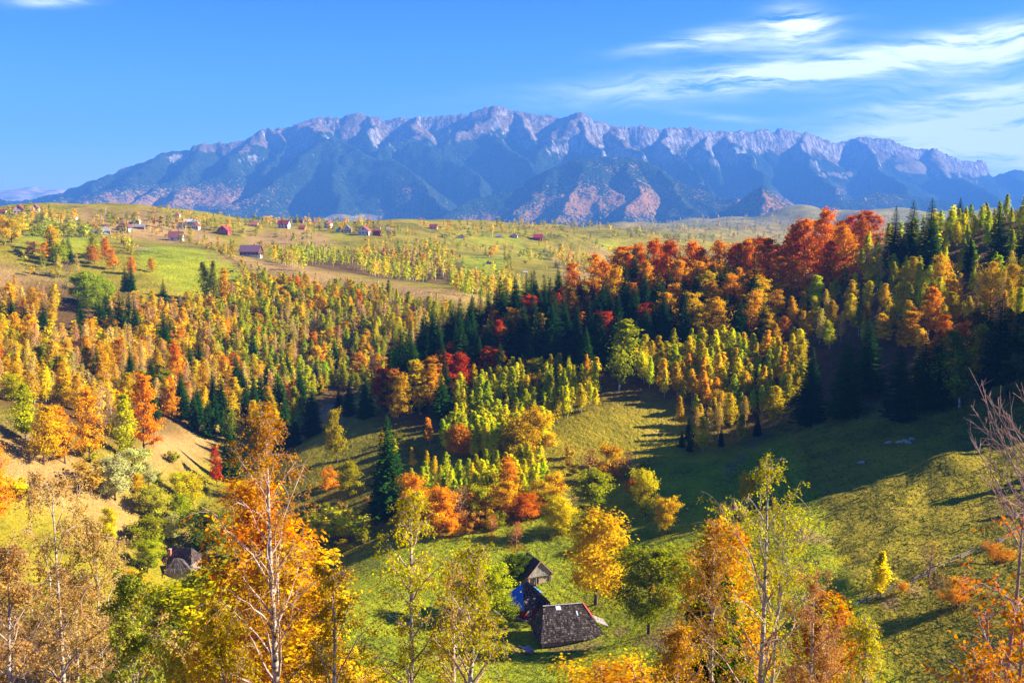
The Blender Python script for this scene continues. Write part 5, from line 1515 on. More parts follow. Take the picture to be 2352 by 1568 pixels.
# ------------------------------------------------------------------ the trees right in front of the camera
def near_tree(name, cat, u, vt, dist, half, col, label, green=.2, nleaf=24000, lsize=.038, seed=1, bark=None, stems=1, crown_base=.22, limbs=46, subs=7, twigs=1000, hang=.9, el=(.75, 1.15), lean=(0, 0), prof='birch', trunk_r=.12, bunch=.05, ground_at=None):
    g = np.random.default_rng(seed)
    top = at(u, vt, dist)
    gz = float(ground_z(top[0], top[1]))
    H = top[2] - gz
    f = PROF[prof]
    wood_t, wood_l, TW, cvs = [], [], [], []
    allS = []
    for st in range(stems):
        n = 12
        t = np.linspace(0, 1, n)
        a = g.uniform(0, 6.28) if st else .5
        off = np.array((cos(a), sin(a))) * half * (.5 if st else 0.0)
        hh = H * (1 if st == 0 else g.uniform(.7, .9))
        # a stem whose top ends over the given place
        tr = np.stack((lean[0] * (t - 1) * H + off[0] * t + np.cumsum(g.normal(0, .05, n)) * (1 - t) * 1.2, lean[1] * (t - 1) * H + off[1] * t + np.cumsum(g.normal(0, .05, n)) * (1 - t), t * hh), 1)
        tr[0, 2] = -.6
        rad = trunk_r * (1 - t) ** .8 * (1 if st == 0 else .7) + .010
        wood_t.append(tubes(tr[None], rad[None], 8))
        nl = limbs // stems
        ts = crown_base + (1 - crown_base) * ((np.arange(nl) + g.uniform(0, .9, nl)) / nl) ** .9
        ts = np.clip(ts, 0, .985)
        az = np.arange(nl) * 2.399 + g.uniform(0, .8, nl)
        tc = (ts - crown_base) / (1 - crown_base)
        L = half * f(tc) * g.uniform(.6, 1.15, nl) * 1.12 + .12
        elv = el[0] + (el[1] - el[0]) * tc + g.normal(0, .14, nl)
        S = np.stack([np.interp(ts, t, tr[:, i]) for i in range(3)], 1)
        D = np.stack((np.cos(az) * np.cos(elv), np.sin(az) * np.cos(elv), np.sin(elv)), 1)
        L = L / np.maximum(.45, np.cos(elv)) * .8
        s = np.linspace(0, 1, 7)
        LP = S[:, None] + D[:, None] * (L[:, None] * s)[:, :, None]
        LP[:, :, 2] -= (.22 * L[:, None]) * s ** 2.2
        LP += np.cumsum(g.normal(0, .018, LP.shape), 1) * L[:, None, None]
        rl = np.interp(ts, t, rad)
        wood_l.append(tubes(LP, (rl * .45)[:, None] * (1 - s * .88) + .0045, 5))
        k = nl * subs
        li = np.repeat(np.arange(nl), subs)
        ss = g.uniform(.18, .99, k)
        fi = ss * 6; i0 = np.minimum(fi.astype(int), 5); fr = (fi - i0)[:, None]
        Bp = LP[li, i0] * (1 - fr) + LP[li, i0 + 1] * fr
        d2 = D[li] + g.normal(0, .7, (k, 3)); d2 /= np.linalg.norm(d2, axis=1, keepdims=True)
        l2 = (L[li] * g.uniform(.2, .45, k)) + .08
        s4 = np.linspace(0, 1, 4)
        SP = Bp[:, None] + d2[:, None] * (l2[:, None] * s4)[:, :, None]
        SP[:, :, 2] -= .35 * l2[:, None] * s4 ** 2
        wood_l.append(tubes(SP, np.full((k, 1), .008) * (1 - s4 * .7)[None], 3))
        m = twigs // stems
        j = g.integers(0, k, m); q = g.uniform(.15, 1, m)[:, None]
        tb = SP[j, 0] * (1 - q) + SP[j, 3] * q
        d3 = g.normal(0, .6, (m, 3)) + d2[j] * .5; d3[:, 2] -= hang * g.uniform(.2, 1.2, m); d3 /= np.linalg.norm(d3, axis=1, keepdims=True)
        l3 = g.uniform(.18, .55, m) * (.5 + .25 * half)
        s3_ = np.array((0, .5, 1.0))
        TP = tb[:, None] + d3[:, None] * (l3[:, None] * s3_)[:, :, None]
        TP[:, :, 2] -= hang * .5 * l3[:, None] * s3_ ** 2
        wood_l.append(tubes(TP, np.full((m, 1), .0042) * (1 - s3_ * .6)[None], 3))
        cvl = g.uniform(0, 1, nl)
        mm = nleaf // stems
        jj = g.integers(0, m, mm); qq = g.uniform(0, 1.05, mm)[:, None]
        c = TP[jj, 0] * (1 - qq) + TP[jj, 2] * qq + g.normal(0, bunch, (mm, 3))
        allS.append(c); cvs.append(.6 * cvl[li[j[jj]]] + .4 * g.uniform(0, 1, m)[jj])
    C = np.concatenate(allS); cv = np.concatenate(cvs)
    V, Q = leaves(C, lsize, g, up=.15, aspect=.7, hang=.6)
    var = np.clip(.45 * g.uniform(0, 1, len(C)) + .55 * cv, 0, 1)
    turn = np.clip(.9 * cv + .1 * g.normal(size=len(C)), 0, 1)
    root = link(name, None, loc=(top[0], top[1], gz), label=label, category=cat)
    b = bark or BARK_B
    w = merge(wood_t)
    link('trunk', raw_mesh('trunk', w[0], [w[1]], [b], smooth=True), root)
    w = merge(wood_l)
    link('branches', raw_mesh('branches', w[0], [w[1]], [BARK_T if b is BARK_T else BARK_L], smooth=True), root)
    if nleaf:
        o = link('crown', raw_mesh('crown', V, [Q], [LEAF], attrs={'var': ('FACE', 'FLOAT', var), 'turn': ('FACE', 'FLOAT', turn)}), root)
        o.color = (col[0] * .86, col[1] * .82, col[2] * .6, green)
    return root


BARK_L = bark_material('birch_limbs', [(.3, (.22, .13, .09)), (.5, (.42, .30, .23)), (.75, (.60, .52, .46))], 4, .6)
HB = 'birch_tree'
near_tree(HB, 'birch', 118, 1112, 31, 2.9, (.56, .37, .20), 'tan-gold birch filling the lower left corner of the picture', .10, 30000, lsize=.036, seed=1, stems=2)
near_tree(HB, 'birch', 215, 1215, 33, 1.9, (.54, .38, .20), 'tan birch between the corner birch and the yellow-green one', .12, 22000, lsize=.038, seed=31)
near_tree(HB, 'birch', 20, 1285, 27, 2.1, (.52, .32, .18), 'pinkish tan birch at the extreme lower left edge', .05, 22000, lsize=.038, seed=2, lean=(.06, 0))
near_tree(HB, 'birch', 300, 1335, 28, 1.25, (.42, .43, .12), 'yellow-green birch overlapping the tan-gold birch in the corner', .35, 20000, lsize=.042, seed=3)
near_tree(HB, 'birch', 610, 955, 29, 2.0, (.58, .28, .09), 'tall tan-orange birch with white trunk rising before the valley', .16, 17000, lsize=.033, seed=4, lean=(-.010, 0), trunk_r=.15)
near_tree(HB, 'birch', 765, 1320, 27, 1.5, (.58, .38, .12), 'golden birch low beside the tall white-trunked one', .2, 20000, lsize=.038, seed=5, stems=2)
near_tree(HB, 'birch', 500, 1395, 30, 1.1, (0.57, 0.41, .06), 'olive-tan birch low between the corner birches and the tall one', .3, 20000, lsize=.038, seed=6)
near_tree(HB, 'birch', 945, 1140, 27, 1.15, (0.66, 0.54, .07), 'slim airy yellow birch with a straight white trunk in the middle', .30, 9000, seed=7, twigs=900, lean=(.005, 0), limbs=40)
near_tree(HB, 'birch', 1100, 1275, 26, 1.15, (.58, .46, .07), 'airy yellow-green birch leaning beside the barn yard', .32, 8500, seed=8, twigs=900, lean=(.03, 0), limbs=36)
near_tree(HB, 'birch', 1040, 1300, 27, .75, (0.59, 0.38, .12), 'half-bare pinkish birch between two airy yellow birches', .05, 3500, seed=9, twigs=800)
near_tree(HB, 'birch', 1765, 1080, 31, 2.5, (0.62, 0.54, .07), 'tall lime-topped birch with forked white trunk before the pasture', .38, 15000, lsize=.036, seed=10, stems=2, trunk_r=.15)
near_tree(HB, 'birch', 1640, 1215, 33, 1.5, (.60, .34, .13), 'tan-orange birch beside the dark foreground spruce', .08, 14000, lsize=.036, seed=11)
near_tree(HB, 'birch', 1870, 1330, 30, 1.4, (.56, .30, .18), 'pinkish orange thin birch right of the lime-topped one', .04, 16000, lsize=.034, seed=12, stems=3)
near_tree(HB, 'birch', 1990, 1425, 27, .85, (0.62, 0.53, .07), 'small yellow-green birch at the bottom edge below the fence', .3, 6000, seed=13)
near_tree(HB, 'birch', 1560, 1450, 29, 1.1, (0.68, 0.36, .06), 'orange-leaved birch low at the bottom edge before the spruce', .1, 10000, seed=14)
near_tree('beech_sapling', 'beech', 2352, 1150, 15, .85, (0.73, 0.19, .02), 'half-bare sapling with red-orange leaves at the lower right edge', .15, 1300, lsize=.045, seed=15, bark=BARK_T, twigs=900, hang=0, stems=3, limbs=40, el=(.2, .9), prof='dome', trunk_r=.06, bunch=.03)
near_tree('beech_sapling', 'beech', 2350, 1420, 13, .8, (0.73, 0.26, .02), 'orange-leaved sapling crowding the bottom right corner', .3, 3200, lsize=.038, seed=16, bark=BARK_T, twigs=900, hang=.1, stems=2, limbs=36, el=(.2, .9), prof='dome', trunk_r=.05, bunch=.03)


def leafless(u, vt, dist, label, seed):
    """bare shoots that reach in from the right edge"""
    g = np.random.default_rng(seed)
    base = at(2500, 1500, dist); base[2] = float(ground_z(base[0], base[1]))
    root = link('bare_tree', None, loc=base, label=label, category='tree')
    n = 14
    t = np.linspace(0, 1, n)
    shoots, sub = [], []
    ends = [(2222, 842), (2250, 900), (2300, 905), (2232, 930), (2240, 1010), (2262, 1040), (2222, 1005), (2310, 960), (2345, 880), (2268, 1100), (2300, 1150), (2345, 1000), (2380, 850), (2400, 940)]
    crown = np.array(at(2450, 1160, dist)) - base
    tr = np.array([(0, 0, -.5), (.05, .0, crown[2] * .4), crown * (.8, 1, .75), crown])
    tt = np.linspace(0, 1, 12)
    trk = np.stack([np.interp(tt, np.linspace(0, 1, 4), tr[:, i]) for i in range(3)], 1)
    w = tubes(trk[None], (.05 * (1 - tt * .65))[None], 7)
    link('trunk', raw_mesh('trunk', w[0], [w[1]], [BARK_T], smooth=True), root)
    for (eu, ev) in ends:
        e = np.array(at(eu, ev, dist + g.uniform(-.8, .8))) - base
        s0 = trk[g.integers(6, 12)]
        mid = (s0 + e) / 2 + np.array((g.uniform(-.1, .35), g.uniform(-.2, .2), -.25 + g.uniform(-.2, .1)))
        P = (1 - t)[:, None] ** 2 * s0 + 2 * (t * (1 - t))[:, None] * mid + t[:, None] ** 2 * e
        P += np.cumsum(g.normal(0, .008, P.shape), 0) * t[:, None]
        shoots.append(P)
        for _ in range(18):
            i = g.integers(3, 13)
            d = (P[min(i + 1, 13)] - P[i - 1]); d /= np.linalg.norm(d)
            d = d + g.normal(0, .5, 3); d[2] += .25; d /= np.linalg.norm(d)
            L = g.uniform(.12, .5)
            ss = np.linspace(0, 1, 5)
            q = P[i] + d * (L * ss)[:, None]
            q[:, 2] += .12 * L * ss ** 2
            sub.append(q)
            for _ in range(2):
                d4 = d + g.normal(0, .55, 3); d4 /= np.linalg.norm(d4)
                sub.append(q[g.integers(1, 4)] + d4 * (g.uniform(.05, .2) * ss)[:, None])
    w = merge([tubes(np.array(shoots), np.repeat((.0095 * (1 - t) ** .8 + .0035)[None], len(shoots), 0), 5), tubes(np.array(sub), np.repeat((.0052 - .003 * np.linspace(0, 1, 5))[None], len(sub), 0), 4)])
    link('branches', raw_mesh('branches', w[0], [w[1]], [BARK_T], smooth=True), root)


leafless(2222, 842, 14, 'leafless tree with reddish bare shoots reaching in at the right edge', 21)
w, c = spruce(77, 11, 2.1, 64, 15, .08, .36, .45)
q = at(1645, 1262, 34.5)
gz = float(ground_z(q[0], q[1]))
root = link('spruce_tree', None, loc=(q[0], q[1], gz), label='dark foreground spruce half hidden among tan birches', category='spruce')
root.scale = ((q[2] - gz) / 11,) * 3
link('trunk', raw_mesh('trunk', w[0], [w[1]], [BARK_D], smooth=True), root)
o = link('crown', raw_mesh('crown', c[0], [c[1]], [LEAF], attrs={'var': ('FACE', 'FLOAT', c[2]), 'turn': ('FACE', 'FLOAT', c[3])}), root)
o.color = (.045, .085, .016, 0)
# ------------------------------------------------------------------ building kit
class MB:
    """collects boxes, prisms and polygons into one mesh"""
    def __init__(self):
        self.V, self.F = [], []

    def poly(self, pts):
        o = len(self.V)
        self.V += [tuple(p) for p in pts]
        self.F.append(list(range(o, o + len(pts))))
        return self

    def hexa(self, a, b):
        """a, b: two quads (bottom, top) of four points"""
        o = len(self.V)
        self.V += [tuple(p) for p in a] + [tuple(p) for p in b]
        for f in ((3, 2, 1, 0), (4, 5, 6, 7), (0, 1, 5, 4), (1, 2, 6, 5), (2, 3, 7, 6), (3, 0, 4, 7)):
            self.F.append([o + i for i in f])
        return self

    def box(self, x0, x1, y0, y1, z0, z1):
        return self.hexa([(x0, y0, z0), (x1, y0, z0), (x1, y1, z0), (x0, y1, z0)], [(x0, y0, z1), (x1, y0, z1), (x1, y1, z1), (x0, y1, z1)])

    def slab(self, pts, th):
        """a sheet with thickness: pts counter-clockwise seen from outside, thickened inwards (downwards)"""
        P = np.array(pts, float)
        n = np.cross(P[1] - P[0], P[2] - P[0]); n /= np.linalg.norm(n)
        o = len(self.V); k = len(P)
        self.V += [tuple(p) for p in P] + [tuple(p - n * th) for p in P]
        self.F.append([o + i for i in range(k)]); self.F.append([o + k + i for i in range(k)][::-1])
        for i in range(k):
            j = (i + 1) % k
            self.F.append([o + i, o + k + i, o + k + j, o + j])
        return self

    def bar(self, a, b, w, h=None):
        a, b = np.array(a, float), np.array(b, float)
        d = (b - a) / np.linalg.norm(b - a)
        s = np.cross(d, (0, 0, 1.0)) if abs(d[2]) < .95 else np.array((1., 0, 0))
        s /= np.linalg.norm(s); u = np.cross(s, d)
        h = h or w
        q = lambda p: [p - s * w / 2 - u * h / 2, p + s * w / 2 - u * h / 2, p + s * w / 2 + u * h / 2, p - s * w / 2 + u * h / 2]
        return self.hexa(q(a), q(b))

    def build(self, name, mat, parent=None, **props):
        me = bpy.data.meshes.new(name)
        me.from_pydata([tuple(map(float, v)) for v in self.V], [], self.F)
        me.materials.append(mat)
        me.update()
        return link(name, me, parent, **props)


_mats = {}


def paint(col, rough=.8, var=.25, scale=2.0, stretch=(1, 1, 1), metal=0.0):
    key = (col, rough, var, scale, stretch, metal)
    if key not in _mats:
        m, n, l, out = new_mat('surface_%d' % len(_mats))
        bs = N(n, 'ShaderNodeBsdfPrincipled'); bs.inputs['Roughness'].default_value = rough; bs.inputs['Metallic'].default_value = metal
        bs.inputs['Specular IOR Level'].default_value = .25
        tc = N(n, 'ShaderNodeTexCoord'); mp = N(n, 'ShaderNodeMapping'); mp.inputs['Scale'].default_value = tuple(scale * s for s in stretch)
        l.new(tc.outputs['Object'], mp.inputs['Vector'])
        t = N(n, 'ShaderNodeTexNoise'); t.inputs['Scale'].default_value = 1; t.inputs['Detail'].default_value = 6; t.inputs['Roughness'].default_value = .65
        l.new(mp.outputs[0], t.inputs['Vector'])
        r = ramp(n, [(.3, tuple(c * (1 - var * 1.6) for c in col)), (.5, col), (.7, tuple(min(1, c * (1 + var)) for c in col))])
        l.new(t.outputs[0], r.inputs[0])
        # single boards and logs differ a little from one another
        oi = N(n, 'ShaderNodeObjectInfo'); hs = N(n, 'ShaderNodeHueSaturation')
        l.new(math_node(n, l, 'MULTIPLY_ADD', oi.outputs['Random'], .5 * var * 2, 1 - .5 * var), hs.inputs['Value'])
        l.new(r.outputs[0], hs.inputs['Color']); l.new(hs.outputs[0], bs.inputs['Base Color'])
        l.new(bs.outputs[0], out.inputs[0])
        _mats[key] = m
    return _mats[key]


def rnd_attr_mat(name, cols, rough=.85):
    """pieces of one part, each its own tone (stored per face)"""
    m, n, l, out = new_mat(name)
    bs = N(n, 'ShaderNodeBsdfPrincipled'); bs.inputs['Roughness'].default_value = rough; bs.inputs['Specular IOR Level'].default_value = .2
    a = N(n, 'ShaderNodeAttribute', attribute_name='tone')
    r = ramp(n, [(i / (len(cols) - 1), c) for i, c in enumerate(cols)])
    l.new(a.outputs['Fac'], r.inputs[0]); l.new(r.outputs[0], bs.inputs['Base Color']); l.new(bs.outputs[0], out.inputs[0])
    return m


GLASS = paint((.03, .04, .055), .15, .1)
WHITE = paint((.78, .76, .72), .7, .06)
GREYWOOD = paint((.30, .27, .24), .9, .45, 1.5, (1, 1, 6))
OLDLOG = paint((.30, .22, .16), .9, .4, 1.2, (1, 6, 6))
DARKWOOD = paint((.075, .05, .04), .85, .3, 1.5, (1, 1, 5))
STONE = paint((.45, .42, .38), .9, .25, 3)
BRICKC = paint((.50, .16, .10), .9, .3, 5)
SHING = rnd_attr_mat('old_shingle', [(.016, .013, .012), (.055, .042, .036), (.12, .095, .08), (.34, .29, .25)])
SHING_D = rnd_attr_mat('dark_shingle', [(.03, .022, .022), (.07, .048, .046), (.12, .085, .08), (.2, .16, .15)])


def shingle_face(corners, row, w, g, lift=.05):
    """overlapping shingles laid over a sloping face; corners: eave left, eave right, top right, top left"""
    e0, e1, t1, t0 = [np.array(c, float) for c in corners]
    n = np.cross(e1 - e0, t0 - e0); n /= np.linalg.norm(n)
    up = (t0 + t1) / 2 - (e0 + e1) / 2
    rows = max(2, int(np.linalg.norm(up) / row))
    V, F, tone = [], [], []
    for i in range(rows):
        a, b = i / rows, min(1.0, (i + 1.35) / rows)
        l0, r0 = e0 + (t0 - e0) * a, e1 + (t1 - e1) * a
        l1, r1 = e0 + (t0 - e0) * b, e1 + (t1 - e1) * b
        L = np.linalg.norm(r0 - l0)
        k = max(1, int(L / w))
        xs = np.clip((np.arange(k + 1) + g.uniform(-.25, .25, k + 1)) / k, 0, 1); xs[0], xs[-1] = 0, 1
        for j in range(k):
            dn = g.uniform(-.25, .15) / rows * .6
            p = [l0 + (r0 - l0) * (xs[j] + .06 / k), l0 + (r0 - l0) * (xs[j + 1] - .06 / k), l1 + (r1 - l1) * (xs[j + 1] - .06 / k), l1 + (r1 - l1) * (xs[j] + .06 / k)]
            up_v = (t0 - e0) * dn
            h0 = lift * g.uniform(.7, 1.5)
            q = [p[0] + n * h0 + up_v, p[1] + n * h0 + up_v, p[2] + n * .012, p[3] + n * .012]
            o = len(V)
            V += q + [p[0] + n * .005 + up_v, p[1] + n * .005 + up_v]
            F += [(o, o + 1, o + 2, o + 3), (o + 4, o + 5, o + 1, o)]
            tv = float(np.clip(g.beta(2, 2.2), 0, 1))
            tone += [tv, tv * .4]
    return np.array(V), np.array(F), np.array(tone)


def shingles(name, faces, row, w, g, mat, parent):
    Vs, Fs, ts, o = [], [], [], 0
    for c in faces:
        V, F, t = shingle_face(c, row, w, g)
        Vs.append(V); Fs.append(F + o); ts.append(t); o += len(V)
    me = raw_mesh(name, np.concatenate(Vs), [np.concatenate(Fs)], [mat], attrs={'tone': ('FACE', 'FLOAT', np.concatenate(ts))})
    return link(name, me, parent, kind='stuff')


def place(name, u, v, yaw, label, cat, dist=None, sink=0.0, y0=60, group=None):
    p = at(u, v, dist) if dist else hit(u, v, y0)
    if dist:
        p[2] = float(ground_z(p[0], p[1]))
    o = link(name, None, loc=(p[0], p[1], p[2] - sink), label=label, category=cat, group=group)
    o.rotation_euler = (0, 0, yaw)
    return o


def hip_roof(hx, hy, z0, z1, dl, dr, thick=.14):
    """corner points of a hipped roof: eaves +-hx, +-hy at z0, ridge from -hx+dl to hx-dr at z1"""
    A, B, C_, D_ = (-hx, -hy, z0), (hx, -hy, z0), (hx, hy, z0), (-hx, hy, z0)
    E, F_ = (-hx + dl, 0, z1), (hx - dr, 0, z1)
    return dict(front=[A, B, F_, E], right=[B, C_, F_], back=[C_, D_, E, F_], left=[D_, A, E])


def log_wall(root, x0, x1, y, z0, z1, axis, mat, th=.22, name='log', gaps=()):
    """squared logs one above another; axis 'x' runs along x at y, axis 'y' along y at x=y"""
    n = max(2, int((z1 - z0) / .27))
    h = (z1 - z0) / n
    g = np.random.default_rng(int(abs(x0 * 31 + y * 17 + z1 * 7) * 10))
    segs = [(x0, x1)]
    for (ga, gb) in gaps:
        segs = [s for a, b in segs for s in ((a, min(b, ga)), (max(a, gb), b)) if s[1] - s[0] > .05]
    for i in range(n):
        for (a, b) in segs:
            ja, jb = g.uniform(0, .12, 2)
            off = g.uniform(-.02, .02)
            m = MB()
            za, zb = z0 + i * h + .012, z0 + (i + 1) * h - .012
            if axis == 'x':
                m.box(a - ja, b + jb, y - th / 2 + off, y + th / 2 + off, za, zb)
            else:
                m.box(y - th / 2 + off, y + th / 2 + off, a - ja, b + jb, za, zb)
            m.build(name, mat, root)


def plank_wall(root, pts_top, x0, x1, y, z0, mat, w=.2, name='plank', gaps=()):
    """upright boards between x0 and x1 at depth y; pts_top(x) gives their height"""
    n = int((x1 - x0) / w)
    g = np.random.default_rng(int(abs(x0 * 13 + y * 29) * 10) + 3)
    for i in range(n):
        a, b = x0 + i * w, x0 + (i + 1) * w - .02
        if any(a < gb and b > ga for ga, gb in gaps):
            continue
        za, zb = pts_top(a), pts_top(b)
        o_ = g.uniform(-.02, .02)
        MB().hexa([(a, y - .025 + o_, z0), (b, y - .025 + o_, z0), (b, y + .02 + o_, z0), (a, y + .02 + o_, z0)],
                  [(a, y - .025 + o_, za), (b, y - .025 + o_, zb), (b, y + .02 + o_, zb), (a, y + .02 + o_, za)]).build(name, mat, root)


# ------------------------------------------------------------------ the big shingled barn
def big_barn():
    g = np.random.default_rng(3)
    r = place('shingled_barn', 1301, 1462, radians(12), 'big old log barn with a weathered hipped shingle roof in the meadow', 'barn', sink=.15)
    r.scale = (1.1, 1.1, 1.06)
    hx, hy, z0, z1 = 5.35, 4.4, 1.4, 5.8
    rf = hip_roof(hx, hy, z0, z1, 1.5, 2.65)
    m = MB()
    for k in ('front', 'right', 'back', 'left'):
        m.slab(rf[k], .16)
    roof = m.build('roof', paint((.07, .055, .05), .9, .2), r)
    tri = lambda t: [t[0], t[1], t[2], t[2]]
    shingles('shingles', [rf['front'], rf['back'], tri(rf['left']), tri(rf['right'])], .36, .24, g, SHING, roof)
    MB().bar((rf['front'][3][0] - .1, -.05, z1 + .1), (rf['front'][2][0] + .1, -.05, z1 + .1), .3, .07).build('ridge_board', GREYWOOD, roof)
    B, F_ = np.array(rf['front'][1]), np.array(rf['front'][2])
    MB().bar(F_ + (0.02, 0, .1), F_ + (B - F_) * .42 + (0.06, 0, .1), .28, .05).build('red_sheet', paint((.50, .03, .03), .5, .15), roof)
    E = np.array(rf['front'][3]); A = np.array(rf['front'][0])

    def patch(s, t, w, h, col, nm):
        ex = np.array((1, 0, 0)); up = (E + F_) / 2 - (A + B) / 2; up = up / np.linalg.norm(up); nn = np.cross(ex, up)
        c = A + (B - A) * s + ((E + (F_ - E) * s) - (A + (B - A) * s)) * t + nn * .11
        MB().slab([c - ex * w / 2 - up * h / 2, c + ex * w / 2 - up * h / 2, c + ex * w / 2 + up * h / 2, c - ex * w / 2 + up * h / 2], .012).build(nm, paint(col, .4, .1), roof)
    patch(.36, .92, .8, .7, (.62, .68, .74), 'tin_patch')
    patch(.74, .74, .22, .8, (.60, .72, .85), 'tin_patch')
    wx, wy = 4.55, 3.7
    log_wall(r, -wx, wx, -wy, -.3, 1.75, 'x', OLDLOG, gaps=((-2.0, -.75),))
    log_wall(r, -wx, wx, wy, -.3, 1.75, 'x', OLDLOG)
    log_wall(r, -wy, wy, -wx, -.3, 1.75, 'y', OLDLOG)
    log_wall(r, -wy, wy, wx, -.3, 1.75, 'y', OLDLOG)
    d = MB().box(-1.95, -.8, -wy - .06, -wy, -.2, 1.5).build('door', paint((.33, .28, .23), .9, .4, 2, (6, 1, 1)), r)
    fr = MB().box(-2.12, -1.97, -wy - .16, -wy + .1, -.3, 1.62).box(-.78, -.63, -wy - .16, -wy + .1, -.3, 1.62).box(-2.12, -.63, -wy - .17, -wy + .1, 1.64, 1.76)
    fr.build('door_frame', GREYWOOD, r)
    MB().bar((-1.9, -wy - .085, -.1), (-.85, -wy - .085, 1.4), .1, .04).build('door_brace', GREYWOOD, d)
    for x, y in ((-wx - .35, -wy - .35), (-wx - .35, wy), (wx + .3, -wy - .3)):
        MB().bar((x, y, -.3), (x, y, 1.5), .16).build('post', GREYWOOD, r)
    for i in range(6):   # stones under the sill
        x = -3.9 + i * 1.5
        MB().hexa([(x, -wy - .3, -.35), (x + .6, -wy - .34, -.35), (x + .55, -wy, -.35), (x + .05, -wy, -.35)], [(x + .08, -wy - .22, .02), (x + .5, -wy - .26, .05), (x + .5, -wy, .03), (x + .1, -wy, .0)]).build('stone', STONE, r)
    # lean-to at the right-hand end, its boards silvery
    for i in range(9):
        y = -1.9 + i * .34
        MB().slab([(4.5, y, 3.2), (6.5, y, 2.25 + .03 * (i % 2)), (6.5, y + .31, 2.25 + .03 * (i % 2)), (4.5, y + .31, 3.2)], .04).build('lean_to_board', GREYWOOD, r)
    for y in (-1.8, 1.0):
        MB().bar((6.3, y, -.3), (6.3, y, 2.2), .14).build('post', OLDLOG, r)
    # plank ramp
    for i in range(11):
        x = 6.0 + i * .29
        MB().box(x, x + .25, -2.6, -1.7, 1.1 - .02 * (i % 2), 1.16 - .02 * (i % 2)).build('ramp_plank', GREYWOOD, r)
    for x in (6.3, 8.9):
        MB().box(x, x + .14, -2.55, -1.75, -.4, 1.08).build('trestle', OLDLOG, r)


big_barn()


# ------------------------------------------------------------------ gabled shed
def gable_shed():
    g = np.random.default_rng(4)
    r = place('gabled_shed', 1226, 1330, radians(25), 'small grey wooden shed with board gable and brown tile roof', 'shed', sink=.1)
    hw, hd, ze, zr = 2.7, 2.9, 2.15, 5.0
    ov = .35
    L = [(-hw - .25, hd + ov, ze - .28), (-hw - .25, -hd - ov, ze - .28), (0, -hd - ov, zr), (0, hd + ov, zr)]
    R = [(hw + .25, -hd - ov, ze - .28), (hw + .25, hd + ov, ze - .28), (0, hd + ov, zr), (0, -hd - ov, zr)]
    roof = MB().slab(L, .1).slab(R, .1).build('roof', paint((.06, .04, .045), .9, .2), r)
    shingles('tiles', [L, R], .3, .26, g, SHING_D, roof)
    for sx in (-1, 1):
        MB().bar((sx * (hw + .25), -hd - ov - .02, ze - .2), (0, -hd - ov - .02, zr + .05), .06, .2).build('barge_board', paint((.42, .26, .18), .9, .3), roof)
    top = lambda x: ze + (zr - ze) * (1 - abs(x) / hw) - .12
    GW = paint((.40, .37, .33), .9, .4, 1.6, (5, 5, .6))
    plank_wall(r, top, -hw, hw, -hd, 1.95, GW, .21, gaps=())
    plank_wall(r, top, -hw, hw, hd, 1.95, GW, .21)
    MB().box(-hw - .1, hw + .1, -hd - .14, -hd - .03, 1.78, 1.97).build('beam', GREYWOOD, r)
    h = MB().box(.75, 1.65, -hd - .075, -hd - .03, 2.15, 3.15).build('hatch', paint((.44, .41, .37), .9, .4, 2, (5, 1, 1)), r)
    MB().bar((.8, -hd - .095, 3.08), (1.6, -hd - .095, 2.22), .09, .03).bar((.8, -hd - .09, 2.2), (1.6, -hd - .09, 2.2), .08, .03).bar((.8, -hd - .09, 3.1), (1.6, -hd - .09, 3.1), .08, .03).build('hatch_brace', GREYWOOD, h)
    WARM = paint((.42, .30, .21), .9, .35, 1.2, (1, 6, 6))
    log_wall(r, -hw + .2, hw - .15, -hd + .35, -.2, 1.8, 'x', WARM, gaps=((-1.1, -.1),))
    log_wall(r, -hd, hd, -hw + .2, -.2, 1.95, 'y', WARM)
    log_wall(r, -hd, hd, hw - .15, -.2, 1.95, 'y', WARM)
    log_wall(r, -hw + .2, hw - .2, hd - .1, -.2, 1.95, 'x', WARM)
    MB().hexa([(-1.1, -hd + .2, -.1), (-1.06, -hd - .5, -.1), (-1.0, -hd - .5, -.1), (-1.04, -hd + .2, -.1)], [(-1.1, -hd + .2, 1.7), (-1.06, -hd - .5, 1.7), (-1.0, -hd - .5, 1.7), (-1.04, -hd + .2, 1.7)]).build('door', paint((.5, .47, .44), .9, .3), r)
    MB().box(hw - .5, hw, -hd + .1, -hd + .5, -.2, 1.5).build('stone_pier', paint((.75, .73, .7), .9, .15, 4), r)
    MB().bar((.35, hd, zr), (.35, hd, zr + .9), .05).build('lightning_rod', DARKWOOD, r)


gable_shed()


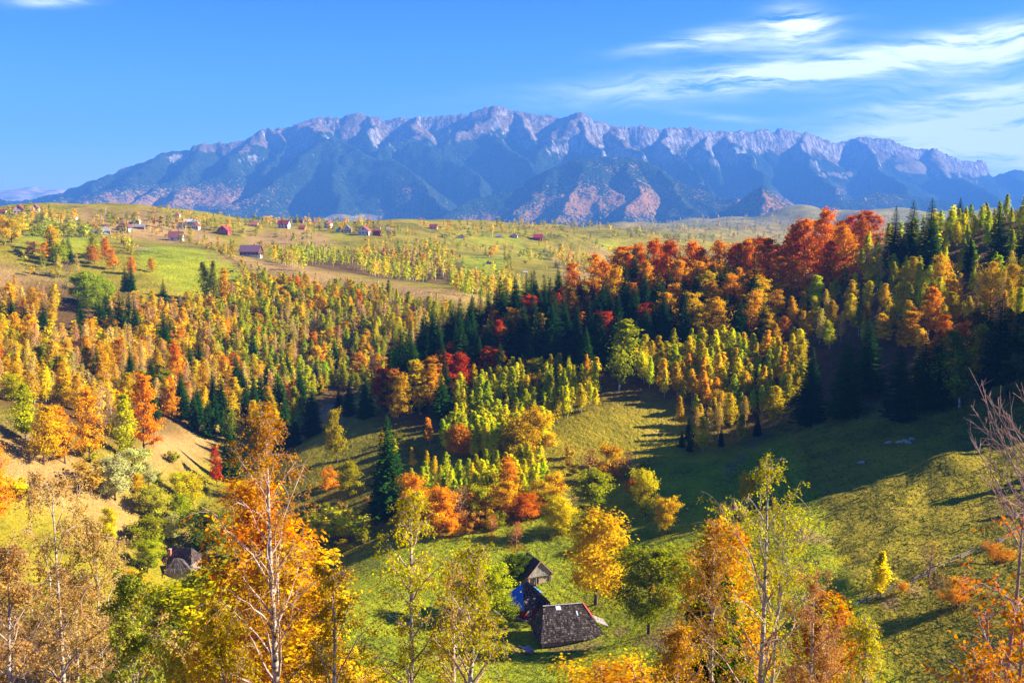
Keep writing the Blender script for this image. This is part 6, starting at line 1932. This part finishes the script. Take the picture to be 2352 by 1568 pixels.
# ------------------------------------------------------------------ blue-roofed house
def blue_house():
    g = np.random.default_rng(6)
    r = place('blue_roofed_house', 1206, 1410, radians(40), 'small red-walled house with a blue tin and grey shingle hipped roof', 'house', sink=.1)
    hx, hy, z0, z1 = 3.3, 3.6, 2.7, 6.4
    rf = hip_roof(hx, hy, z0, z1, 2.6, 2.6)
    m = MB().slab(rf['front'], .12).slab(rf['right'], .12)
    roof = m.build('roof', paint((.1, .085, .08), .9, .2), r)
    tri = lambda t: [t[0], t[1], t[2], t[2]]
    shingles('shingles', [rf['front'], tri(rf['right'])], .24, .16, g, SHING, roof)
    BLUE = paint((.03, .19, .62), .38, .12, 1.5)
    MB().slab(rf['left'], .06).build('blue_sheet', BLUE, roof)
    MB().slab(rf['back'], .06).build('blue_sheet', BLUE, roof)
    for k in range(7):   # standing seams of the tin
        a = np.array(rf['left'][0]) + (np.array(rf['left'][1]) - np.array(rf['left'][0])) * (k + .5) / 7
        f = 1 - abs((k + .5) / 7 - .5) * 2
        b = a + (np.array(rf['left'][2]) - (np.array(rf['left'][0]) + np.array(rf['left'][1])) / 2) * f * .95
        MB().bar(a + (0, 0, .03), b + (0, 0, .03), .05, .03).build('tin_seam', BLUE, roof)
    E, B = np.array(rf['front'][2]), np.array(rf['front'][1])
    MB().bar(np.array(rf['right'][2]) + (0, 0, .06), np.array(rf['right'][1]) + (0, 0, .06), .22, .05).build('ridge_sheet', paint((.6, .66, .75), .4, .1), roof)
    REDW = paint((.22, .022, .025), .75, .25, 2, (1, 1, .5))
    wx, wy = 2.6, 3.0
    MB().box(-wx, wx, -wy, wy, .55, 2.72).build('wall', REDW, r)
    MB().box(-wx - .05, wx + .05, -wy - .05, wy + .05, -.5, .55).build('foundation', STONE, r)
    for x in (-1.5, 1.4):
        w_ = MB().box(x - .45, x + .45, -wy - .05, -wy, 1.2, 2.2).build('window', WHITE, r)
        MB().box(x - .36, x - .03, -wy - .06, -wy - .05, 1.28, 2.12).box(x + .03, x + .36, -wy - .06, -wy - .05, 1.28, 2.12).build('pane', GLASS, w_)
    # porch with its own little gable, towards the barn
    pr = [(0.3, -wy - 2.0, 2.5), (2.6, -wy - 2.0, 2.5), (2.6, -wy + .6, 2.5), (.3, -wy + .6, 2.5)]
    ap, ab = (1.45, -wy - 1.3, 4.1), (1.45, -wy + .9, 4.1)
    pf = [[pr[0], pr[1], ap], [pr[1], pr[2], ab, ap], [pr[3], pr[0], ap, ab]]
    proof = MB().slab(pf[0], .08).slab(pf[1], .08).slab(pf[2], .08).build('porch_roof', paint((.08, .07, .065), .9, .2), r)
    shingles('porch_shingles', [tri(pf[0]), pf[1], pf[2]], .2, .14, g, SHING, proof)
    for x, y in ((.5, -wy - 1.8), (2.4, -wy - 1.8)):
        MB().bar((x, y, -.3), (x, y, 2.5), .13).build('porch_post', REDW, r)
    MB().box(.5, 2.4, -wy - 1.84, -wy - 1.76, .3, 1.25).build('porch_rail', REDW, r)
    MB().box(1.0, 1.9, -wy - .05, -wy, .5, 2.4).build('door', paint((.05, .12, .07), .6, .2), r)
    # blue lean-to behind
    MB().slab([(wx - .2, .6, 3.1), (wx + 2.4, .6, 2.9), (wx + 2.4, 2.9, 3.5), (wx - .2, 2.9, 3.7)], .05).build('lean_to_roof', paint((.12, .36, .62), .4, .15, 3, (6, 1, 1)), r)
    MB().box(wx + .02, wx + 2.2, .9, 2.7, -.3, 2.9).build('lean_to_wall', DARKWOOD, r)


blue_house()


# ------------------------------------------------------------------ huts in the left valley
def valley_huts():
    g = np.random.default_rng(8)
    r = place('log_hut', 411, 1321, radians(14), 'small weathered log hut with a grey plank hipped roof', 'hut', sink=.1)
    hx, hy, z0, z1 = 3.3, 2.7, 1.75, 4.6
    rf = hip_roof(hx, hy, z0, z1, 2.2, 3.2)
    roof = MB().slab(rf['front'], .1).slab(rf['right'], .1).slab(rf['back'], .1).slab(rf['left'], .1).build('roof', paint((.10, .08, .07), .9, .2), r)
    tri = lambda t: [t[0], t[1], t[2], t[2]]
    shingles('roof_planks', [rf['front'], rf['back'], tri(rf['left']), tri(rf['right'])], 1.2, .2, g, SHING, roof)
    W = paint((.34, .25, .2), .9, .35, 1.2, (1, 6, 6))
    log_wall(r, -2.7, 2.8, -2.0, -.4, 1.9, 'x', W)
    log_wall(r, -2.7, 2.8, 2.0, -.4, 1.9, 'x', W)
    log_wall(r, -2.0, 2.0, -2.7, -.4, 1.9, 'y', W)
    log_wall(r, -2.0, 2.0, 2.8, -.4, 1.9, 'y', W)
    r = place('valley_house', 418, 1302, radians(-10), 'dark-roofed wooden house with a red brick chimney behind the log hut', 'house', sink=.2)
    hx, hy, z0, z1 = 4.3, 3.3, 2.2, 5.4
    rf = hip_roof(hx, hy, z0, z1, 1.3, 1.6)
    roof = MB().slab(rf['front'], .1).slab(rf['right'], .1).slab(rf['back'], .1).slab(rf['left'], .1).build('roof', paint((.06, .042, .045), .9, .2), r)
    shingles('shingles', [rf['front'], rf['back'], tri(rf['left']), tri(rf['right'])], .3, .25, g, SHING_D, roof)
    MB().box(-2.4, -1.85, -1.9, -1.35, 3.2, 5.3).build('chimney', BRICKC, roof)
    MB().box(-2.46, -1.79, -1.96, -1.29, 5.3, 5.42).build('chimney_cap', STONE, roof)
    MB().box(-2.5, -1.75, -2.0, -1.3, 3.0, 3.5).build('chimney_flashing', paint((.6, .66, .72), .4, .1), roof)
    log_wall(r, -3.7, 3.7, -2.7, -.5, 2.35, 'x', OLDLOG)
    log_wall(r, -3.7, 3.7, 2.7, -.5, 2.35, 'x', OLDLOG)
    log_wall(r, -2.7, 2.7, -3.7, -.5, 2.35, 'y', OLDLOG)
    log_wall(r, -2.7, 2.7, 3.7, -.5, 2.35, 'y', OLDLOG)


valley_huts()


# ------------------------------------------------------------------ village houses on the hills
RED_T, WINE, ORANGE_T = (.30, .055, .05), (.16, .05, .05), (.38, .15, .08)
GREY_T, PURPLE, WHITE_T, DKRED = (.26, .25, .26), (.20, .11, .14), (.55, .57, .6), (.30, .03, .04)


def village_house(u, vb, wpx, yaw, wall, roofc, label, cat='house', kind='gable', eh=.34, rh=.36, deep=.75, windows=3, storey=1, base=None, chimney=True):
    p = hit(u, vb, 300)
    W = max(wpx / FPX * p[1], 2.5)
    D = W * deep; H = W * eh; R = W * rh
    name = {'house': 'village_house', 'barn': 'village_barn', 'shed': 'village_shed'}[cat]
    r = link(name, None, loc=(p[0], p[1], p[2] - .3), label=label, category=cat)
    r.rotation_euler = (0, 0, radians(yaw))
    wm = paint(wall, .85, .12, .6)
    hx, hy = W / 2, D / 2
    z0 = 0
    if base:
        MB().box(-hx * .99, hx * .99, -hy * .99, hy * .99, -1.2, H * .42).build('foundation', paint(base, .9, .15), r); z0 = H * .42
    w = MB().box(-hx, hx, -hy, hy, z0 - (0 if base else 1.0), H)
    if kind == 'gable':
        for y in (-1, 1):
            pass
    wall_o = w.build('wall', wm, r)
    ox, oy = W * .06, W * .07
    rm = paint(roofc, .6, .16, 1.0)
    if kind == 'gable':
        F1 = [(-hx - ox, -hy - oy, H - oy * .6), (hx + ox, -hy - oy, H - oy * .6), (hx + ox, 0, H + R), (-hx - ox, 0, H + R)]
        F2 = [(hx + ox, hy + oy, H - oy * .6), (-hx - ox, hy + oy, H - oy * .6), (-hx - ox, 0, H + R), (hx + ox, 0, H + R)]
        roof = MB().slab(F1, .18).slab(F2, .18).build('roof', rm, r)
        for sx in (-1, 1):
            MB().hexa([(sx * hx * .985 - .1, -hy, H), (sx * hx * .985 + .1, -hy, H), (sx * hx * .985 + .1, hy, H), (sx * hx * .985 - .1, hy, H)],
                      [(sx * hx * .985 - .1, -.05, H + R - .2), (sx * hx * .985 + .1, -.05, H + R - .2), (sx * hx * .985 + .1, .05, H + R - .2), (sx * hx * .985 - .1, .05, H + R - .2)]).build('gable', wm, r)
    elif kind == 'front':      # gable towards the camera
        F1 = [(-hx - ox, hy + oy, H - ox * .6), (-hx - ox, -hy - oy, H - ox * .6), (0, -hy - oy, H + R), (0, hy + oy, H + R)]
        F2 = [(hx + ox, -hy - oy, H - ox * .6), (hx + ox, hy + oy, H - ox * .6), (0, hy + oy, H + R), (0, -hy - oy, H + R)]
        roof = MB().slab(F1, .18).slab(F2, .18).build('roof', rm, r)
        for sy in (-1, 1):
            MB().hexa([(-hx, sy * hy * .985 - .1, H), (hx, sy * hy * .985 - .1, H), (hx, sy * hy * .985 + .1, H), (-hx, sy * hy * .985 + .1, H)],
                      [(-.05, sy * hy * .985 - .1, H + R - .2), (.05, sy * hy * .985 - .1, H + R - .2), (.05, sy * hy * .985 + .1, H + R - .2), (-.05, sy * hy * .985 + .1, H + R - .2)]).build('gable', wm, r)
        MB().box(-W * .09, W * .09, -hy - .08, -hy * .9, H + R * .18, H + R * .5).build('window', GLASS, r)
    else:
        rf = hip_roof(hx + ox, hy + oy, H - oy * .5, H + R, D * .45 if kind == 'hip' else hx + ox - .05, D * .45 if kind == 'hip' else hx + ox - .05)
        roof = MB().slab(rf['front'], .18).slab(rf['right'], .18).slab(rf['back'], .18).slab(rf['left'], .18).build('roof', rm, r)
    if chimney:
        MB().box(W * .15, W * .22, -W * .04 + D * .1, W * .04 + D * .1, H + R * .3, H + R * 1.2).build('chimney', BRICKC, roof)
    ww, wh = min(W * .08, .75), min((H - z0) * .24, .8)
    for s in range(storey):
        zc = z0 + (H - z0) * (.55 if storey == 1 else .28 + .45 * s)
        for k in range(windows):
            x = -hx + W * (k + .7) / (windows + .4)
            f = MB().box(x - ww - .12, x + ww + .12, -hy - .05, -hy + .02, zc - wh - .12, zc + wh + .12).build('window', WHITE, r)
            MB().box(x - ww, x - .05, -hy - .075, -hy - .05, zc - wh, zc + wh).box(x + .05, x + ww, -hy - .075, -hy - .05, zc - wh, zc + wh).build('pane', GLASS, f)
    if windows:
        xd = hx - W * .1
        MB().box(xd - .5, xd + .5, -hy - .06, -hy + .02, z0, z0 + min(2.1, (H - z0) * .85)).build('door', DARKWOOD, r)
    return r


PALE, PINKW, WOODW, TEALW, BROWNW = (.58, .54, .48), (.50, .35, .30), (.22, .13, .09), (.10, .34, .32), (.10, .055, .04)
VH_ = village_house
VH_(577,590,44,-6,BROWNW,PURPLE,'dark brown wooden house with purple roof and white window frames on the dry ridge',kind='gable',base=(.62,.56,.48),eh=.34,rh=.30,deep=.6,windows=4)
VH_(405,553,30,8,PALE,(.22,.07,.08),'white farm building with a brown-red roof beside the bright meadow',kind='gable',eh=.32,rh=.42,deep=.8,windows=2)
VH_(44,492,24,20,PINKW,RED_T,'pink gabled house with red roof among yellow trees at the upper left',kind='front',eh=.45,rh=.5,storey=1)
VH_(81,485,17,15,PALE,ORANGE_T,'white house with orange-red roof next to the spruces at the upper left',kind='front',eh=.5,rh=.5,windows=2)
VH_(6,491,16,0,PALE,RED_T,'white house with red roof at the upper left picture edge',kind='gable',windows=2)
VH_(169,503,15,0,(.8,.8,.8),WHITE_T,'long low white shed alone on the hilltop meadow','shed',kind='gable',eh=.28,rh=.10,windows=0,chimney=False)
VH_(243,537,20,20,(.60,.52,.45),GREY_T,'old farmhouse with a grey pyramid plank roof',kind='pyramid',eh=.4,rh=.55,deep=.95,windows=2)
VH_(222,535,20,5,WOODW,(.22,.2,.19),'low grey-roofed wooden barn beside the old pyramid-roofed farmhouse','barn',kind='hip',eh=.22,rh=.25,windows=0,chimney=False)
VH_(286,530,28,-5,PALE,WINE,'large farmhouse with a wine-red hipped roof',kind='hip',eh=.28,rh=.4,windows=3)
VH_(318,524,30,0,WOODW,GREY_T,'long barn with a flat grey tin roof behind the wine-red roof','barn',kind='gable',eh=.16,rh=.12,deep=.4,windows=0,chimney=False)
VH_(313,513,18,0,(.50,.55,.38),(.45,.28,.26),'pale green cottage with a dusty pink roof',kind='hip',eh=.4,rh=.32,windows=2)
VH_(408,498,11,0,(.55,.58,.40),ORANGE_T,'small cottage with an orange pyramid roof on the wooded rise',kind='pyramid',eh=.55,rh=.6,deep=1,windows=1,chimney=False)
VH_(440,516,29,0,PALE,WHITE_T,'wide white building with a white roof in the village','barn',kind='gable',eh=.3,rh=.16,windows=4,chimney=False)
VH_(418,524,17,10,PALE,RED_T,'white house with red roof left of the white-roofed building',kind='front',eh=.5,rh=.4)
VH_(450,526,17,-10,PALE,(.34,.06,.06),'white red-roofed house below the white-roofed building',kind='front',eh=.5,rh=.45)
VH_(516,537,26,-12,(.42,.10,.09),RED_T,'bright red-roofed house with red walls and a white veranda',kind='front',eh=.35,rh=.42)
VH_(581,519,23,0,(.42,.36,.32),ORANGE_T,'long low house with an orange roof on the skyline meadow','barn',kind='gable',eh=.2,rh=.32,windows=1,chimney=False)
VH_(653,524,24,-10,PALE,RED_T,'white house with balconies and a red roof beside a yellow tree',kind='gable',eh=.42,rh=.36,storey=2)
VH_(686,512,22,0,WOODW,(.09,.09,.10),'dark wooden house with a black roof on the skyline',kind='hip',eh=.36,rh=.3,windows=3)
VH_(694,527,14,0,(.48,.2,.16),RED_T,'small red-roofed shed in the meadow below the dark skyline house','shed',kind='gable',windows=0,chimney=False)
VH_(754,523,16,-15,PALE,RED_T,'tall white house with red roof at the skyline gap',kind='front',eh=.7,rh=.4,storey=2,windows=2)
VH_(780,534,16,10,TEALW,(.16,.20,.2),'teal-walled cottage beside the village road',kind='front',eh=.4,rh=.45,windows=1)
VH_(799,534,15,0,PALE,(.3,.3,.34),'white gabled house with grey roof next to the teal cottage',kind='front',eh=.6,rh=.55)
VH_(837,540,25,-8,PALE,(.40,.08,.06),'white house with a broad red-brown roof at the field track',kind='front',eh=.45,rh=.45)
VH_(867,541,20,0,(.22,.05,.05),DKRED,'dark red barn beside the white house at the field track','barn',kind='gable',eh=.35,rh=.34,windows=0,chimney=False)
VH_(892,535,16,5,(.35,.30,.28),GREY_T,'grey-roofed two-storey house at the end of the village row',kind='hip',eh=.55,rh=.35,storey=2,windows=2)
VH_(865,526,18,0,PALE,ORANGE_T,'orange-red roofed house behind the dark red barn',kind='gable',eh=.3,rh=.35,windows=2)
VH_(996,526,17,-5,(.6,.4,.32),RED_T,'red-roofed house half hidden in hilltop trees',kind='gable',windows=2)
VH_(1060,547,14,8,(.55,.5,.45),(.28,.10,.10),'small brown-red roofed house by the green field',kind='front',windows=1)
VH_(1182,544,13,-10,PALE,RED_T,'small red-roofed house above the green field',kind='front',windows=1)
VH_(1236,550,20,-5,(.30,.06,.06),(.36,.04,.05),'bright red-roofed barn standing beside a round orange tree','barn',kind='gable',eh=.3,rh=.36,windows=0,chimney=False)
VH_(1121,606,8,10,(.3,.27,.25),GREY_T,'tiny grey hut beside two haystacks on the far meadow','shed',kind='front',eh=.5,rh=.5,windows=0,chimney=False)
VH_(1207,627,9,0,(.75,.75,.76),WHITE_T,'tiny white shed on the far tan field','shed',kind='gable',eh=.4,rh=.15,windows=0,chimney=False)
VH_(1146,545,10,0,(.32,.28,.25),GREY_T,'small grey hay barn above the green field','shed',kind='gable',windows=0,chimney=False)


# ------------------------------------------------------------------ haystacks, cart, poles, fences
HAY = bark_material('hay', [(.3, (.12, .07, .035)), (.55, (.26, .16, .08)), (.8, (.40, .27, .14))], 5, .25)


def haystack(u, vb, vt, label, dist=None):
    p = hit(u, vb, 90)
    H = (vb - vt) / FPX * p[1] * 1.05
    r = link('haystack', None, loc=p, label=label, category='haystack')
    g = np.random.default_rng(int(u))
    z = np.array([0, .12, .3, .5, .68, .82, .92, 1.0]) * H * .92; rr = np.array([.30, .36, .36, .30, .22, .14, .07, .02]) * H
    th = np.arange(20) * 2 * pi / 20
    V = np.array([((rr[i] * (1 + .10 * g.normal())) * cos(a), rr[i] * (1 + .10 * g.normal()) * sin(a), z[i] - (.3 if i == 0 else 0)) for i in range(8) for a in th])
    i = np.arange(160).reshape(8, 20); nx = np.roll(i, -1, 1)
    link('hay', raw_mesh('hay', V, [np.stack((i[:-1], nx[:-1], nx[1:], i[1:]), -1).reshape(-1, 4)], [HAY], smooth=True), r)
    MB().bar((0, 0, H * .85), (.05, 0, H * 1.28), .07).build('pole', GREYWOOD, r)
    for k in range(3):
        a = k * 2.1 + .4
        MB().bar((cos(a) * .05 * H, sin(a) * .05 * H, H * .95), (cos(a) * .30 * H, sin(a) * .30 * H, H * .42), .05).build('stick', GREYWOOD, r)


haystack(1684, 1192, 1146, 'larger haystack with a pole in the shaded meadow')
haystack(1703, 1194, 1156, 'smaller haystack against the larger one')
haystack(1128, 607, 599, 'haystack nearer the tiny grey hut on the far meadow')
haystack(1135, 607, 599, 'second haystack away from the tiny grey hut on the far meadow')


def cart():
    r = place('hand_cart', 1211, 1500, radians(118), 'old grey wooden cart standing tilted in the barn yard', 'cart')
    for i in range(5):
        MB().box(-1.2, 1.2, -.5 + i * .2, -.32 + i * .2, .62, .66).build('floor_board', GREYWOOD, r)
    for s in (-1, 1):
        MB().hexa([(-1.2, s * .5 - .02, .66), (1.2, s * .5 - .02, .66), (1.2, s * .5 + .02, .66), (-1.2, s * .5 + .02, .66)], [(-1.25, s * .66 - .02, 1.0), (1.25, s * .66 - .02, 1.0), (1.25, s * .66 + .02, 1.0), (-1.25, s * .66 + .02, 1.0)]).build('side_board', GREYWOOD, r)
        for x in (-.8, .8):
            th = np.arange(14) * 2 * pi / 14
            P = np.stack((x + .4 * np.cos(th), np.full(14, s * .72), .4 + .4 * np.sin(th)), 1)
            w = MB()
            for a, b in zip(P, np.roll(P, -1, 0)):
                w.bar(a, b, .06, .06)
            wh = w.build('wheel', DARKWOOD, r)
            sp = MB()
            for k in range(4):
                a = k * pi / 4
                sp.bar((x - .36 * cos(a), s * .72, .4 - .36 * sin(a)), (x + .36 * cos(a), s * .72, .4 + .36 * sin(a)), .035)
            sp.build('spokes', DARKWOOD, wh)
    MB().box(-1.2, -1.16, -.55, .55, .66, 1.0).build('tail_board', GREYWOOD, r)
    for x in (-.8, .8):
        MB().bar((x, -.72, .4), (x, .72, .4), .08).build('axle', DARKWOOD, r)
    MB().bar((1.2, 0, .55), (3.0, 0, .2), .07).build('shaft', GREYWOOD, r)


cart()


def rail_fence(pts, label, post_gap=2.6, h=1.05, rails=3, name='rail_fence', mat=None, group=None, y0=60, upright=False):
    """posts and split rails from ground point to ground point"""
    W = [hit(u, v, y0) for (u, v) in pts]
    r = link(name, None, loc=W[0], label=label, category='fence', group=group)
    g = np.random.default_rng(int(pts[0][0] * 3 + pts[0][1]))
    P = []
    for a, b in zip(W[:-1], W[1:]):
        n = max(1, int(np.hypot(*(b - a)[:2]) / post_gap))
        for i in range(n):
            P.append(a + (b - a) * i / n)
    P.append(W[-1])
    P = np.array(P)
    P[:, :2] += g.normal(0, .08, (len(P), 2)); P[:, 2] = ground_z(P[:, 0], P[:, 1])
    P = P - W[0]
    mat = mat or GREYWOOD
    for p in P:
        hh = h * g.uniform(1.0, 1.25)
        MB().bar(p + (0, 0, -.3), p + (g.normal(0, .05), g.normal(0, .05), hh), .11).build('post', mat, r)
    for a, b in zip(P[:-1], P[1:]):
        if upright:
            k = max(2, int(np.linalg.norm(b - a) / .5))
            for i in range(k):
                c = a + (b - a) * (i + .5) / k
                MB().bar(c + (0, 0, -.1), c + (0, 0, h * g.uniform(.9, 1.0)), .16, .03).build('picket', mat, r)
        for k in range(rails):
            if g.uniform() < .08:
                continue
            z = h * (k + .8) / (rails + .2)
            d = (b - a) / np.linalg.norm(b - a)
            MB().bar(a - d * g.uniform(.05, .4) + (0, g.uniform(-.06, .06), z + g.normal(0, .06)), b + d * g.uniform(.05, .4) + (0, g.uniform(-.06, .06), z + g.normal(0, .06)), .055, .075).build('rail', mat, r)


PALEWOOD = paint((.25, .21, .17), .9, .35, 1.5, (4, 4, 1))
rail_fence([(1935,1410),(1990,1382),(2060,1350),(2130,1322),(2180,1295),(2230,1272),(2290,1252),(2380,1225)], 'crooked split-rail fence climbing the pasture', 2.3, .95, 3, mat=PALEWOOD)
rail_fence([(780,1318),(815,1313),(850,1306),(872,1300)], 'short pole fence beside the central slim birch', 2.2, 1.0, 2)
rail_fence([(0,553),(20,562),(40,575),(60,590)], 'dark board fence crossing the upper left meadow', 3.5, 1.2, 3, mat=DARKWOOD, y0=300)
rail_fence([(60,617),(85,622),(105,627),(122,635)], 'pale grey board fence on the dry slope', 3.0, 1.3, 4, mat=PALEWOOD, y0=300)
rail_fence([(262,540),(285,556),(302,575),(318,590)], 'dark fence running down beside the tilled plot', 3.5, 1.2, 2, mat=DARKWOOD, y0=300)
rail_fence([(312,574),(332,574),(352,574)], 'pale board fence along the lower side of the tilled plot', 3.5, 1.2, 3, mat=PALEWOOD, y0=300)
rail_fence([(410,552),(450,562),(490,575),(520,590),(545,605),(562,625)], 'thin dark fence bordering the bright meadow', 4.5, 1.2, 2, mat=DARKWOOD, y0=300)
rail_fence([(812,546),(835,543),(860,545)], 'pale plank fence round the field below the village', 5, 1.6, 3, mat=PALEWOOD, y0=300)


def pole(u, vb, vt, label, lean=0):
    p = hit(u, vb, 300)
    H = (vb - vt) / FPX * p[1]
    r = link('utility_pole', None, loc=p, label=label, category='pole')
    t = np.linspace(0, 1, 4)
    P = np.stack((t * lean, t * 0, t * H), 1); P[0, 2] = -.5
    V, Q = tubes(P[None], np.array([[.2, .18, .16, .14]]), 7)
    link('shaft', raw_mesh('shaft', V, [Q], [paint((.62, .58, .52), .8, .1)], smooth=True), r)
    MB().box(-.8, .8, -.06, .06, H - .7, H - .55).build('crossarm', GREYWOOD, r)
    for x in (-.65, 0, .65):
        MB().box(x - .06, x + .06, -.06, .06, H - .55, H - .35).build('insulator', WHITE, r)


for (u, vb, vt, lb) in ((137,522,499,'pale utility pole rising from the orchard row'),(233,503,490,'utility pole on the bare hilltop above the orchard'),(243,490,474,'utility pole on the skyline above the long white shed'),(486,528,515,'utility pole between the white village houses'),(558,519,508,'utility pole on the skyline before the orange-roofed house'),(623,517,506,'utility pole on the skyline by the red-roofed balcony house'),(670,514,503,'utility pole touching the dark skyline house'),(798,530,512,'utility pole between the teal cottage and its neighbour'),(1131,545,535,'utility pole above the green field'),(1295,560,549,'utility pole right of the bright red barn'),(458,560,545,'utility pole at the fence of the bright meadow')):
    pole(u, vb, vt, lb)


# ------------------------------------------------------------------ animals
def animal(name, cat, u, v, yaw, L, col, label, legs, wool=False, head_down=True, y0=60):
    """one continuous body: barrel, neck, head, four jointed legs, tail"""
    p = hit(u, v, y0)
    r = link(name, None, loc=p, label=label, category=cat)
    r.rotation_euler = (0, 0, radians(yaw))
    h = L * legs           # belly height
    b = L * (.23 if wool else .21)
    zc = h + b
    hd = np.array((L * .80, 0, .10 * L + .04)) if head_down else np.array((L * .86, 0, zc + b * .9))
    vs = [(-.42 * L, 0, zc), (-.2 * L, 0, zc), (.12 * L, 0, zc - .02 * L), (.38 * L, 0, zc + .02 * L), (.58 * L, 0, zc - (.08 * L if head_down else -.2 * L))]
    rad = [b * .86, b * 1.02, b * 1.06, b * .9, b * .52]
    ed = [(0, 1), (1, 2), (2, 3), (3, 4)]
    nk = np.array(vs[4]); mid = nk * .45 + hd * .55
    vs += [tuple(mid), tuple(hd + (0, 0, .08 * L)), tuple(hd + (.10 * L, 0, -.02 * L if head_down else -.06 * L))]
    rad += [b * .40, b * .38, b * .22]
    ed += [(4, 5), (5, 6), (6, 7)]
    for sx, at_, fr in ((.34, 3, 1), (-.38, 0, 0)):
        for sy in (-1, 1):
            o = len(vs)
            y = sy * b * .55
            if fr:
                pts = [(sx * L, y, h + .05 * L), (sx * L + .01 * L, y, h * .5), (sx * L, y, .02 * L)]
            else:
                pts = [(sx * L + .03 * L, y, h + .05 * L), (sx * L - .05 * L, y, h * .42), (sx * L - .02 * L, y, .02 * L)]
            vs += pts; rad += [b * .34, b * .19, b * .16]
            ed += [(at_, o), (o, o + 1), (o + 1, o + 2)]
    o = len(vs)
    vs += [(-.52 * L, 0, zc + .02 * L), (-.55 * L, 0, zc - .2 * L)]; rad += [b * .16, b * .1]; ed += [(0, o), (o, o + 1)]
    me = bpy.data.meshes.new(name + '_body')
    me.from_pydata([tuple(map(float, q)) for q in vs], ed, [])
    me.materials.append(paint(col, .95, .15, 6))
    body = link('body', me, r)
    sk = body.modifiers.new('skin', 'SKIN')
    for i, q in enumerate(me.skin_vertices[0].data):
        q.radius = (rad[i], rad[i]); q.use_root = (i == 1)
    ss = body.modifiers.new('sub', 'SUBSURF'); ss.levels = 1; ss.render_levels = 1
    for sy in (-1, 1):
        e = hd + (0.01 * L, 0, .12 * L)
        MB().hexa([e + (-.02 * L, sy * b * .2, -.02 * L), e + (.03 * L, sy * b * .2, -.02 * L), e + (.03 * L, sy * b * .25, .02 * L), e + (-.02 * L, sy * b * .25, .02 * L)],
                  [e + (-.01 * L, sy * b * .62, -.03 * L), e + (.02 * L, sy * b * .62, -.03 * L), e + (.02 * L, sy * b * .62, 0), e + (-.01 * L, sy * b * .62, 0)]).build('ear', paint(tuple(c * .6 for c in col), .9, .1), r)


WOOL = (.50, .43, .34)
for (u, v, yaw, lb, dn) in ((2040,1020,190,'sheep grazing at the lower side of the flock',True),(2066,1019,175,'largest sheep in the middle of the flock seen from the side',True),(2079,1016,20,'sheep half hidden behind another in the flock',True),
                      (2085,1020,-15,'sheep grazing at the front of the flock on the shadow edge',True),(2094,1012,10,'uppermost sheep of the flock',True),(1979,1066,150,'single sheep apart from the flock at the shadow line',True)):
    animal('sheep', 'sheep', u, v, yaw, 1.2, WOOL, lb, .26, True, dn)
animal('cow', 'cow', 532, 627, 180, 2.4, (.012, .010, .010), 'black cow grazing alone on the bright green meadow', .30, False, True, 300)


# ------------------------------------------------------------------ coarse grass tufts on the near pastures
def grass_tufts(n, seed):
    g = np.random.default_rng(seed)
    y = np.sqrt(g.uniform(98 ** 2, 262 ** 2, n)); x = y * g.uniform(-.56, .58, n)
    keep = (LITF(x, y) < .4) & (g.random(n) < .15 + 1.1 * np.clip(fbm(x / 7, y / 7, 3, 201) + .28 + .5 * sstep(35, 60, x), 0, 1))
    x, y = x[keep], y[keep]
    z = ground_z(x, y)
    k = len(x)
    blades = 4
    a = g.uniform(0, 6.28, (k, blades)); s = (g.uniform(.09, .26, k) * (1 + .2 * sstep(40, 60, x)))[:, None]
    bx, by = np.cos(a), np.sin(a)
    base = np.stack((x, y, z - .03), 1)[:, None]
    tip = base + np.stack((bx * s * 1.1, by * s * 1.1, s * g.uniform(.7, 1.3, (k, blades))), -1)
    side = np.stack((-by, bx, by * 0), -1) * (s * .42)[..., None]
    V = np.stack((base + side, base - side, tip), 2).reshape(-1, 3)
    F = np.arange(len(V)).reshape(-1, 3)
    t0 = np.repeat(np.clip(g.beta(2, 2, k) * .8 + .25 * fbm(x / 25, y / 25, 3, 205), 0, 1), blades)
    tn = np.repeat(bil(TAN, np.arctan2(x, y), np.log(np.hypot(x, y)), A0, A1, T0, T1), blades)
    t0 = np.clip(t0 * (1 - tn) * .72 + tn * (.8 + .2 * t0), 0, 1)
    m = rnd_attr_mat('tuft_blades', [(.07, .085, .006), (.20, .19, .008), (.40, .335, .012), (.56, .39, .13)], .9)
    me = raw_mesh('grass_tufts', V, [F], [m], attrs={'tone': ('FACE', 'FLOAT', t0)})
    link('grass_tufts', me, kind='stuff', label='coarse grass tufts growing over the near pastures', category='grass')
    print('tufts', k)


def LITF(x, y):
    return bil(LIT, np.arctan2(x, y), np.log(np.hypot(x, y)), A0, A1, T0, T1)


grass_tufts(60000, 9)
